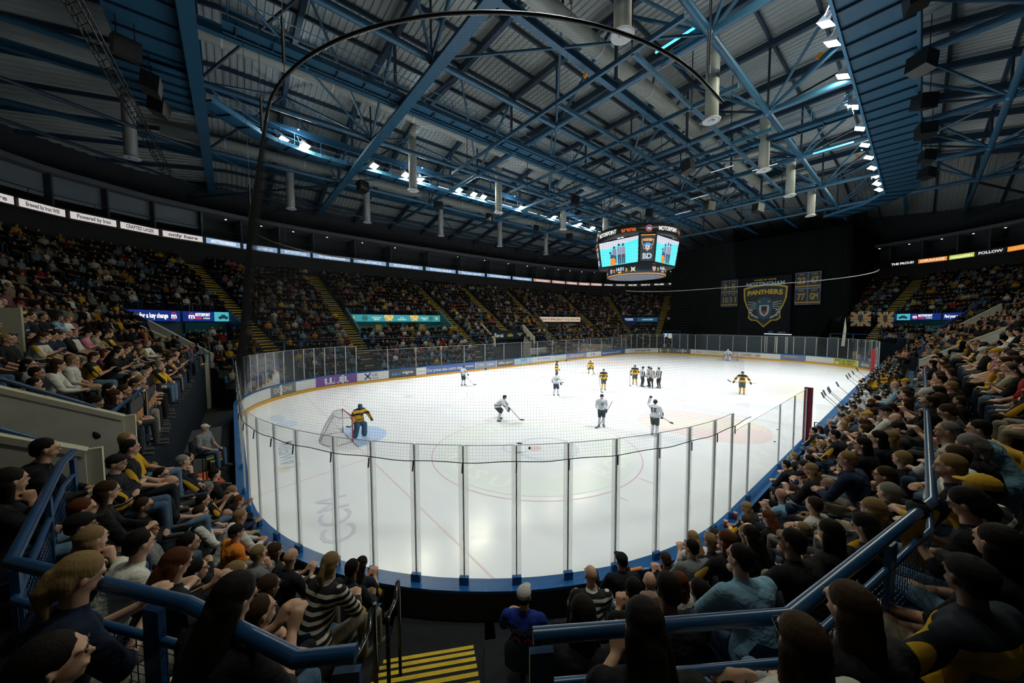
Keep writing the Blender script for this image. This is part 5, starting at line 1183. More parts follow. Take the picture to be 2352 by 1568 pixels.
def place_label(P, hair, ht, sc, glasses, rowname):
    u, v, zz = px(P+V3((0,0,1.2)))
    hs = 'bald person' if hair == 'x' else 'person with %s' % {'s': 'short ', 'l': 'long ', 'p': 'tied-back '}.get(ht, '')+HN[hair]+' hair' if ht != 'c' else 'person in a cap'
    if glasses: hs = hs.replace('person', 'spectacled person')
    blk = ('left front block' if u < 1000 else 'block right of the steps' if u < 1450 else 'right front bank') if P.z < 3 else ('left stand' if u < 1000 else 'right stand')
    return '%s, %s, %s, %s' % (hs, SCOL[sc][1].replace(' and ', '-'), rowname, blk)
near_list = []
poses = list(POSES)
for i, (x, y, z, yaw, h_, t_, c_, r_) in enumerate(NEAR):
    hair, ht, sc = 'dbfgrx'[h_], 'slpc'[t_], 'kjwgybBnotWrTpK'[c_]; rw = 'L%d' % r_ if r_ < 10 else 'M%d' % (r_-10)
    if sc == 'w' and i % 3 == 0: sc = 'W'
    if z > 3 and in_vom(uof(x, y), r_-10): continue
    if in_flight(V3((x, y, z))): continue
    if z < 3 and y < -29 and x < 7.3+1.8*(z-.6): continue
    kid = i % 9 == 4 and ht == 's'
    pose = 'phone' if (ht in 'pl' and sc in 'nk' and z > 3 and x < 15.6 and i % 2 == 0) else poses[(i*5+3) % 6]
    near_list.append([x, y, z, yaw, hair, ht, sc, pose, rw, .82 if kid else 1., (i % 4 == 1)]); used.append(V3((x, y, z)))
def is_vis(P, m=120):
    u, v, zz = px(P); return zz > .6 and -m < u < 2352+m and -m < v < 1568+m
# regular seats of the whole bowl: (position, facing, row name)
slots = []
def rowwalk(fn, u0, u1, z, rn, pitch=.52, jit=.06):
    us = urange(u0, u1, 1/1440.); acc = 0; prev = fn(us[0]); nxt = pitch*.5
    for u in us[1:]:
        p = fn(u); seg = (p-prev).length; 
        while acc+seg >= nxt:
            f = (nxt-acc)/seg; q_ = prev.lerp(p, f); o_ = cyc(RO, u)-cyc(RR_, u); slots.append((V3((q_.x, q_.y, z)), math.atan2(-o_.y, -o_.x), rn, u)); nxt += pitch
        acc += seg; prev = p
for k in range(NROW):
    w_ = (k+.5)/NROW; rowwalk(lambda u: bowl(u, w_), U_NW+.003, 1+U_NE-.003, Z0+DZ*k, 'M%d' % k)
for (ua, ub) in UL:
    for k, (w0, w1, z) in enumerate(LROW): rowwalk(lambda u: bowlL(u, (w0+w1)/2), ua, ub, z, 'L%d' % k)
keepslots = []
for (P, yaw, rn, u) in slots:
    if rn[0] == 'M' and in_vom(u, int(rn[1:])): continue
    if rn[0] == 'L' and VOM['west_bar'][0]-.004 < u < VOM['west_bar'][1]+.004: continue
    if near_aisle(P, .22): continue
    if rn[0] == 'L' and abs((P.x-13.27)*.4957+(P.y+28.12)*.8685) < .95 and (P-CAM).length < 9: continue
    if (P-CAM).length < 6 and (P.xy-CAM.xy).length < 1.15: continue
    keepslots.append((P, yaw, rn, u))
near_slots = sorted([s for s in keepslots if is_vis(s[0]+V3((0,0,1.1)))], key=lambda s: (s[0]-CAM).length)
MIX = 'kkkkkkkkkkkkjjjjjyyywwwWggnnbtrpK'; HM = 'ddddbbbbbffgrx'; TM = 'sssssllllpc'
ROWN = lambda rn: {'L0': 'front row', 'L1': 'second row', 'L2': 'third row', 'L3': 'fourth row', 'M0': 'row at the rail', 'M1': 'row after the rail'}.get(rn, 'upper row %s' % (rn[1:]))
nf = 0; far_slots = []
for (P, yaw, rn, u) in near_slots:
    if any((P-q_).xy.length < .42 and abs(P.z-q_.z) < .5 for q_ in used): continue
    if random.random() < .07: 
        if (P-CAM).length < 7: seat(P.x, P.y, P.z, yaw, 'left empty, %s number %d along the near blocks' % (ROWN(rn), len(seat_used)))
        continue
    if len(near_list) < 290 and not ((P-CAM).length < 1.7):
        hr = random.choice(HM); th = random.choice(TM); th = 's' if hr in 'xg' and th == 'p' else th
        near_list.append([P.x, P.y, P.z, yaw+random.uniform(-.2,.2), hr, th, random.choice(MIX), random.choice(poses), rn, random.choice([1,1,1,.95,1.04,.84]), random.random() < .2]); used.append(P)
    elif (P-CAM).length > 3: far_slots.append((P, yaw))
near_list.sort(key=lambda r: px(V3((r[0], r[1], r[2]+1.2)))[0])
seen = {}
for r in near_list: seen.setdefault((r[4], r[5] if r[4] != 'x' else 's', r[6], r[10], place_label(V3(r[:3]), r[4], r[5], r[6], r[10], ROWN(r[8]))), []).append(r)
prev = None
for r in near_list:
    P = V3(r[:3]); lb = place_label(P, r[4], r[5], r[6], r[10], ROWN(r[8])); grp = seen[(r[4], r[5] if r[4] != 'x' else 's', r[6], r[10], lb)]
    if len(grp) > 1: lb += ', %s leftmost' % ordn[min(grp.index(r), 13)].replace('nearest', 'first')
    person(r[0], r[1], r[2], r[3], r[4], r[5], r[6], r[7], lb, 'spectators seated in the near stands', r[9], r[10])
    if (P-CAM).length < 7.5: seat(r[0], r[1], r[2], r[3], 'under the '+', '.join(lb.replace(' person with', ' one with').split(', ')[:2]))
# far crowd: one countless mass ------------------------------------------------
def lowpoly():
    parts = []                                   # (verts, faces, slot) slot 0 shirt 1 skin 2 hair 3 trousers
    q = MB(); q.loft([[(a*.17, b_*.11+.0, .50) for a, b_ in ((-1,-1),(1,-1),(1,1),(-1,1))], [(a*.20, b_*.12+.0, .85) for a, b_ in ((-1,-1),(1,-1),(1,1),(-1,1))], [(a*.21, b_*.10+.01, 1.0) for a, b_ in ((-1,-1),(1,-1),(1,1),(-1,1))], [(a*.07, b_*.06+.02, 1.07) for a, b_ in ((-1,-1),(1,-1),(1,1),(-1,1))]], closed=True)
    for s_ in (-1, 1): q.tube((s_*.22,0,.98), (s_*.26,.10,.72), .055, 5, .05)
    parts.append((q.v, q.f, 0)); q = MB(); q.ball((0,.04,1.18), (.075,.09,.11), 7)
    for s_ in (-1, 1): q.tube((s_*.26,.10,.72), (s_*.10,.34,.64), .04, 5, .035)
    parts.append((q.v, q.f, 1)); q = MB(); q.ball((0,.01,1.22), (.085,.095,.10), 7); parts.append((q.v, q.f, 2))
    q = MB()
    for s_ in (-1, 1): q.tube((s_*.09,0,.52), (s_*.12,.44,.54), .085, 5, .065); q.tube((s_*.12,.44,.52), (s_*.12,.46,.05), .06, 5, .05)
    parts.append((q.v, q.f, 3)); return parts
LP = lowpoly(); lv = np.array([v for p in LP for v in p[0]], float); lf = []; lslot = []; o_ = 0
for v, f, s_ in LP:
    for fc in f: lf.append([i+o_ for i in fc]); lslot += [s_]*len(fc)
    o_ += len(v)
llen = np.array([len(f) for f in lf]); lidx = np.array([i for f in lf for i in f]); lslot = np.array(lslot)
far_slots = [s for s in far_slots if random.random() < .93]
NF = len(far_slots); nv = len(lv); nl = len(lidx)
if NF:
    pos = np.array([tuple(s[0]) for s in far_slots])+rng.normal(0, .05, (NF, 3))*[1, 1, .5]; yw = np.array([s[1] for s in far_slots])-PI/2+rng.normal(0, .25, NF); sc = rng.choice([1, 1, 1, .95, 1.03, .85], NF)
    c_, s_ = np.cos(yw)[:, None], np.sin(yw)[:, None]; X = lv[None, :, 0]*sc[:, None]; Y = (lv[None, :, 1]+rng.normal(0, .06, (NF, 1))*lv[None, :, 2])*sc[:, None]; Zv = lv[None, :, 2]*sc[:, None]
    W_ = np.stack([X*c_-Y*s_+pos[:, 0:1], X*s_+Y*c_+pos[:, 1:2], Zv+pos[:, 2:3]], 2).reshape(-1, 3)
    me = bpy.data.meshes.new('crowd'); me.vertices.add(NF*nv); me.vertices.foreach_set('co', W_.ravel())
    me.loops.add(NF*nl); me.loops.foreach_set('vertex_index', (lidx[None, :]+np.arange(NF)[:, None]*nv).ravel().astype(np.int32))
    tl = np.tile(llen, NF); me.polygons.add(len(tl)); st = np.concatenate([[0], np.cumsum(tl)[:-1]]); me.polygons.foreach_set('loop_start', st.astype(np.int32))
    me.update(calc_edges=True); me.validate()
    sh = np.array([SCOL[MIX[i]][0] for i in rng.integers(0, len(MIX), NF)])*rng.uniform(.16, .55, (NF, 1)); sk = np.array([(.36,.20,.13)])*rng.uniform(.35, .8, (NF, 1)); hr = np.array([HC[HM[i]] for i in rng.integers(0, len(HM), NF)]); tr_ = np.array([PCOL[i] for i in rng.integers(0, len(PCOL), NF)])*.4  # palette scaled down: dimness of the far stands put into the colours
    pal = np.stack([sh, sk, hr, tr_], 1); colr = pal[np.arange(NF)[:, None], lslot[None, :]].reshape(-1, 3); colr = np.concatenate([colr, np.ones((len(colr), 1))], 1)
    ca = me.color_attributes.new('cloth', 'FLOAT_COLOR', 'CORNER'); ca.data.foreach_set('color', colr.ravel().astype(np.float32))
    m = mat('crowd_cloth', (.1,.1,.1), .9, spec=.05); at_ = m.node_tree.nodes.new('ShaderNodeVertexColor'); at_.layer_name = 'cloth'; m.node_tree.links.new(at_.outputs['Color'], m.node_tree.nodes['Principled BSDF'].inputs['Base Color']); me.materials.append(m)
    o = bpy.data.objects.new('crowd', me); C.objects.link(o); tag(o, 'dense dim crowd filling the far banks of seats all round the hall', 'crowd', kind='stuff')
# rows of blue seat backs behind the far crowd
q = MB()
for (P, yaw, rn, u) in keepslots:
    if not is_vis(P+V3((0,0,.7)), 40) or (P-CAM).length < 9: continue
    f_ = V3((math.cos(yaw), math.sin(yaw), 0)); s_ = V3((-f_.y, f_.x, 0)); a = P-f_*.2
    q.quad(a-s_*.2+V3((0,0,.42)), a+s_*.2+V3((0,0,.42)), a+s_*.19-f_*.05+V3((0,0,.82)), a-s_*.19-f_*.05+V3((0,0,.82))); q.quad(a-s_*.2+V3((0,0,.42)), a+s_*.2+V3((0,0,.42)), a+s_*.2+f_*.36+V3((0,0,.44)), a-s_*.2+f_*.36+V3((0,0,.44)))
tag(q.build('seat_rows', SEATB), 'rows of blue plastic seats showing dimly between the far crowd', 'seats', kind='stuff')

# ================================================================== rails in front of the upper terrace
def rail_run(pts, z, label, mesh=True, post=1.35, group='blue rails of the terrace front', low=True):
    r = Rail(pts, closed=False); t = thing('guard_rail', label, 'railing', group=group)
    g = MB(); g.path([V3((x, y, z)) for x, y in pts], .034, 10); g.build('top_rail', RAILB, t)
    zb = z-1.02
    if low:
        g = MB(); g.path([V3((x, y, z-.24)) for x, y in pts], .022, 8); g.build('middle_rail', RAILB, t)
        g = MB(); g.path([V3((x, y, zb+.06)) for x, y in pts], .018, 6); g.build('bottom_rail', RAILB, t)
    n = max(1, round(r.L/post))
    for i in range(n+1):
        p = r.at(.04+(r.L-.08)*i/n); d = (r.at(min(r.L, r.L*i/n+.05))-r.at(max(0, r.L*i/n-.05))); g = MB(); g.box((p.x, p.y, (zb+z)/2-.04), (.11, .035, z-zb-.06), rz=math.atan2(d.y, d.x)+0); g.build('post', RAILB, t)
    if mesh:
        g = MB(); ss = r.span(0, r.L, .055)
        for s_ in ss: g.bar(r.at(s_, 0, zb+.07), r.at(s_, 0, z-.25), .005, .005)
        for k in range(1, 13): g.path([r.at(s_, 0, zb+.07+(z-.25-zb-.07)*k/13) for s_ in r.span(0, r.L, .4)], .0028, 4)
        g.build('mesh_infill', RAILB, t)['kind'] = 'stuff'
    return t
rail_run([(17.86,-13.9),(17.85,-25.98),(17.39,-28.18),(16.67,-29.21)], 4.15, 'thick blue guard rail with wire mesh bending round the right front block')
rail_run([(16.24,-29.85),(16.11,-30.05),(15.41,-30.44),(14.32,-31.28),(12.2,-31.60),(11.75,-31.62)], 4.15, 'thick blue guard rail with wire mesh round the left front block')
rail_run([(9.35,-31.78),(7.6,-31.78),(6.6,-31.8)], 4.12, 'blue guard rail with flags hung on it beyond the grey side wall')
rail_run([(17.86,2.6),(17.86,12.0)], 4.15, 'blue guard rail further up the right stand', post=2)
def ring_rail(u0, u1, z, label): rail_run([tuple(bowl(u, 0).xy) for u in urange(u0, u1, 1/120.)], z, label, mesh=False, post=2.2, low=False)
ring_rail(.675, .73, 4.0, 'blue guard rail of the far left corner block'); ring_rail(VOM['west_bar'][1]+.004, .622, 4.0, 'blue guard rail along the left stand'); ring_rail(U_NW+.006, VOM['west_bar'][0]-.004, 4.0, 'blue guard rail along the far left stand'); ring_rail(.03, U_NE-.004, 4.0, 'blue guard rail along the far right stand')
for (x, y0, z0, y1, z1, nm) in ((11.45, -32.9, 4.95, -31.9, 4.25, 'nearer'), (9.45, -34.0, 5.6, -31.9, 4.25, 'farther')):
    t = thing('wall_handrail', 'short blue handrail on the %s grey concrete side wall at the left' % nm, 'handrail'); g = MB(); g.tube((x, y0, z0), (x, y1, z1), .03, 10); g.build('tube', RAILB, t)
    for f_ in (.15, .9):
        y = y0+(y1-y0)*f_; z = z0+(z1-z0)*f_; g = MB(); g.tube((x, y, z), (x, y, z-.14), .015, 8); g.box((x, y, z-.15), (.10, .22, .012)); g.build('bracket', RAILB, t)
# black bowed hand rails beside the steps
for k, (x, y, h0, nm) in enumerate(((15.15, -29.62, 2.05, 'nearer'), (14.25, -29.05, 1.45, 'farther'))):
    t = thing('stair_handrail', 'glossy black bowed handrail beside the yellow edged steps, %s one' % nm, 'handrail'); d = V3((-.8685, .4957, 0)); p = V3((x, y, h0)); g = MB()
    BG = mat('black_gloss', (.008,.009,.010), .12)
    a, c_ = p, p+d*.72; P = [a, a+V3((0,0,.92)), a+d*.06+V3((0,0,.98)), a+d*.3+V3((0,0,.86)), a+d*.5+V3((0,0,.80)), c_-d*.10+V3((0,0,.90)), c_+V3((0,0,.86)), c_+V3((0,0,-.5))]
    g.path(P, .022, 8); g.build('tube', BG, t)
# ================================================================== scoreboard
sb = thing('scoreboard', 'four sided video scoreboard hanging over centre ice with black crown ring and lower ring', 'scoreboard')
def ringband(r, z0, z1, name, m, n=64): q = MB(); q.lathe([(r, z0), (r, z1)], (0,0,0), n); return q.build(name, m, sb)
SBK = mat('score_black', (.006,.007,.009), .35)
q = MB(); q.lathe([(3.3, 13.1), (3.68, 13.1), (3.68, 14.05), (3.3, 14.05), (3.3, 13.1)], (0,0,0), 64); q.build('crown_ring', SBK, sb)
q = MB(); q.lathe([(2.2, 9.95), (2.62, 9.9), (2.62, 10.75), (2.0, 10.8)], (0,0,0), 64); q.build('lower_ring', mat('score_ring', (.006,.009,.012), .4, emit=(.010,.020,.028), es=1), sb)
ringband(2.64, 9.9, 9.98, 'orange_line', mat('score_orange', (.1,.04,.0), emit=(.85,.36,.08), es=1.0))
q = MB(); q.lathe([(0, 9.86), (2.5, 9.88)], (0,0,0), 48); q.build('underside_mesh', mat('score_under', (.09,.10,.13), .7), sb)
A_, K_ = 3.05, .95
def octo(z, s): return [(x*s, y*s, z) for x, y in ((A_, -A_+K_), (A_, A_-K_), (A_-K_, A_), (-A_+K_, A_), (-A_, A_-K_), (-A_, -A_+K_), (-A_+K_, -A_), (A_-K_, -A_))]
zl, zh = 10.78, 13.05; sl, sh_ = .93, 1.02
q = MB(); q.loft([octo(zl-.12, sl), octo(zh+.06, sh_)], closed=True); q.poly(octo(zl-.12, sl)); q.poly(octo(zh+.06, sh_)); q.build('housing', SBK, sb)
for x in (-1.5, 1.5):
    for y in (-1.5, 1.5): q = MB(); q.tube((x, y, 13.1), (x, y, 24.4), .02, 6); q.build('hanging_cable', BLACKM, sb)
for a in range(0, 360, 30): q = MB(); q.bar((2.4*math.cos(R(a)), 2.4*math.sin(R(a)), 13.15), (3.4*math.cos(R(a)), 3.4*math.sin(R(a)), 13.6), .06, .06); q.build('crown_arm', BLACKM, sb)
def face_fn(p0, p1, off=.0):
    """u 0..1 left to right, v 0..1 bottom to top on a tilted face between two plan corners (left, right seen from outside)"""
    def f(u, v, o=0.):
        z = zl+(zh-zl)*v; s = sl+(sh_-sl)*v; a = V3((p0[0]*s, p0[1]*s, z)); b = V3((p1[0]*s, p1[1]*s, z)); d = (b-a).normalized(); n = V3((d.y, -d.x, 0)); return a.lerp(b, u)+n*(off+o)
    return f
CY = (.08,.98,1.08); WQ = (.72,.74,.86); FG = (.05,.07,.14); OR_ = (1.,.30,.04)
def emi(c, s=1.): return mat('led_%s' % '_'.join('%02d' % int(k*60) for k in c), (.01,.01,.01), .5, emit=c, es=s)
def fpoly(f, pts, c, off, name, parent): q = MB(); q.poly([f(u, v, off) for u, v in pts]); return q.build(name, emi(c), parent)
def video(f, wide):
    scr = fpoly(f, [(.03,.02),(.97,.02),(.97,.98),(.03,.98)], CY, .015, 'video_screen', sb)
    fpoly(f, [(.03,.72),(.30,.70),(.50,.78),(.97,.86),(.97,.98),(.03,.98)], WQ, .022, 'pale_band', scr)
    q = MB()
    for i in range(18):
        for j in range(9):
            u = .07+.88*i/17+(.02 if j % 2 else 0); v = .07+.60*j/8
            if .28 < u < .70 and v < .72: continue
            q.quad(*[f(u+a*.010, v+b_*.014, .021) for a, b_ in ((-1,-1),(1,-1),(1,1),(-1,1))])
    q.build('ice_dots', emi((.42,.92,.95)), scr)
    def fig(cx, y0, h, col, stripes=True):
        w_ = .052 if wide else .07
        fpoly(f, [(cx-w_*.8,y0),(cx-w_*.1,y0),(cx,y0+h*.4),(cx+w_*.1,y0),(cx+w_*.8,y0),(cx+w_*.9,y0+h*.5),(cx-w_*.9,y0+h*.5)], FG, .026, 'figure_legs', scr)
        fpoly(f, [(cx-w_,y0+h*.46),(cx+w_,y0+h*.46),(cx+w_*1.1,y0+h*.72),(cx+w_*.6,y0+h*.84),(cx-w_*.6,y0+h*.84),(cx-w_*1.1,y0+h*.72)], col, .028, 'figure_top', scr)
        if stripes:
            for k in range(3): x = cx-w_*.6+w_*.6*k; fpoly(f, [(x-.006,y0+h*.47),(x+.006,y0+h*.47),(x+.006,y0+h*.82),(x-.006,y0+h*.82)], FG, .031, 'stripe', scr)
        fpoly(f, [(cx+.030*math.cos(a), y0+h*.92+.055*math.sin(a)) for a in [2*PI*k/12 for k in range(12)]], FG, .03, 'figure_head', scr)
    fig(.40, .10, .66, (.40,.40,.62)); fig(.52, .04, .80, (.55,.55,.75)); fig(.62, .04, .78, (.50,.50,.72)); 
    fpoly(f, [(.27,.04),(.42,.02),(.42,.24),(.36,.34),(.29,.28)], OR_, .034, 'orange_jersey', scr); fpoly(f, [(.28,.30),(.36,.30),(.37,.44),(.30,.46)], FG, .036, 'dark_shoulder', scr); fpoly(f, [(.30+.03*math.cos(a), .52+.055*math.sin(a)) for a in [2*PI*k/12 for k in range(12)]], FG, .036, 'figure_head', scr)
corn = [(x, y) for x, y, z in octo(0, 1.)]
faces = [((corn[6]), (corn[7])), ((corn[0]), (corn[1])), (corn[2], corn[3]), (corn[4], corn[5])]
for i, (a, b_) in enumerate(faces): video(face_fn(a, b_), True)
for a, b_ in ((corn[7], corn[0]), (corn[5], corn[6]), (corn[1], corn[2]), (corn[3], corn[4])):
    f = face_fn(a, b_); pn = fpoly(f, [(.05,0),(.95,0),(.95,1),(.05,1)], (.020,.035,.045), .015, 'corner_panel', sb)
    fpoly(f, [(.06,.965),(.94,.965),(.94,1),(.06,1)], (.85,.36,.08), .02, 'orange_line', pn)
    SH = [(-.40,.30),(-.24,.335),(0,.35),(.24,.335),(.40,.30),(.39,.12),(.33,-.02),(.28,-.10),(.30,-.20),(.14,-.25),(0,-.36),(-.14,-.25),(-.30,-.20),(-.28,-.10),(-.33,-.02),(-.39,.12)]
    fpoly(f, [(.5+x*.95, .63+y*.66) for x, y in SH], (.85,.36,.08), .02, 'shield_rim', pn); fpoly(f, [(.5+x*.84, .63+y*.58) for x, y in SH], (.02,.04,.06), .024, 'shield_field', pn)
    fpoly(f, [(.5+x*1.15, .60+y*.72) for x, y in [(-.26,.10),(-.16,.07),(-.10,.13),(0,.15),(.10,.13),(.16,.07),(.26,.10),(.20,.02),(.15,-.03),(.14,-.12),(.08,-.21),(0,-.24),(-.08,-.21),(-.14,-.12),(-.15,-.03),(-.20,.02)]], (.12,.40,.75), .028, 'cat_head', pn)
    fpoly(f, [(.5+x*1.15, .60+y*.72) for x, y in [(-.09,.01),(.09,.01),(.10,-.06),(.075,-.15),(0,-.19),(-.075,-.15),(-.10,-.06)]], (.8,.85,.95), .031, 'teeth', pn); fpoly(f, [(.5+x*1.15, .60+y*.72) for x, y in [(-.05,-.03),(.05,-.03),(.04,-.12),(0,-.145),(-.04,-.12)]], (.9,.08,.04), .034, 'tongue', pn)
    q = MB(); text(q, 'PANTHERS', .22, lambda X, Y: f(.5+X/1.3, .79+Y/2.27, .03), .01, width=.72); q.build('lettering', emi((1,.6,.25)), pn)
    q = MB(); text(q, 'BD', .62, lambda X, Y: f(.5+X/1.3, .21+Y/2.27, .03), .03, width=.8); q.build('lettering', emi((.5,.62,.72)), pn)
def ring_txt(s, h, ang, r, z, c, wd=None, parent=sb):
    q = MB(); text(q, s, h*1.35, lambda X, Y: V3((r*math.cos(ang+X/r), r*math.sin(ang+X/r), z+Y)), .015, width=wd)
    if q.v: q.build('lettering', emi(c), parent)
for k in range(4):
    a0 = -PI/2+k*PI/2
    ring_txt('MOTORPOINT', .36, a0-.24, 3.70, 13.58, (1,1,1), 2.2); ring_txt('arena', .40, a0+.35, 3.70, 13.60, (.75,.13,.02), 1.25)
    ac = a0+PI/4+.02
    for rr0, rr1, c in ((.0, .27, (.01,.02,.12)), (.23, .28, (.8,.14,.03))):
        q = MB(); n = 24
        for i in range(n):
            P = lambda r_, t_: V3((3.70*math.cos(ac+r_*math.cos(t_)/3.7), 3.70*math.sin(ac+r_*math.cos(t_)/3.7), 13.58+r_*math.sin(t_)))*1.; t0, t1 = 2*PI*i/n, 2*PI*(i+1)/n
            q.quad(P(rr0, t0), P(rr1, t0), P(rr1, t1), P(rr0, t1))
        q.build('badge', emi(c), sb)
    ring_txt('m', .30, ac, 3.72, 13.58, (.55,.7,1)); 
    b0 = a0+.0
    for (s, h, da, z, c) in (('14:51', .30, -.02, 10.42, (.7,.85,1)), ('2ND', .12, -.02, 10.14, (1,.6,.15)), ('2', .26, -.27, 10.32, (1,.6,.15)), ('2', .26, .22, 10.32, (1,.6,.15))): ring_txt(s, h, b0+da, 2.66, z, c)
    for da, c1, c2 in ((-.43, (1,.40,.08), (.3,.5,.9)), (.44, (1,.6,.15), (.45,.7,.75))):
        for sc_, c, o_ in ((1, c1, 0), (.72, c2, .02)):
            q = MB(); pts = [(-.17,.2),(.17,.2),(.17,-.02),(.10,-.15),(0,-.24),(-.10,-.15),(-.17,-.02)] if da < 0 else [(-.2,.22),(0,.12),(.2,.22),(.14,0),(.2,-.22),(0,-.12),(-.2,-.22),(-.14,0)]
            q.poly([V3(((2.66+o_)*math.cos(b0+da+x*sc_/2.66), (2.66+o_)*math.sin(b0+da+x*sc_/2.66), 10.34+y*sc_)) for x, y in pts]); q.build('club_emblem', emi(c), sb)
# ================================================================== goals
def goal(y0, sg, label, redc):
    t = thing('ice_goal', label, 'goal', (0, y0, 0)); rd = mat('goal_red_%d' % int(redc*99), (redc,.03,.04), .4); D = 1.12*sg
    q = MB(); q.path([(-.915,0,0),(-.915,0,1.22),(.915,0,1.22),(.915,0,0)], .03, 10); q.build('goal_frame', rd, t)
    base = [(-.915,0,.03),(-1.05,D*.5,.03),(-.85,D*.92,.03),(-.4,D*1.05,.03),(0,D*1.08,.03),(.4,D*1.05,.03),(.85,D*.92,.03),(1.05,D*.5,.03),(.915,0,.03)]
    top = [(-.915,0,1.2),(-.93,D*.2,1.2),(-.80,D*.42,1.19),(-.4,D*.5,1.18),(0,D*.52,1.18),(.4,D*.5,1.18),(.80,D*.42,1.19),(.93,D*.2,1.2),(.915,0,1.2)]
    q = MB(); q.path(base, .022, 8); q.build('base_bar', mat('goal_pale', (.5,.42,.44), .5), t); q = MB(); q.path(top, .022, 8); q.build('top_bar', mat('goal_pale', (.5,.42,.44), .5), t)
    q = MB(); mid = top[4]; q.path([(0,D*.52,1.18),(0,D*.8,.62),(0,D*1.08,.03)], .02, 8); q.build('rear_bar', mat('goal_pale', (0,0,0)), t)
    rb = Rail([(x, y) for x, y, z in base], closed=False); rt_ = Rail([(x, y) for x, y, z in top], closed=False); NW = mat('goal_net_cord', (.42,.42,.45), .8)
    q = MB(); n = 44
    def W_(f_, g_): a = rb.at(rb.L*f_, 0, .03); b_ = rt_.at(rt_.L*f_, 0, 1.19); return a.lerp(b_, g_)+V3((0, .10*sg*math.sin(g_*PI)*math.sin(f_*PI), 0))
    for i in range(n+1): q.path([W_(i/n, g_/4) for g_ in range(5)], .004, 3)
    for j in range(1, 15): q.path([W_(i/22, j/15) for i in range(23)], .004, 3)
    for i in range(1, 22): x = -.915+1.83*i/22; q.tube((x, 0, 1.2), (x*.95, D*.5*(1-abs(x)*.15), 1.19), .004, 3)
    q.build('goal_net', NW, t)['kind'] = 'stuff'
goal(-26, -1, 'hockey goal with pale net at the near left end of the ice', .30); goal(26, 1, 'small red framed hockey goal at the far end of the ice', .45)
# ================================================================== players and officials
def standing(voxel, lean=0., bulk=1., legs=((-.13,0),(.13,0)), arms=None, crouch=0., head_yaw=0., goalie=False, turn=0.):
    """returns meshes: body (face, breeches, socks, skates), jersey, helmet, gloves"""
    hz = .95-crouch; B = []; S = []; G = []; hip = V3((0, -crouch*.5, hz)); che = hip+V3((0, math.sin(lean)*.42, math.cos(lean)*.42)); nek = hip+V3((0, math.sin(lean)*.56, math.cos(lean)*.56)); hc = nek+V3((0, .05+lean*.03, .15))
    M = head(B, hc, head_yaw, 0, 0); B.append((nek-V3((0,0,.04)), .06, hc-V3((0,.01,.05)), .055, 0))
    B += [(hip+V3((-.08,0,.02)), .155*bulk, hip+V3((.08,0,.02)), .155*bulk, 1), (hip, .15, che, .14, 1)]
    S += [(hip+V3((-.08,0,.05)), .17*bulk, hip+V3((.08,0,.05)), .17*bulk, 0), (hip+V3((0,0,.06)), .19*bulk, che, .185*bulk, 0), (che+V3((-.13,0,.04)), .13*bulk, che+V3((.13,0,.04)), .13*bulk, 0), (che, .13, nek, .08, 0)]
    for i, s_ in enumerate((-1, 1)):
        fx, fy = legs[i]; ft = V3((fx, fy, 0)); an = ft+V3((0,-.02,.13)); kn = (hip+ft)*.5+V3((0, .06+crouch*.7, 0)); kn.z = .52-crouch*.25; kn.x = (fx+s_*.09)/2+s_*.02*crouch*8
        B += [(hip+V3((s_*.10,0,-.03)), .125*bulk, kn+V3((0,0,.07)), .11*bulk, 1), (kn+V3((0,.01,.03)), .085*bulk, an, .062*bulk, 2)]
        if goalie: B += [(kn+V3((0,.06,.15)), .13, an+V3((0,.05,0)), .135, 2)]
        B += [(an, .058, ft+V3((0,-.05,.07)), .046, 3), (ft+V3((0,-.06,.065)), .046, ft+V3((s_*.02,.13,.060)), .040, 3), (ft+V3((0,-.12,.012)), .010, ft+V3((s_*.01,.17,.012)), .010, 4)]
        sh = che+V3((s_*.22, 0, .06)); el, wr = [V3(a) for a in arms[i]]
        S += [(sh, .095*bulk, el, .080*bulk, 0), (el, .080*bulk, wr, .062*bulk, 0)]; B += [(sh, .05, el, .045, 0), (el, .045, wr, .04, 0)]
        d = (wr-el).normalized(); G.append((wr+d*.01, .062, wr+d*.07, .064, 0))
        for k in range(4): o_ = d.cross(V3((0,0,1))).normalized()*(.045-.03*k) if d.cross(V3((0,0,1))).length > .1 else V3((.045-.03*k,0,0)); G.append((wr+d*.07+o_, .024, wr+d*.12+o_-V3((0,0,.02)), .023, 0)); G.append((wr+d*.12+o_-V3((0,0,.02)), .022, wr+d*.115+o_-V3((0,0,.055)), .020, 0))
        G.append((wr+d*.03+V3((-s_*.05,.02,0)), .024, wr+d*.085+V3((-s_*.07,.03,.0)), .022, 0))
    P = lambda x, y, z: tuple(hc+M @ V3((x, y, z)))
    Hm = [(P(0,-.010,.05), (.100,.122,.088), None, M, 0), (P(0,-.06,-.005), (.095,.070,.07), None, M, 0), (P(0,.075,.075), .030, P(0,.09,.06), .026, 0)]
    if goalie: Hm += [(P(0,.02,-.02), (.098,.110,.125), None, M, 0)]
    else: Hm += [(P(s_*.083,-.01,-.02), .020, P(s_*.083,-.0,.02), .028, 0) for s_ in (-1, 1)]
    return dict(B=B, S=S, G=G, H=Hm, hc=hc, M=M, v=voxel)
ICEM = mat('skate_steel', (.55,.57,.6), .3, .8); SOCK = {}
PK = {}
PK['stick_low'] = standing(.014, .08, 1.0, ((-.15,.05),(.15,-.05)), (((-.33,.10,1.15),(-.24,.34,1.00)), ((.34,.06,1.15),(.30,.28,.98))))
PK['lean'] = standing(.014, .75, 1.0, ((-.26,.0),(.26,.06)), (((-.30,.42,.95),(-.16,.55,.72)), ((.30,.40,.95),(.20,.56,.70))), crouch=.16)
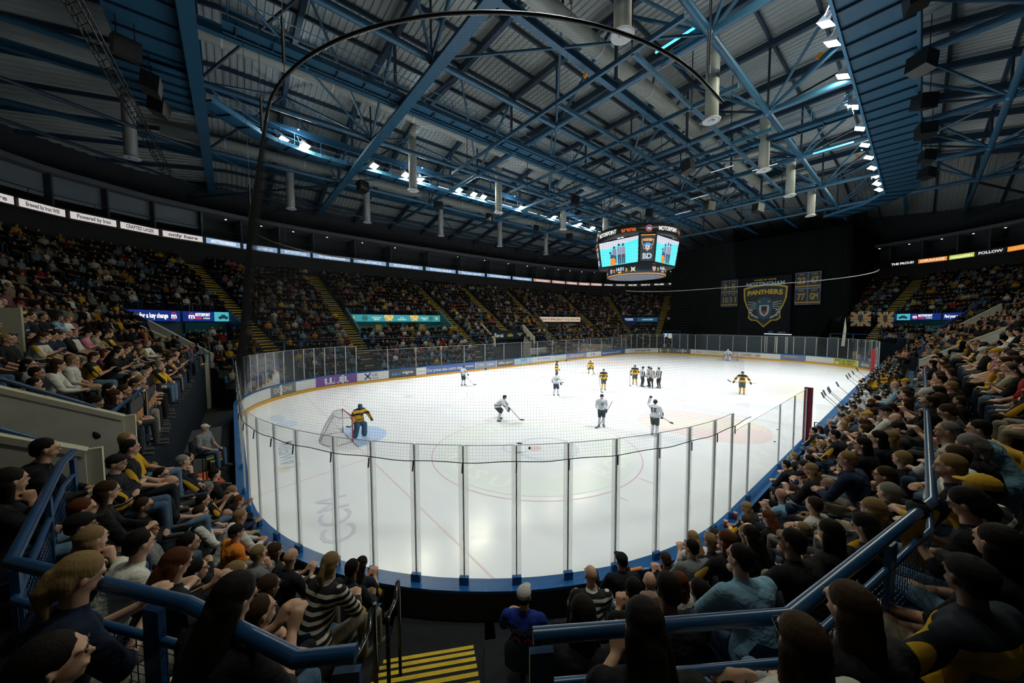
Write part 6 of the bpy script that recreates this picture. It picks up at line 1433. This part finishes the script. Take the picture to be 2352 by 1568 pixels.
PK['raise'] = standing(.014, .02, 1.0, ((-.12,.05),(.12,-.05)), (((-.36,.22,1.50),(-.34,.34,1.76)), ((.33,.04,1.12),(.26,.26,.94))))
PK['wide'] = standing(.014, .02, 1.0, ((-.13,.0),(.13,.04)), (((-.42,.04,1.20),(-.52,.18,1.00)), ((.42,.04,1.20),(.52,.18,1.00))))
PK['plain'] = standing(.014, .04, .88, ((-.12,.0),(.12,.0)), (((-.28,.00,1.12),(-.20,.20,.98)), ((.28,.00,1.12),(.20,.20,.98))))
PK['goalie'] = standing(.014, .25, 1.18, ((-.24,.0),(.24,.0)), (((-.42,.12,1.10),(-.40,.38,.92)), ((.42,.12,1.10),(.40,.38,.92))), crouch=.10, goalie=True)
PM = {}
def jerz(name, base, bands, S=None):
    return objcol_mat(name, .8, bands)
JY = jerz('skater_gold', 0, [('Z', 1.38, 2, (.012,.02,.035)), ('Z', 1.14, 1.24, (.012,.02,.035)), ('Z', .88, .93, (.012,.02,.035)), ('X', .36, .40, (.012,.02,.035))])
JW = jerz('skater_white', 0, [('Z', .90, .94, (.03,.04,.09)), ('Z', .97, .985, (.5,.55,.05)), ('X', .37, .40, (.03,.04,.09))])
JS = jerz('official_stripes', 0, [('S', 62., 0, (.010,.010,.012))])
NUMM = mat('number_dark', (.02,.03,.06), .7)
def player(x, y, face, kit, pose, label, group, stick=None, cat='person', emblem=True, scale=1.0):
    """kit: gold, white, official; face = heading in degrees"""
    key = (kit, pose)
    if key not in PM:
        d = PK[pose]; gold = kit == 'gold'; off = kit == 'official'
        br = mat('breeches_'+kit, {'gold': (.07,.085,.09), 'white': (.035,.05,.065), 'official': (.014,.02,.024)}[kit], .8); so = mat('socks_'+kit, {'gold': (.60,.34,.04), 'white': (.55,.57,.66), 'official': (.014,.02,.024)}[kit], .8); sk = mat('skate_boot', (.06,.07,.085), .5)
        if pose == 'goalie': so = mat('pads_'+kit, (.02,.09,.17) if gold else (.72,.74,.80), .6)
        bm = capsules(d['B'], d['v'], [SKIN, br, so, sk, ICEM], 1); jm = capsules(d['S'], .018, [{'gold': JY, 'white': JW, 'official': JS}[kit]], 3, 'jersey')
        gm = capsules(d['G'], .012, [mat('gloves_'+kit, {'gold': (.03,.04,.05), 'white': (.02,.03,.07), 'official': (.42,.25,.17)}[kit], .6)], 1, 'gloves')
        hm = capsules(d['H'], .012, [mat('helmet_'+kit+('g' if pose == 'goalie' else ''), ((.02,.08,.20) if gold else (.70,.72,.76)) if pose == 'goalie' else (.010,.014,.018), .3)], 1, 'helmet')
        PM[key] = (bm, jm, gm, hm)
    bm, jm, gm, hm = PM[key]; t = thing('person', label, cat, (x, y, .0), R(face)-PI/2, group=group); t.scale = (scale,)*3
    mob('body', bm, t); mob('jersey', jm, t, {'gold': (.66,.38,.03), 'white': (.62,.64,.70), 'official': (.62,.64,.66)}[kit]); mob('gloves', gm, t); mob('helmet', hm, t)
    d = PK[pose]
    if emblem and kit != 'official':
        c_ = (V3(d['S'][1][2])); q = MB(); yb = .20
        f = lambda X, Y: V3((X, c_.y+.205-abs(X)*.25, c_.z-.10+Y)); e = [(-.09,.09),(.09,.09),(.08,-.03),(0,-.11),(-.08,-.03)]
        if pose not in ('lean',): q.poly([f(X, Y) for X, Y in e]); q.build('chest_emblem', mat('emblem_'+kit, (.04,.06,.09) if kit == 'gold' else (.12,.30,.14), .7), t)
        q = MB(); g_ = lambda X, Y: V3((-X, c_.y-.215+abs(X)*.25, c_.z-.06+Y))
        if pose not in ('lean',): text(q, str(10+int(abs(x*7+y*3)) % 80), .30, g_, .01); q.build('back_number', NUMM if kit == 'white' else mat('number_pale', (.6,.6,.58), .7), t)
    if kit == 'official' and label.startswith('official with'):
        q = MB(); q.tube((.34,.02,1.28), (.335,.01,1.20), .095, 10, cap=False); q.build('arm_band', mat('armband', (.75,.10,.03), .7), t)
    if stick:
        a, b_, bl = [V3(v) for v in stick]; q = MB(); q.bar(a, b_, .030, .020); q.build('stick_shaft', mat('stick_black', (.03,.035,.04), .4), t) if False else None
        o = thing('hockey_stick', 'hockey stick held by the %s' % label.split(',')[0], 'hockey stick', (x, y, 0), R(face)-PI/2, group='sticks of the players'); o.scale = (scale,)*3
        q.build('shaft', mat('stick_black', (.03,.035,.04), .4), o); q = MB(); q.bar(b_, bl, .02, .075); q.build('blade', mat('stick_blade', (.05,.055,.07), .4), o)
    return t
SL = ((.30,.36,1.10), (-.55,.75,.04), (-.80,.85,.05)); SR = ((.40,.1,1.25), (.35,.9,.05), (.20,1.15,.05)); SH_ = ((-.9,.30,.98), (.72,.30,.95), (.95,.34,1.08)); SF = ((-.20,.52,.80), (.35,1.3,.20), (.5,1.55,.25))
G1, G2 = 'gold team skaters on the ice', 'white team skaters on the ice'
player(-5.19, -5.5, 60, 'gold', 'plain', 'skater in gold turned away, farthest left of the gold team', G1)
player(-5.08, -.06, -70, 'gold', 'lean', 'skater in gold bent forward near the far left pink circle', G1)
player(1.21, -6.73, -45, 'gold', 'plain', 'skater in gold standing with stick held to the right, before the officials', G1, SR)
player(1.51, -2.44, -65, 'gold', 'stick_low', 'skater in gold gliding just left of the officials', G1, SR)
player(9.07, .11, -75, 'gold', 'wide', 'skater in gold alone at the right holding the stick across', G1, SH_)
player(-8.18, -14.41, 20, 'white', 'stick_low', 'skater in white near the blue advert on the left boards', G2, SL)
player(2.5, -18.6, 40, 'white', 'lean', 'skater in white bent over with hands on knees', G2, SF)
player(.06, -11.2, -20, 'white', 'stick_low', 'skater in white turned right beside a gold skater', G2, ((.2,.36,1.0), (.1,1.2,1.2), (.1,1.4,1.25)))
player(7.02, -15.14, -40, 'white', 'plain', 'skater in white facing the camera with stick by the feet', G2, ((-.5,.25,1.45), (.2,.30,.12), (.4,.32,.04)))
player(9.55, -14.32, 100, 'white', 'raise', 'skater in white with one arm raised, nearest the glass', G2, ((-.2,.30,1.15), (.55,.55,.65), (.7,.6,.6)))
G3 = 'officials in striped shirts at centre ice'
player(2.50, -2.95, 60, 'official', 'plain', 'official at the left of the huddle, back turned', G3); player(2.85, -2.40, -120, 'official', 'plain', 'official second from left in the huddle', G3)
player(3.25, -2.85, -75, 'official', 'plain', 'official third from left in the huddle facing the camera', G3); player(3.75, -2.45, -110, 'official', 'plain', 'official with an orange arm band at the right of the huddle', G3)
player(.35, -25.55, 15, 'gold', 'goalie', 'goaltender in gold with blue helmet leaning by the near goal', 'goaltenders', ((.45,.40,.95), (.85,.75,.85), (1.1,.85,.95)))
player(-.05, 25.4, -80, 'white', 'goalie', 'goaltender in white crouching in front of the far goal', 'goaltenders', ((.1,.5,.9), (.1,.75,.15), (-.25,.8,.06)))
# loose pucks near the bench
for (x, y) in ((13.2, -8.6), (13.9, -8.8), (13.6, -10.9)):
    q = MB(); q.lathe([(0,.03),(.04,.03),(.04,0)], (x, y, .002), 12); tag(q.build('puck', BLACKM), 'black puck lying on the ice by the near bench', 'puck', 'pucks by the bench')
# benches ------------------------------------------------------------
d = FIG['lap']; hel = capsules([(tuple(d['hc']+V3((0,-.01,.05))), (.100,.122,.088), None, Matrix.Identity(3), 0), (tuple(d['hc']+V3((0,-.06,-.005))), (.095,.070,.07), None, Matrix.Identity(3), 0)], .012, [mat('helmet_gold', (.010,.014,.018), .3)], 1, 'helmet')
def bench_player(x, y, kit, label, z=.55):
    t = thing('person', label, 'person', (x, y, z), PI/2+random.uniform(-.3, .3), group='players on the benches'); t.scale = (1.12,)*3
    d = FIG[random.choice(['lap', 'clasp'])]; mob('body', d['body'], t, (.03,.04,.05)); mob('jersey', d['shirt'], t, (.60,.62,.64) if kit == 'white' else (.60,.34,.03), None if kit == 'white' else JGLD)
    h = mob('helmet', hel, t); h.location = d['hc']-FIG['lap']['hc']
    q = MB(); q.bar(d['hc']+V3((-.03,.06,.10)), d['hc']+V3((.03,.06,.10)), .03, .02); q.build('helmet_mark', mat('helmet_yellow', (.6,.6,.05), .5), t)
wn = 0
for k in range(13):
    y = -12.0+.80*k
    if y > -1.6: break
    bench_player(15.95+(k % 2)*.12, y, 'white', 'white team player on the bench, %s from the near end' % ordn[k])
for k in range(8): bench_player(16.85, -11.3+1.1*k, 'white', 'white team player in the rear row of the near bench, %s from the near end' % ordn[k], .80)
for k in range(11): bench_player(15.95+(k % 2)*.12, 2.4+.85*k, 'gold', 'gold team player on the far bench, %s from the near end' % ordn[k])
for k in range(7): bench_player(16.8, 3.0+1.2*k, 'gold', 'gold team player in the rear of the far bench, %s from the near end' % ordn[k], .80)
for y0, y1, nm in ((-13.0, -1.2, 'near'), (1.6, 12.6, 'far')):
    t = thing('team_bench', 'long dark team bench with raised floor, %s one' % nm, 'bench', (0,0,0)); q = MB(); q.box((16.2, (y0+y1)/2, .17), (1.9, y1-y0, .34)); q.build('platform', BLACKM, t)
    q = MB(); q.box((16.0, (y0+y1)/2, .78), (.32, y1-y0, .06)); q.build('seat_plank', mat('bench_plank', (.10,.11,.12), .6), t)
    q = MB(); q.box((17.22, (y0+y1)/2, .85), (.06, y1-y0, 1.7)); q.build('back_panel', BLACKM, t)
def staff(x, y, z, face, hr, ht, sc, label, pants=(.012,.014,.02), grp=None, sc2=.96, lean='plain'):
    key = 'staff'
    if key not in PM:
        d = dict(PK['plain']); S2 = [(a, r0*.83 if not isinstance(r0, tuple) else r0, b_, r1*.83, m_) for a, r0, b_, r1, m_ in standing(.014, .04, .84, ((-.12,.0),(.12,.0)), (((-.27,.02,1.12),(-.10,.22,1.05)), ((.27,.02,1.12),(.12,.24,1.00))))['S']]
        B0 = [c for c in d['B']]; B2 = []
        for c in standing(.014, .04, .80, ((-.12,.0),(.12,.0)), (((-.27,.02,1.12),(-.10,.22,1.05)), ((.27,.02,1.12),(.12,.24,1.00))))['B']:
            if c[4] == 4 and not isinstance(c[1], tuple): continue
            B2.append((*c[:4], {2: 1, 3: 2}.get(c[4], c[4])))
        hand(B2, (-.10,.22,1.05), (.8,.4,0), 1, .5); hand(B2, (.12,.24,1.00), (-.8,.4,0), -1, .5)
        PM[key] = (capsules(B2, .012, [SKIN, PANTS, SHOE], 2), capsules(S2, .016, [CLOTH], 3, 'shirt'), d['hc'], d['M'], {k: hair_mesh(k, d['hc'], d['M']) for k in 'slpc'}, cap_mesh(d['hc'], d['M']), head_marks(MB(), d['hc'], d['M']).mesh('eyes')); PM[key][6].materials.append(EYE)
    b_, s_, hc, M, hm, cm, em = PM[key]; t = thing('person', label, 'person', (x, y, z), R(face)-PI/2, group=grp); t.scale = (sc2,)*3
    mob('body', b_, t, pants); mob('shirt', s_, t, SCOL[sc][0], SCOL[sc][2]); mob('eyes', em, t)
    if hr != 'x': mob('hair', hm[ht], t, HC[hr])
    if ht == 'c': mob('cap', cm, t, (.5,.48,.42) if sc == 'g' else (.012,.012,.014))
    return t
staff(15.75, -13.0, .1, 150, 'x', 's', 'n', 'bald person in a navy top standing at the near end of the bench', sc2=1.02)
staff(15.6, -1.0, .35, 170, 'd', 'c', 'n', 'coach in a black cap leaning at the boards between the benches'); staff(17.0, -3.5, .4, 180, 'd', 's', 'g', 'person in a grey jacket standing behind the near bench'); staff(17.0, 6.5, .4, 180, 'b', 's', 'k', 'person in black standing behind the far bench'); staff(15.6, .2, .35, 170, 'b', 's', 'w', 'person in white standing between the benches')
for k, (x, y) in enumerate(((14.95,-6.9),(14.9,-6.2),(14.95,-5.4),(14.9,-4.6),(14.95,-2.3),(14.95,1.8),(14.95,3.2),(14.95,5.0),(14.95,7.4))):
    t = thing('hockey_stick', 'hockey stick leaning upright over the bench boards, %s from the near end' % ordn[k], 'hockey stick', (x, y, 0), group='sticks leaning at the bench')
    q = MB(); q.bar((.75, .1, .75), (-.22, -.1+.12*(k % 3), 1.72), .03, .02); q.build('shaft', mat('stick_black', (.03,.035,.04), .4), t); q = MB(); q.bar((-.22, -.1+.12*(k % 3), 1.70), (-.36, .02+.12*(k % 3), 1.95), .022, .09); q.build('blade', mat('stick_blade', (.03,.06,.13), .4), t)
# folded seats behind the benches
for k in range(34):
    p = V3((17.52, -6.0+.55*k, 1.15)); o = dup(seat0, p, PI/2, 'folded blue seat of the row behind the benches, number %d from the near end' % (k+1), 'folded seats behind the benches')
q = MB(); q.box((17.5, 3.3, .57), (.62, 19.6, 1.15)); tag(q.build('seat_plinth', SEATF), 'dark plinth under the row of folded seats behind the benches', 'platform')
q = MB(); q.quad((15.35,-13.4,1.1),(17.3,-13.4,1.1),(17.3,-13.4,2.5),(15.35,-13.4,2.5)); tag(q.build('bench_end_glass', GLASS), 'clear glass end screen of the near bench', 'glass pane')
for (pts, lb) in (([(15.45,-14.3,0),(15.45,-14.3,2.0),(17.2,-14.3,2.0),(17.2,-14.3,0)], 'nearer'), ([(16.3,-13.6,0),(16.3,-13.6,2.3),(17.7,-13.6,2.3),(17.7,-13.6,0)], 'farther')):
    q = MB(); q.path(pts, .022, 6); q.path([(pts[0][0], pts[0][1], 1.5), (pts[3][0], pts[3][1], 1.5)], .018, 6); tag(q.build('bench_barrier', BLACKM), 'black tube barrier at the near end of the bench, %s one' % lb, 'barrier')
# ================================================================== small things on the board cap
def cup(x, y, h, r, col, label, cat='cup', lid=None):
    t = thing('drink_cup', label, cat, (x, y, 1.072)); q = MB(); q.lathe([(0,0),(r*.75,0),(r,h),(r*.92,h),(r*.9,h-.01),(0,h-.02)], (0,0,0), 16); q.build('cup_body', mat('cup_%02d%02d' % (int(col[0]*99), int(col[1]*99)), col, .4), t)
    q = MB(); q.lathe([(r*1.04,h-.008),(r*1.04,h+.006),(0,h+.010)], (0,0,0), 16); q.build('rim', mat('cup_rim', (.5,.5,.5), .4), t)
cup(9.72, -29.72, .15, .045, (.015,.015,.02), 'black paper cup on the blue board cap at the near left'); cup(9.87, -29.68, .17, .048, (.65,.65,.66), 'white printed paper cup on the blue board cap beside a black one')
cup(15.17, -22.0, .15, .045, (.42,.02,.02), 'red paper cup on the board cap, nearer of two'); cup(15.2, -21.5, .16, .045, (.45,.03,.02), 'red paper cup on the board cap, farther of two')
for (x, y, col, lb) in ((15.1, -22.85, (.75,.25,.02), 'small orange bottle with pale top on the blue board cap'), (15.2, -16.7, (.65,.5,.05), 'small yellow bottle on the blue board cap further right')):
    t = thing('drink_bottle', lb, 'bottle', (x, y, 1.072)); q = MB(); q.lathe([(0,0),(.035,0),(.036,.15),(.014,.20),(.013,.22)], (0,0,0), 14); q.build('bottle_body', mat('bottle_%d' % int(col[1]*99), col, .3), t); q = MB(); q.lathe([(.016,.215),(.016,.245),(0,.25)], (0,0,0), 12); q.build('bottle_cap', WHITE, t)
t = thing('hand_clapper', 'orange paper clapper lying on the blue board cap above the bald spectator', 'clapper', (14.62, -24.72, 1.10), R(60)); q = MB(); q.tube((-.13,0,0),(.10,0,.01), .028, 10, .036); q.ball((-.13,0,0), .028, 8); q.build('sleeve', mat('clapper_orange', (.70,.22,.02), .6), t); q = MB(); q.tube((.10,0,.01),(.24,.02,-.01), .004, 5); q.tube((.10,.01,.01),(.25,-.02,-.01), .004, 5); q.build('strings', WHITE, t)
for k, (x, y, lb) in enumerate(((11.75,-28.8,'left of the clear posts'),(14.35,-25.55,'left one of the pair'),(14.65,-25.05,'right one of the pair'))):
    t = thing('shoe', 'dark shoe propped on the blue board cap, %s' % lb, 'shoe', (x, y, 1.08), math.atan2(-y-20, -x)+.3); cp = [((-.02,0,.12), .040, (.0,0,.24), .034, 0), ((-.03,0,.06), .042, (-.02,0,.14), .045, 0)]; me = capsules(cp, .010, [SHOE], 1, 'upper'); mob('upper', me, t); q = MB(); q.box((.02,0,.14), (.02,.075,.24)); q.build('sole', mat('shoe_sole', (.02,.02,.02), .8), t)
# ================================================================== left corner: media platform, stand gear
q = MB(); q.box((2.2, -32.3, .44), (9.6, 3.2, .86)); tag(q.build('platform', mat('platform_grey', (.03,.033,.037), .7)), 'dark raised platform behind the near end boards at the left', 'platform')
staff(7.02, -31.15, .88, 100, 'd', 's', 'k', 'young person in a black t-shirt with lanyard holding a phone, standing on the left platform'); staff(6.75, -31.7, .75, 20, 'f', 'l', 'k', 'person with long fair hair in black standing behind another on the left platform'); staff(6.6, -32.3, .75, 20, 'b', 's', 'k', 'person with glasses in dark clothes standing on the left platform')
p_ = person(4.7, -30.95, 1.38, R(58), 'g', 'c', 'g', 'lap', 'person in a pale cap sitting on a tall stool at the left', None)
for c_ in p_.children:
    if c_.name.startswith('cap'): c_.color = (.5, .48, .42, 1)
t = thing('tall_stool', 'black tall stool under the person in the pale cap', 'stool', (4.7, -30.95, .87), R(58)-PI/2)
q = MB(); q.box((0,0,.93), (.42,.40,.05)); q.build('seat', BLACKM, t); q = MB(); q.box((0,-.22,1.18), (.40,.03,.4)); q.build('backrest', BLACKM, t)
for a in (-.17, .17):
    for b_ in (-.16, .16): q = MB(); q.tube((a*1.3, b_*1.3, 0), (a, b_, .91), .014, 6); q.build('leg', BLACKM, t)
t = thing('medical_bag', 'dark medical bag with bright yellow straps beside the left boards', 'bag', (3.3, -30.75, .88), .3); q = MB(); q.box((0,0,.16), (.62,.34,.30)); q.build('bag_body', mat('bag_dark', (.02,.03,.05), .7), t)
for x in (-.2, .2): q = MB(); q.box((x,0,.165), (.05,.36,.32)); q.build('strap', mat('hi_vis', (.55,.80,.02), .6), t)
q = MB(); q.path([(-.12,0,.31),(-.1,0,.38),(.1,0,.38),(.12,0,.31)], .015, 6); q.build('handle', mat('hi_vis', (0,0,0)), t)
t = thing('rescue_board', 'orange rescue board lying under the medical bag by the left boards', 'stretcher', (4.3, -30.85, .93), .25); q = MB(); q.box((0,0,0), (1.3,.38,.06)); q.build('board_body', mat('rescue_orange', (.75,.12,.02), .5), t)
t = thing('equipment_bag', 'orange and black bag beside the medical bag', 'bag', (2.3, -30.7, .88)); q = MB(); q.box((0,0,.14), (.5,.3,.26)); q.build('bag_body', mat('rescue_orange', (0,0,0)), t); q = MB(); q.box((0,0,.145), (.12,.31,.27)); q.build('strap', mat('strap_yellow', (.7,.5,.03), .6), t)
t = thing('work_table', 'long black table with papers at the left behind the boards', 'table', (1.9, -32.4, .87), .1)
q = MB(); q.box((0,0,.74), (2.6,.75,.04)); q.build('tabletop', BLACKM, t)
for a in (-1.2, 1.2):
    for b_ in (-.32, .32): q = MB(); q.tube((a,b_,0),(a,b_,.73), .018, 6); q.build('leg', BLACKM, t)
for k, (x, y, r_) in enumerate(((1.3,-32.3,.2),(1.9,-32.5,-.3),(2.5,-32.35,.5),(1.0,-32.5,.9))): q = MB(); q.box((x, y, 1.636), (.30,.21,.006), rz=r_); tag(q.build('paper_sheet', CREAM), 'white paper sheet on the black table at the left', 'paper', 'papers on the black table')
t = thing('notice_board', 'yellow notice sheet fixed on a dark box beside the table', 'sign', (3.6, -32.5, .87), .5); q = MB(); q.box((0,0,.45), (.5,.5,.9)); q.build('box_body', BLACKM, t); q = MB(); q.box((.26,0,.55), (.015,.42,.6)); q.build('yellow_sheet', mat('notice_yellow', (.75,.50,.02), .6), t)
for (x, y, lb) in ((4.6,-32.7,'nearer'),(3.6,-33.2,'farther')):
    t = thing('drinks_cooler', 'white drinks cooler with orange lid by the table, %s one' % lb, 'cooler', (x, y, .87)); q = MB(); q.lathe([(0,0),(.19,0),(.21,.45),(.2,.5)], (0,0,0), 16); q.build('cooler_body', WHITE, t); q = MB(); q.lathe([(.22,.48),(.22,.56),(0,.60)], (0,0,0), 16); q.build('lid', mat('rescue_orange', (0,0,0)), t)
t = thing('waste_bin', 'tall metal bin with white liner beside the grey side wall', 'bin', (6.9, -32.9, .3)); q = MB(); q.lathe([(0,0),(.28,0),(.30,1.1),(.28,1.1)], (0,0,0), 18); q.build('bin_body', mat('bin_metal', (.10,.10,.11), .5, .6), t); q = MB(); q.lathe([(.31,1.06),(.315,1.14),(.26,1.12)], (0,0,0), 18); q.build('liner', WHITE, t)
for k, (x0, lb, c1) in enumerate(((8.7, 'nearer dark flag with orange print hung on the blue rail at the left', (.04,.045,.05)), (7.3, 'farther dark flag with gold border hung on the blue rail at the left', (.03,.035,.045)))):
    o, f, Lb, H = board('rail_flag', (x0, -31.66), (x0-1.1, -31.66), 3.0, 4.14, .015, c1, label=lb, cat='flag')
    if k: bshape(o, f, [(0,0),(1,0),(1,.05),(0,.05)], (.55,.30,.03), .012, 'border'); bshape(o, f, [(0,0),(.05,0),(.05,1),(0,1)], (.55,.30,.03), .013, 'border'); bshape(o, f, [(.95,0),(1,0),(1,1),(.95,1)], (.55,.30,.03), .014, 'border')
    btext(o, f, Lb, H, 'PANTHERS', .5, .7, .16, (.50,.20,.03), .8); btext(o, f, Lb, H, 'NOTTINGHAM', .5, .42, .11, (.18,.22,.28), .7); btext(o, f, Lb, H, 'ARMY', .5, .2, .14, (.45,.28,.03), .5)
t = thing('steel_fence', 'black steel bar fence at the edge of the left front block', 'fence'); fp = [(9.75,-31.7,3.5),(9.2,-31.55,3.2),(8.2,-30.9,2.3),(7.2,-30.35,1.7)]
q = MB(); q.path(fp, .022, 6); q.path([(x, y, z-.75) for x, y, z in fp], .016, 6); q.build('rails', BLACKM, t)
for i in range(14):
    f_ = i/13*3; a = int(min(2, f_)); u_ = f_-a; p = V3(fp[a]).lerp(V3(fp[a+1]), u_); q = MB(); q.tube(p, p-V3((0,0,1.0)), .010, 5); q.build('bar', BLACKM, t)
# scarf tied on the right rail, jersey held, phones
t = thing('scarf', 'black and gold scarf knotted round the blue rail corner at right', 'scarf', (17.78, -26.25, 4.15)); q = MB()
q.lathe([(.035,-.06),(.06,-.03),(.065,.03),(.035,.06)], (0,0,0), 12); q.build('knot', mat('scarf_black', (.015,.015,.018), .9), t); q = MB(); q.loft([[(-.04,0,-.03),(.05,.02,-.03)],[(-.08,.04,-.25),(.03,.08,-.27)],[(-.05,.02,-.45),(.07,.06,-.47)]]); q.build('tail', mat('scarf_gold', (.55,.34,.03), .9), t)
t = thing('hung_jersey', 'large gold jersey held up by its sleeves over the right hand seats', 'jersey', (18.75, -22.4, 3.75), R(-50))
me = capsules([((-.25,0,.05), .07, (.25,0,.05), .07, 0), ((-.22,0,.0), .08, (-.16,.02,-.55), .09, 0), ((.22,0,.0), .08, (.16,.02,-.55), .09, 0), ((0,0,0), .12, (0,.02,-.52), .13, 0), ((-.25,0,.04), .08, (-.80,.05,.16), .065, 0), ((.25,0,.04), .08, (.55,.1,-.10), .07, 0)], .02, [GOLD], 3, 'cloth'); mob('cloth', me, t)
q = MB(); q.lathe([(.10,0),(.11,.03),(.085,.035)], (0,0,.10), 14); q.build('collar', mat('jersey_navy', (.012,.03,.08), .8), t)
for (x, y, z, yw, lb) in ((15.25,-30.42,4.02,.9,'black phone held upright by the person with tied fair hair at bottom left'),):
    t = thing('smartphone', lb, 'phone', (x, y, z), yw); q = MB(); q.box((0,0,0), (.075,.009,.15), M=Matrix.Rotation(yw, 3, 'Z') @ Matrix.Rotation(-.7, 3, 'X')); q.build('phone_body', BLACKM, t); q = MB(); q.box((0,-.0052,.003), (.068,.001,.138), M=Matrix.Rotation(yw, 3, 'Z') @ Matrix.Rotation(-.7, 3, 'X')); q.build('screen', mat('phone_glass', (.03,.03,.035), .1), t)
# lettering on the royal blue jersey right of the steps
for o in list(C.objects):
    if o.name.startswith('person') and 'royal blue' in o.get('label', '') and not o.parent:
        q = MB(); f = lambda X, Y: V3((X, -.178+abs(X)*.16, .84+Y)); text(q, 'LUNDQVIST', .085, lambda X, Y: f(X, Y+.10), .002, width=.34); q.build('lettering', mat('jersey_letters', (.45,.30,.28), .7), o); q = MB(); text(q, '30', .24, lambda X, Y: f(X, Y-.06), .006); q.build('back_number', mat('jersey_red', (.45,.08,.05), .7), o)
# loudspeakers, lamps and the lighting truss under the roof
def speaker(x, y, z, rz, label, s=1.):
    t = thing('hanging_speaker', label, 'loudspeaker', (x, y, z), rz, group='loudspeakers and lamps hung from the roof'); t.scale = (s,)*3; q = MB(); q.loft([[(-.45,-.4,-.3),(.45,-.4,-.3),(.45,.3,-.5),(-.45,.3,-.5)],[(-.45,-.3,.5),(.45,-.3,.5),(.45,.4,.35),(-.45,.4,.35)]], closed=True); q.poly([(-.45,-.3,.5),(.45,-.3,.5),(.45,.4,.35),(-.45,.4,.35)]); q.poly([(-.45,.3,-.5),(.45,.3,-.5),(.45,-.4,-.3),(-.45,-.4,-.3)]); q.build('cabinet', BLACKM, t)
    q = MB(); q.tube((-.3,0,.4),(-.3,0,2.2), .02, 5); q.tube((.3,0,.4),(.3,0,2.2), .02, 5); q.build('hanging_rod', BLACKM, t)
SPK = [(16.9,-13,19.2),(17.1,-7.5,19.2),(17.2,-2,19.0),(17.3,3,19.0),(17.4,8,19.0),(17.5,14,19.0),(17.5,19,19.0),(-16.9,-20,18.6),(-17,-12,18.6),(-17,-5,18.6),(-17,3,18.6),(-17,10,18.6),(-5,-3,17.8),(5.5,-2,17.8),(-2,6,17.6),(3,9,17.8),(-6,12,17.8),(6,14,17.8),(-6.5,-33.5,18.4),(-9,-33,18.3),(-11.5,-33,18.3)]
for i, (x, y, z) in enumerate(SPK): speaker(x, y, z, random.uniform(0, 6.28), 'black box shaped lamp or speaker %s' % (['outside the right catwalk', 'outside the left catwalk', 'around the scoreboard grid', 'at the near left of the roof'][0 if x > 16 else 1 if x < -16 else 2 if y > -10 else 3])+', %s' % ordn[i % 14].replace('nearest', 'first')+' counting away')
t = thing('lighting_truss', 'black ladder-like lighting truss hanging at the upper left', 'truss'); a, b_ = V3((3.0,-34.5,17.4)), V3((-17.5,-33.3,16.2)); d_ = (b_-a).normalized(); n_ = V3((0,0,1)).cross(d_)*.2
for s_ in (-1, 1):
    for h in (0, .4): q = MB(); q.tube(a+n_*s_+V3((0,0,h)), b_+n_*s_+V3((0,0,h)), .028, 6); q.build('truss_tube', BLACKM, t)
q = MB(); L_ = (b_-a).length
for i in range(int(L_/.5)):
    p = a+d_*(i*.5); r_ = a+d_*((i+1)*.5); q.tube(p-n_, r_+n_, .014, 5); q.tube(p-n_, p-n_+V3((0,0,.4)), .012, 5); q.tube(p+n_, p+n_+V3((0,0,.4)), .012, 5); q.tube(p+n_+V3((0,0,.4)), r_-n_+V3((0,0,.4)), .012, 5)
q.build('lattice', BLACKM, t)['kind'] = 'stuff'
for (x, y0, y1, z, lb) in ((12.6, 6.5, 9.0, 19.6, 'bright cyan tube lamp near the right catwalk'), (9.0, -12.5, -10.8, 20.4, 'cyan tube lamp on the near right truss')):
    q = MB(); q.tube((x-1.2, (y0+y1)/2, z), (x+1.2, (y0+y1)/2, z), .06, 8); tag(q.build('tube_lamp', mat('cyan_tube', (.1,.5,.6), emit=(.05,.55,.9), es=3)), lb, 'lamp')
for i, (x, y) in enumerate(((2.0,9.0),(6.0,3.5),(8.5,6.0),(-1.5,13.0))):
    q = MB(); q.tube((x-.9, y, 19.0), (x+.9, y, 19.0), .035, 6); tag(q.build('strip_light', mat('strip_dim', (.6,.6,.6), emit=(.55,.6,.62), es=.8)), 'thin pale strip light under the grid, %s one along' % ordn[i].replace('nearest', 'first'), 'lamp')
# stewards in orange in the openings
for i, (u, k, nm) in enumerate(((uW(-17.9), 2.6, 'left end of the turquoise sign'), (uW(-8.8), 2.6, 'right end of the turquoise sign'), (uW(9.3), 2.6, 'left end of the cream sign'), (uW(18.6), 2.6, 'right end of the cream sign'), (.640, 2.6, 'under the left car sign'), (.335, 2.6, 'left of the dim ticket sign'), (.131, 2.6, 'under the right car sign'))):
    p = bowl(u % 1., 3.3/NROW, 3.36); staff(p.x, p.y, p.z, math.degrees(math.atan2(-p.y, -p.x)), 'd', 's', 'o', 'steward in an orange jacket standing at the %s' % nm, grp='stewards in orange')

# every label that still covers several things gets its place counted from the left of the view
bpy.context.view_layer.update()
same = {}
for o in C.objects:
    if o.parent is None and 'label' in o and o.get('kind') != 'structure': same.setdefault(o['label'], []).append(o)
def centre(o):
    if o.type == 'MESH': return o.matrix_world @ (sum((V3(c) for c in o.bound_box), V3())/8)
    return o.matrix_world.translation
NTH = lambda n: '%d%s' % (n, 'th' if 10 < n % 100 < 14 else {1: 'st', 2: 'nd', 3: 'rd'}.get(n % 10, 'th'))
for lb, os_ in same.items():
    if len(os_) < 2: continue
    os_.sort(key=lambda o: px(centre(o))[0] if px(centre(o))[2] > 0 else -9999)
    for i, o in enumerate(os_): o['label'] = ' '.join(lb.split()[:12])+', %s from the left' % NTH(i+1)
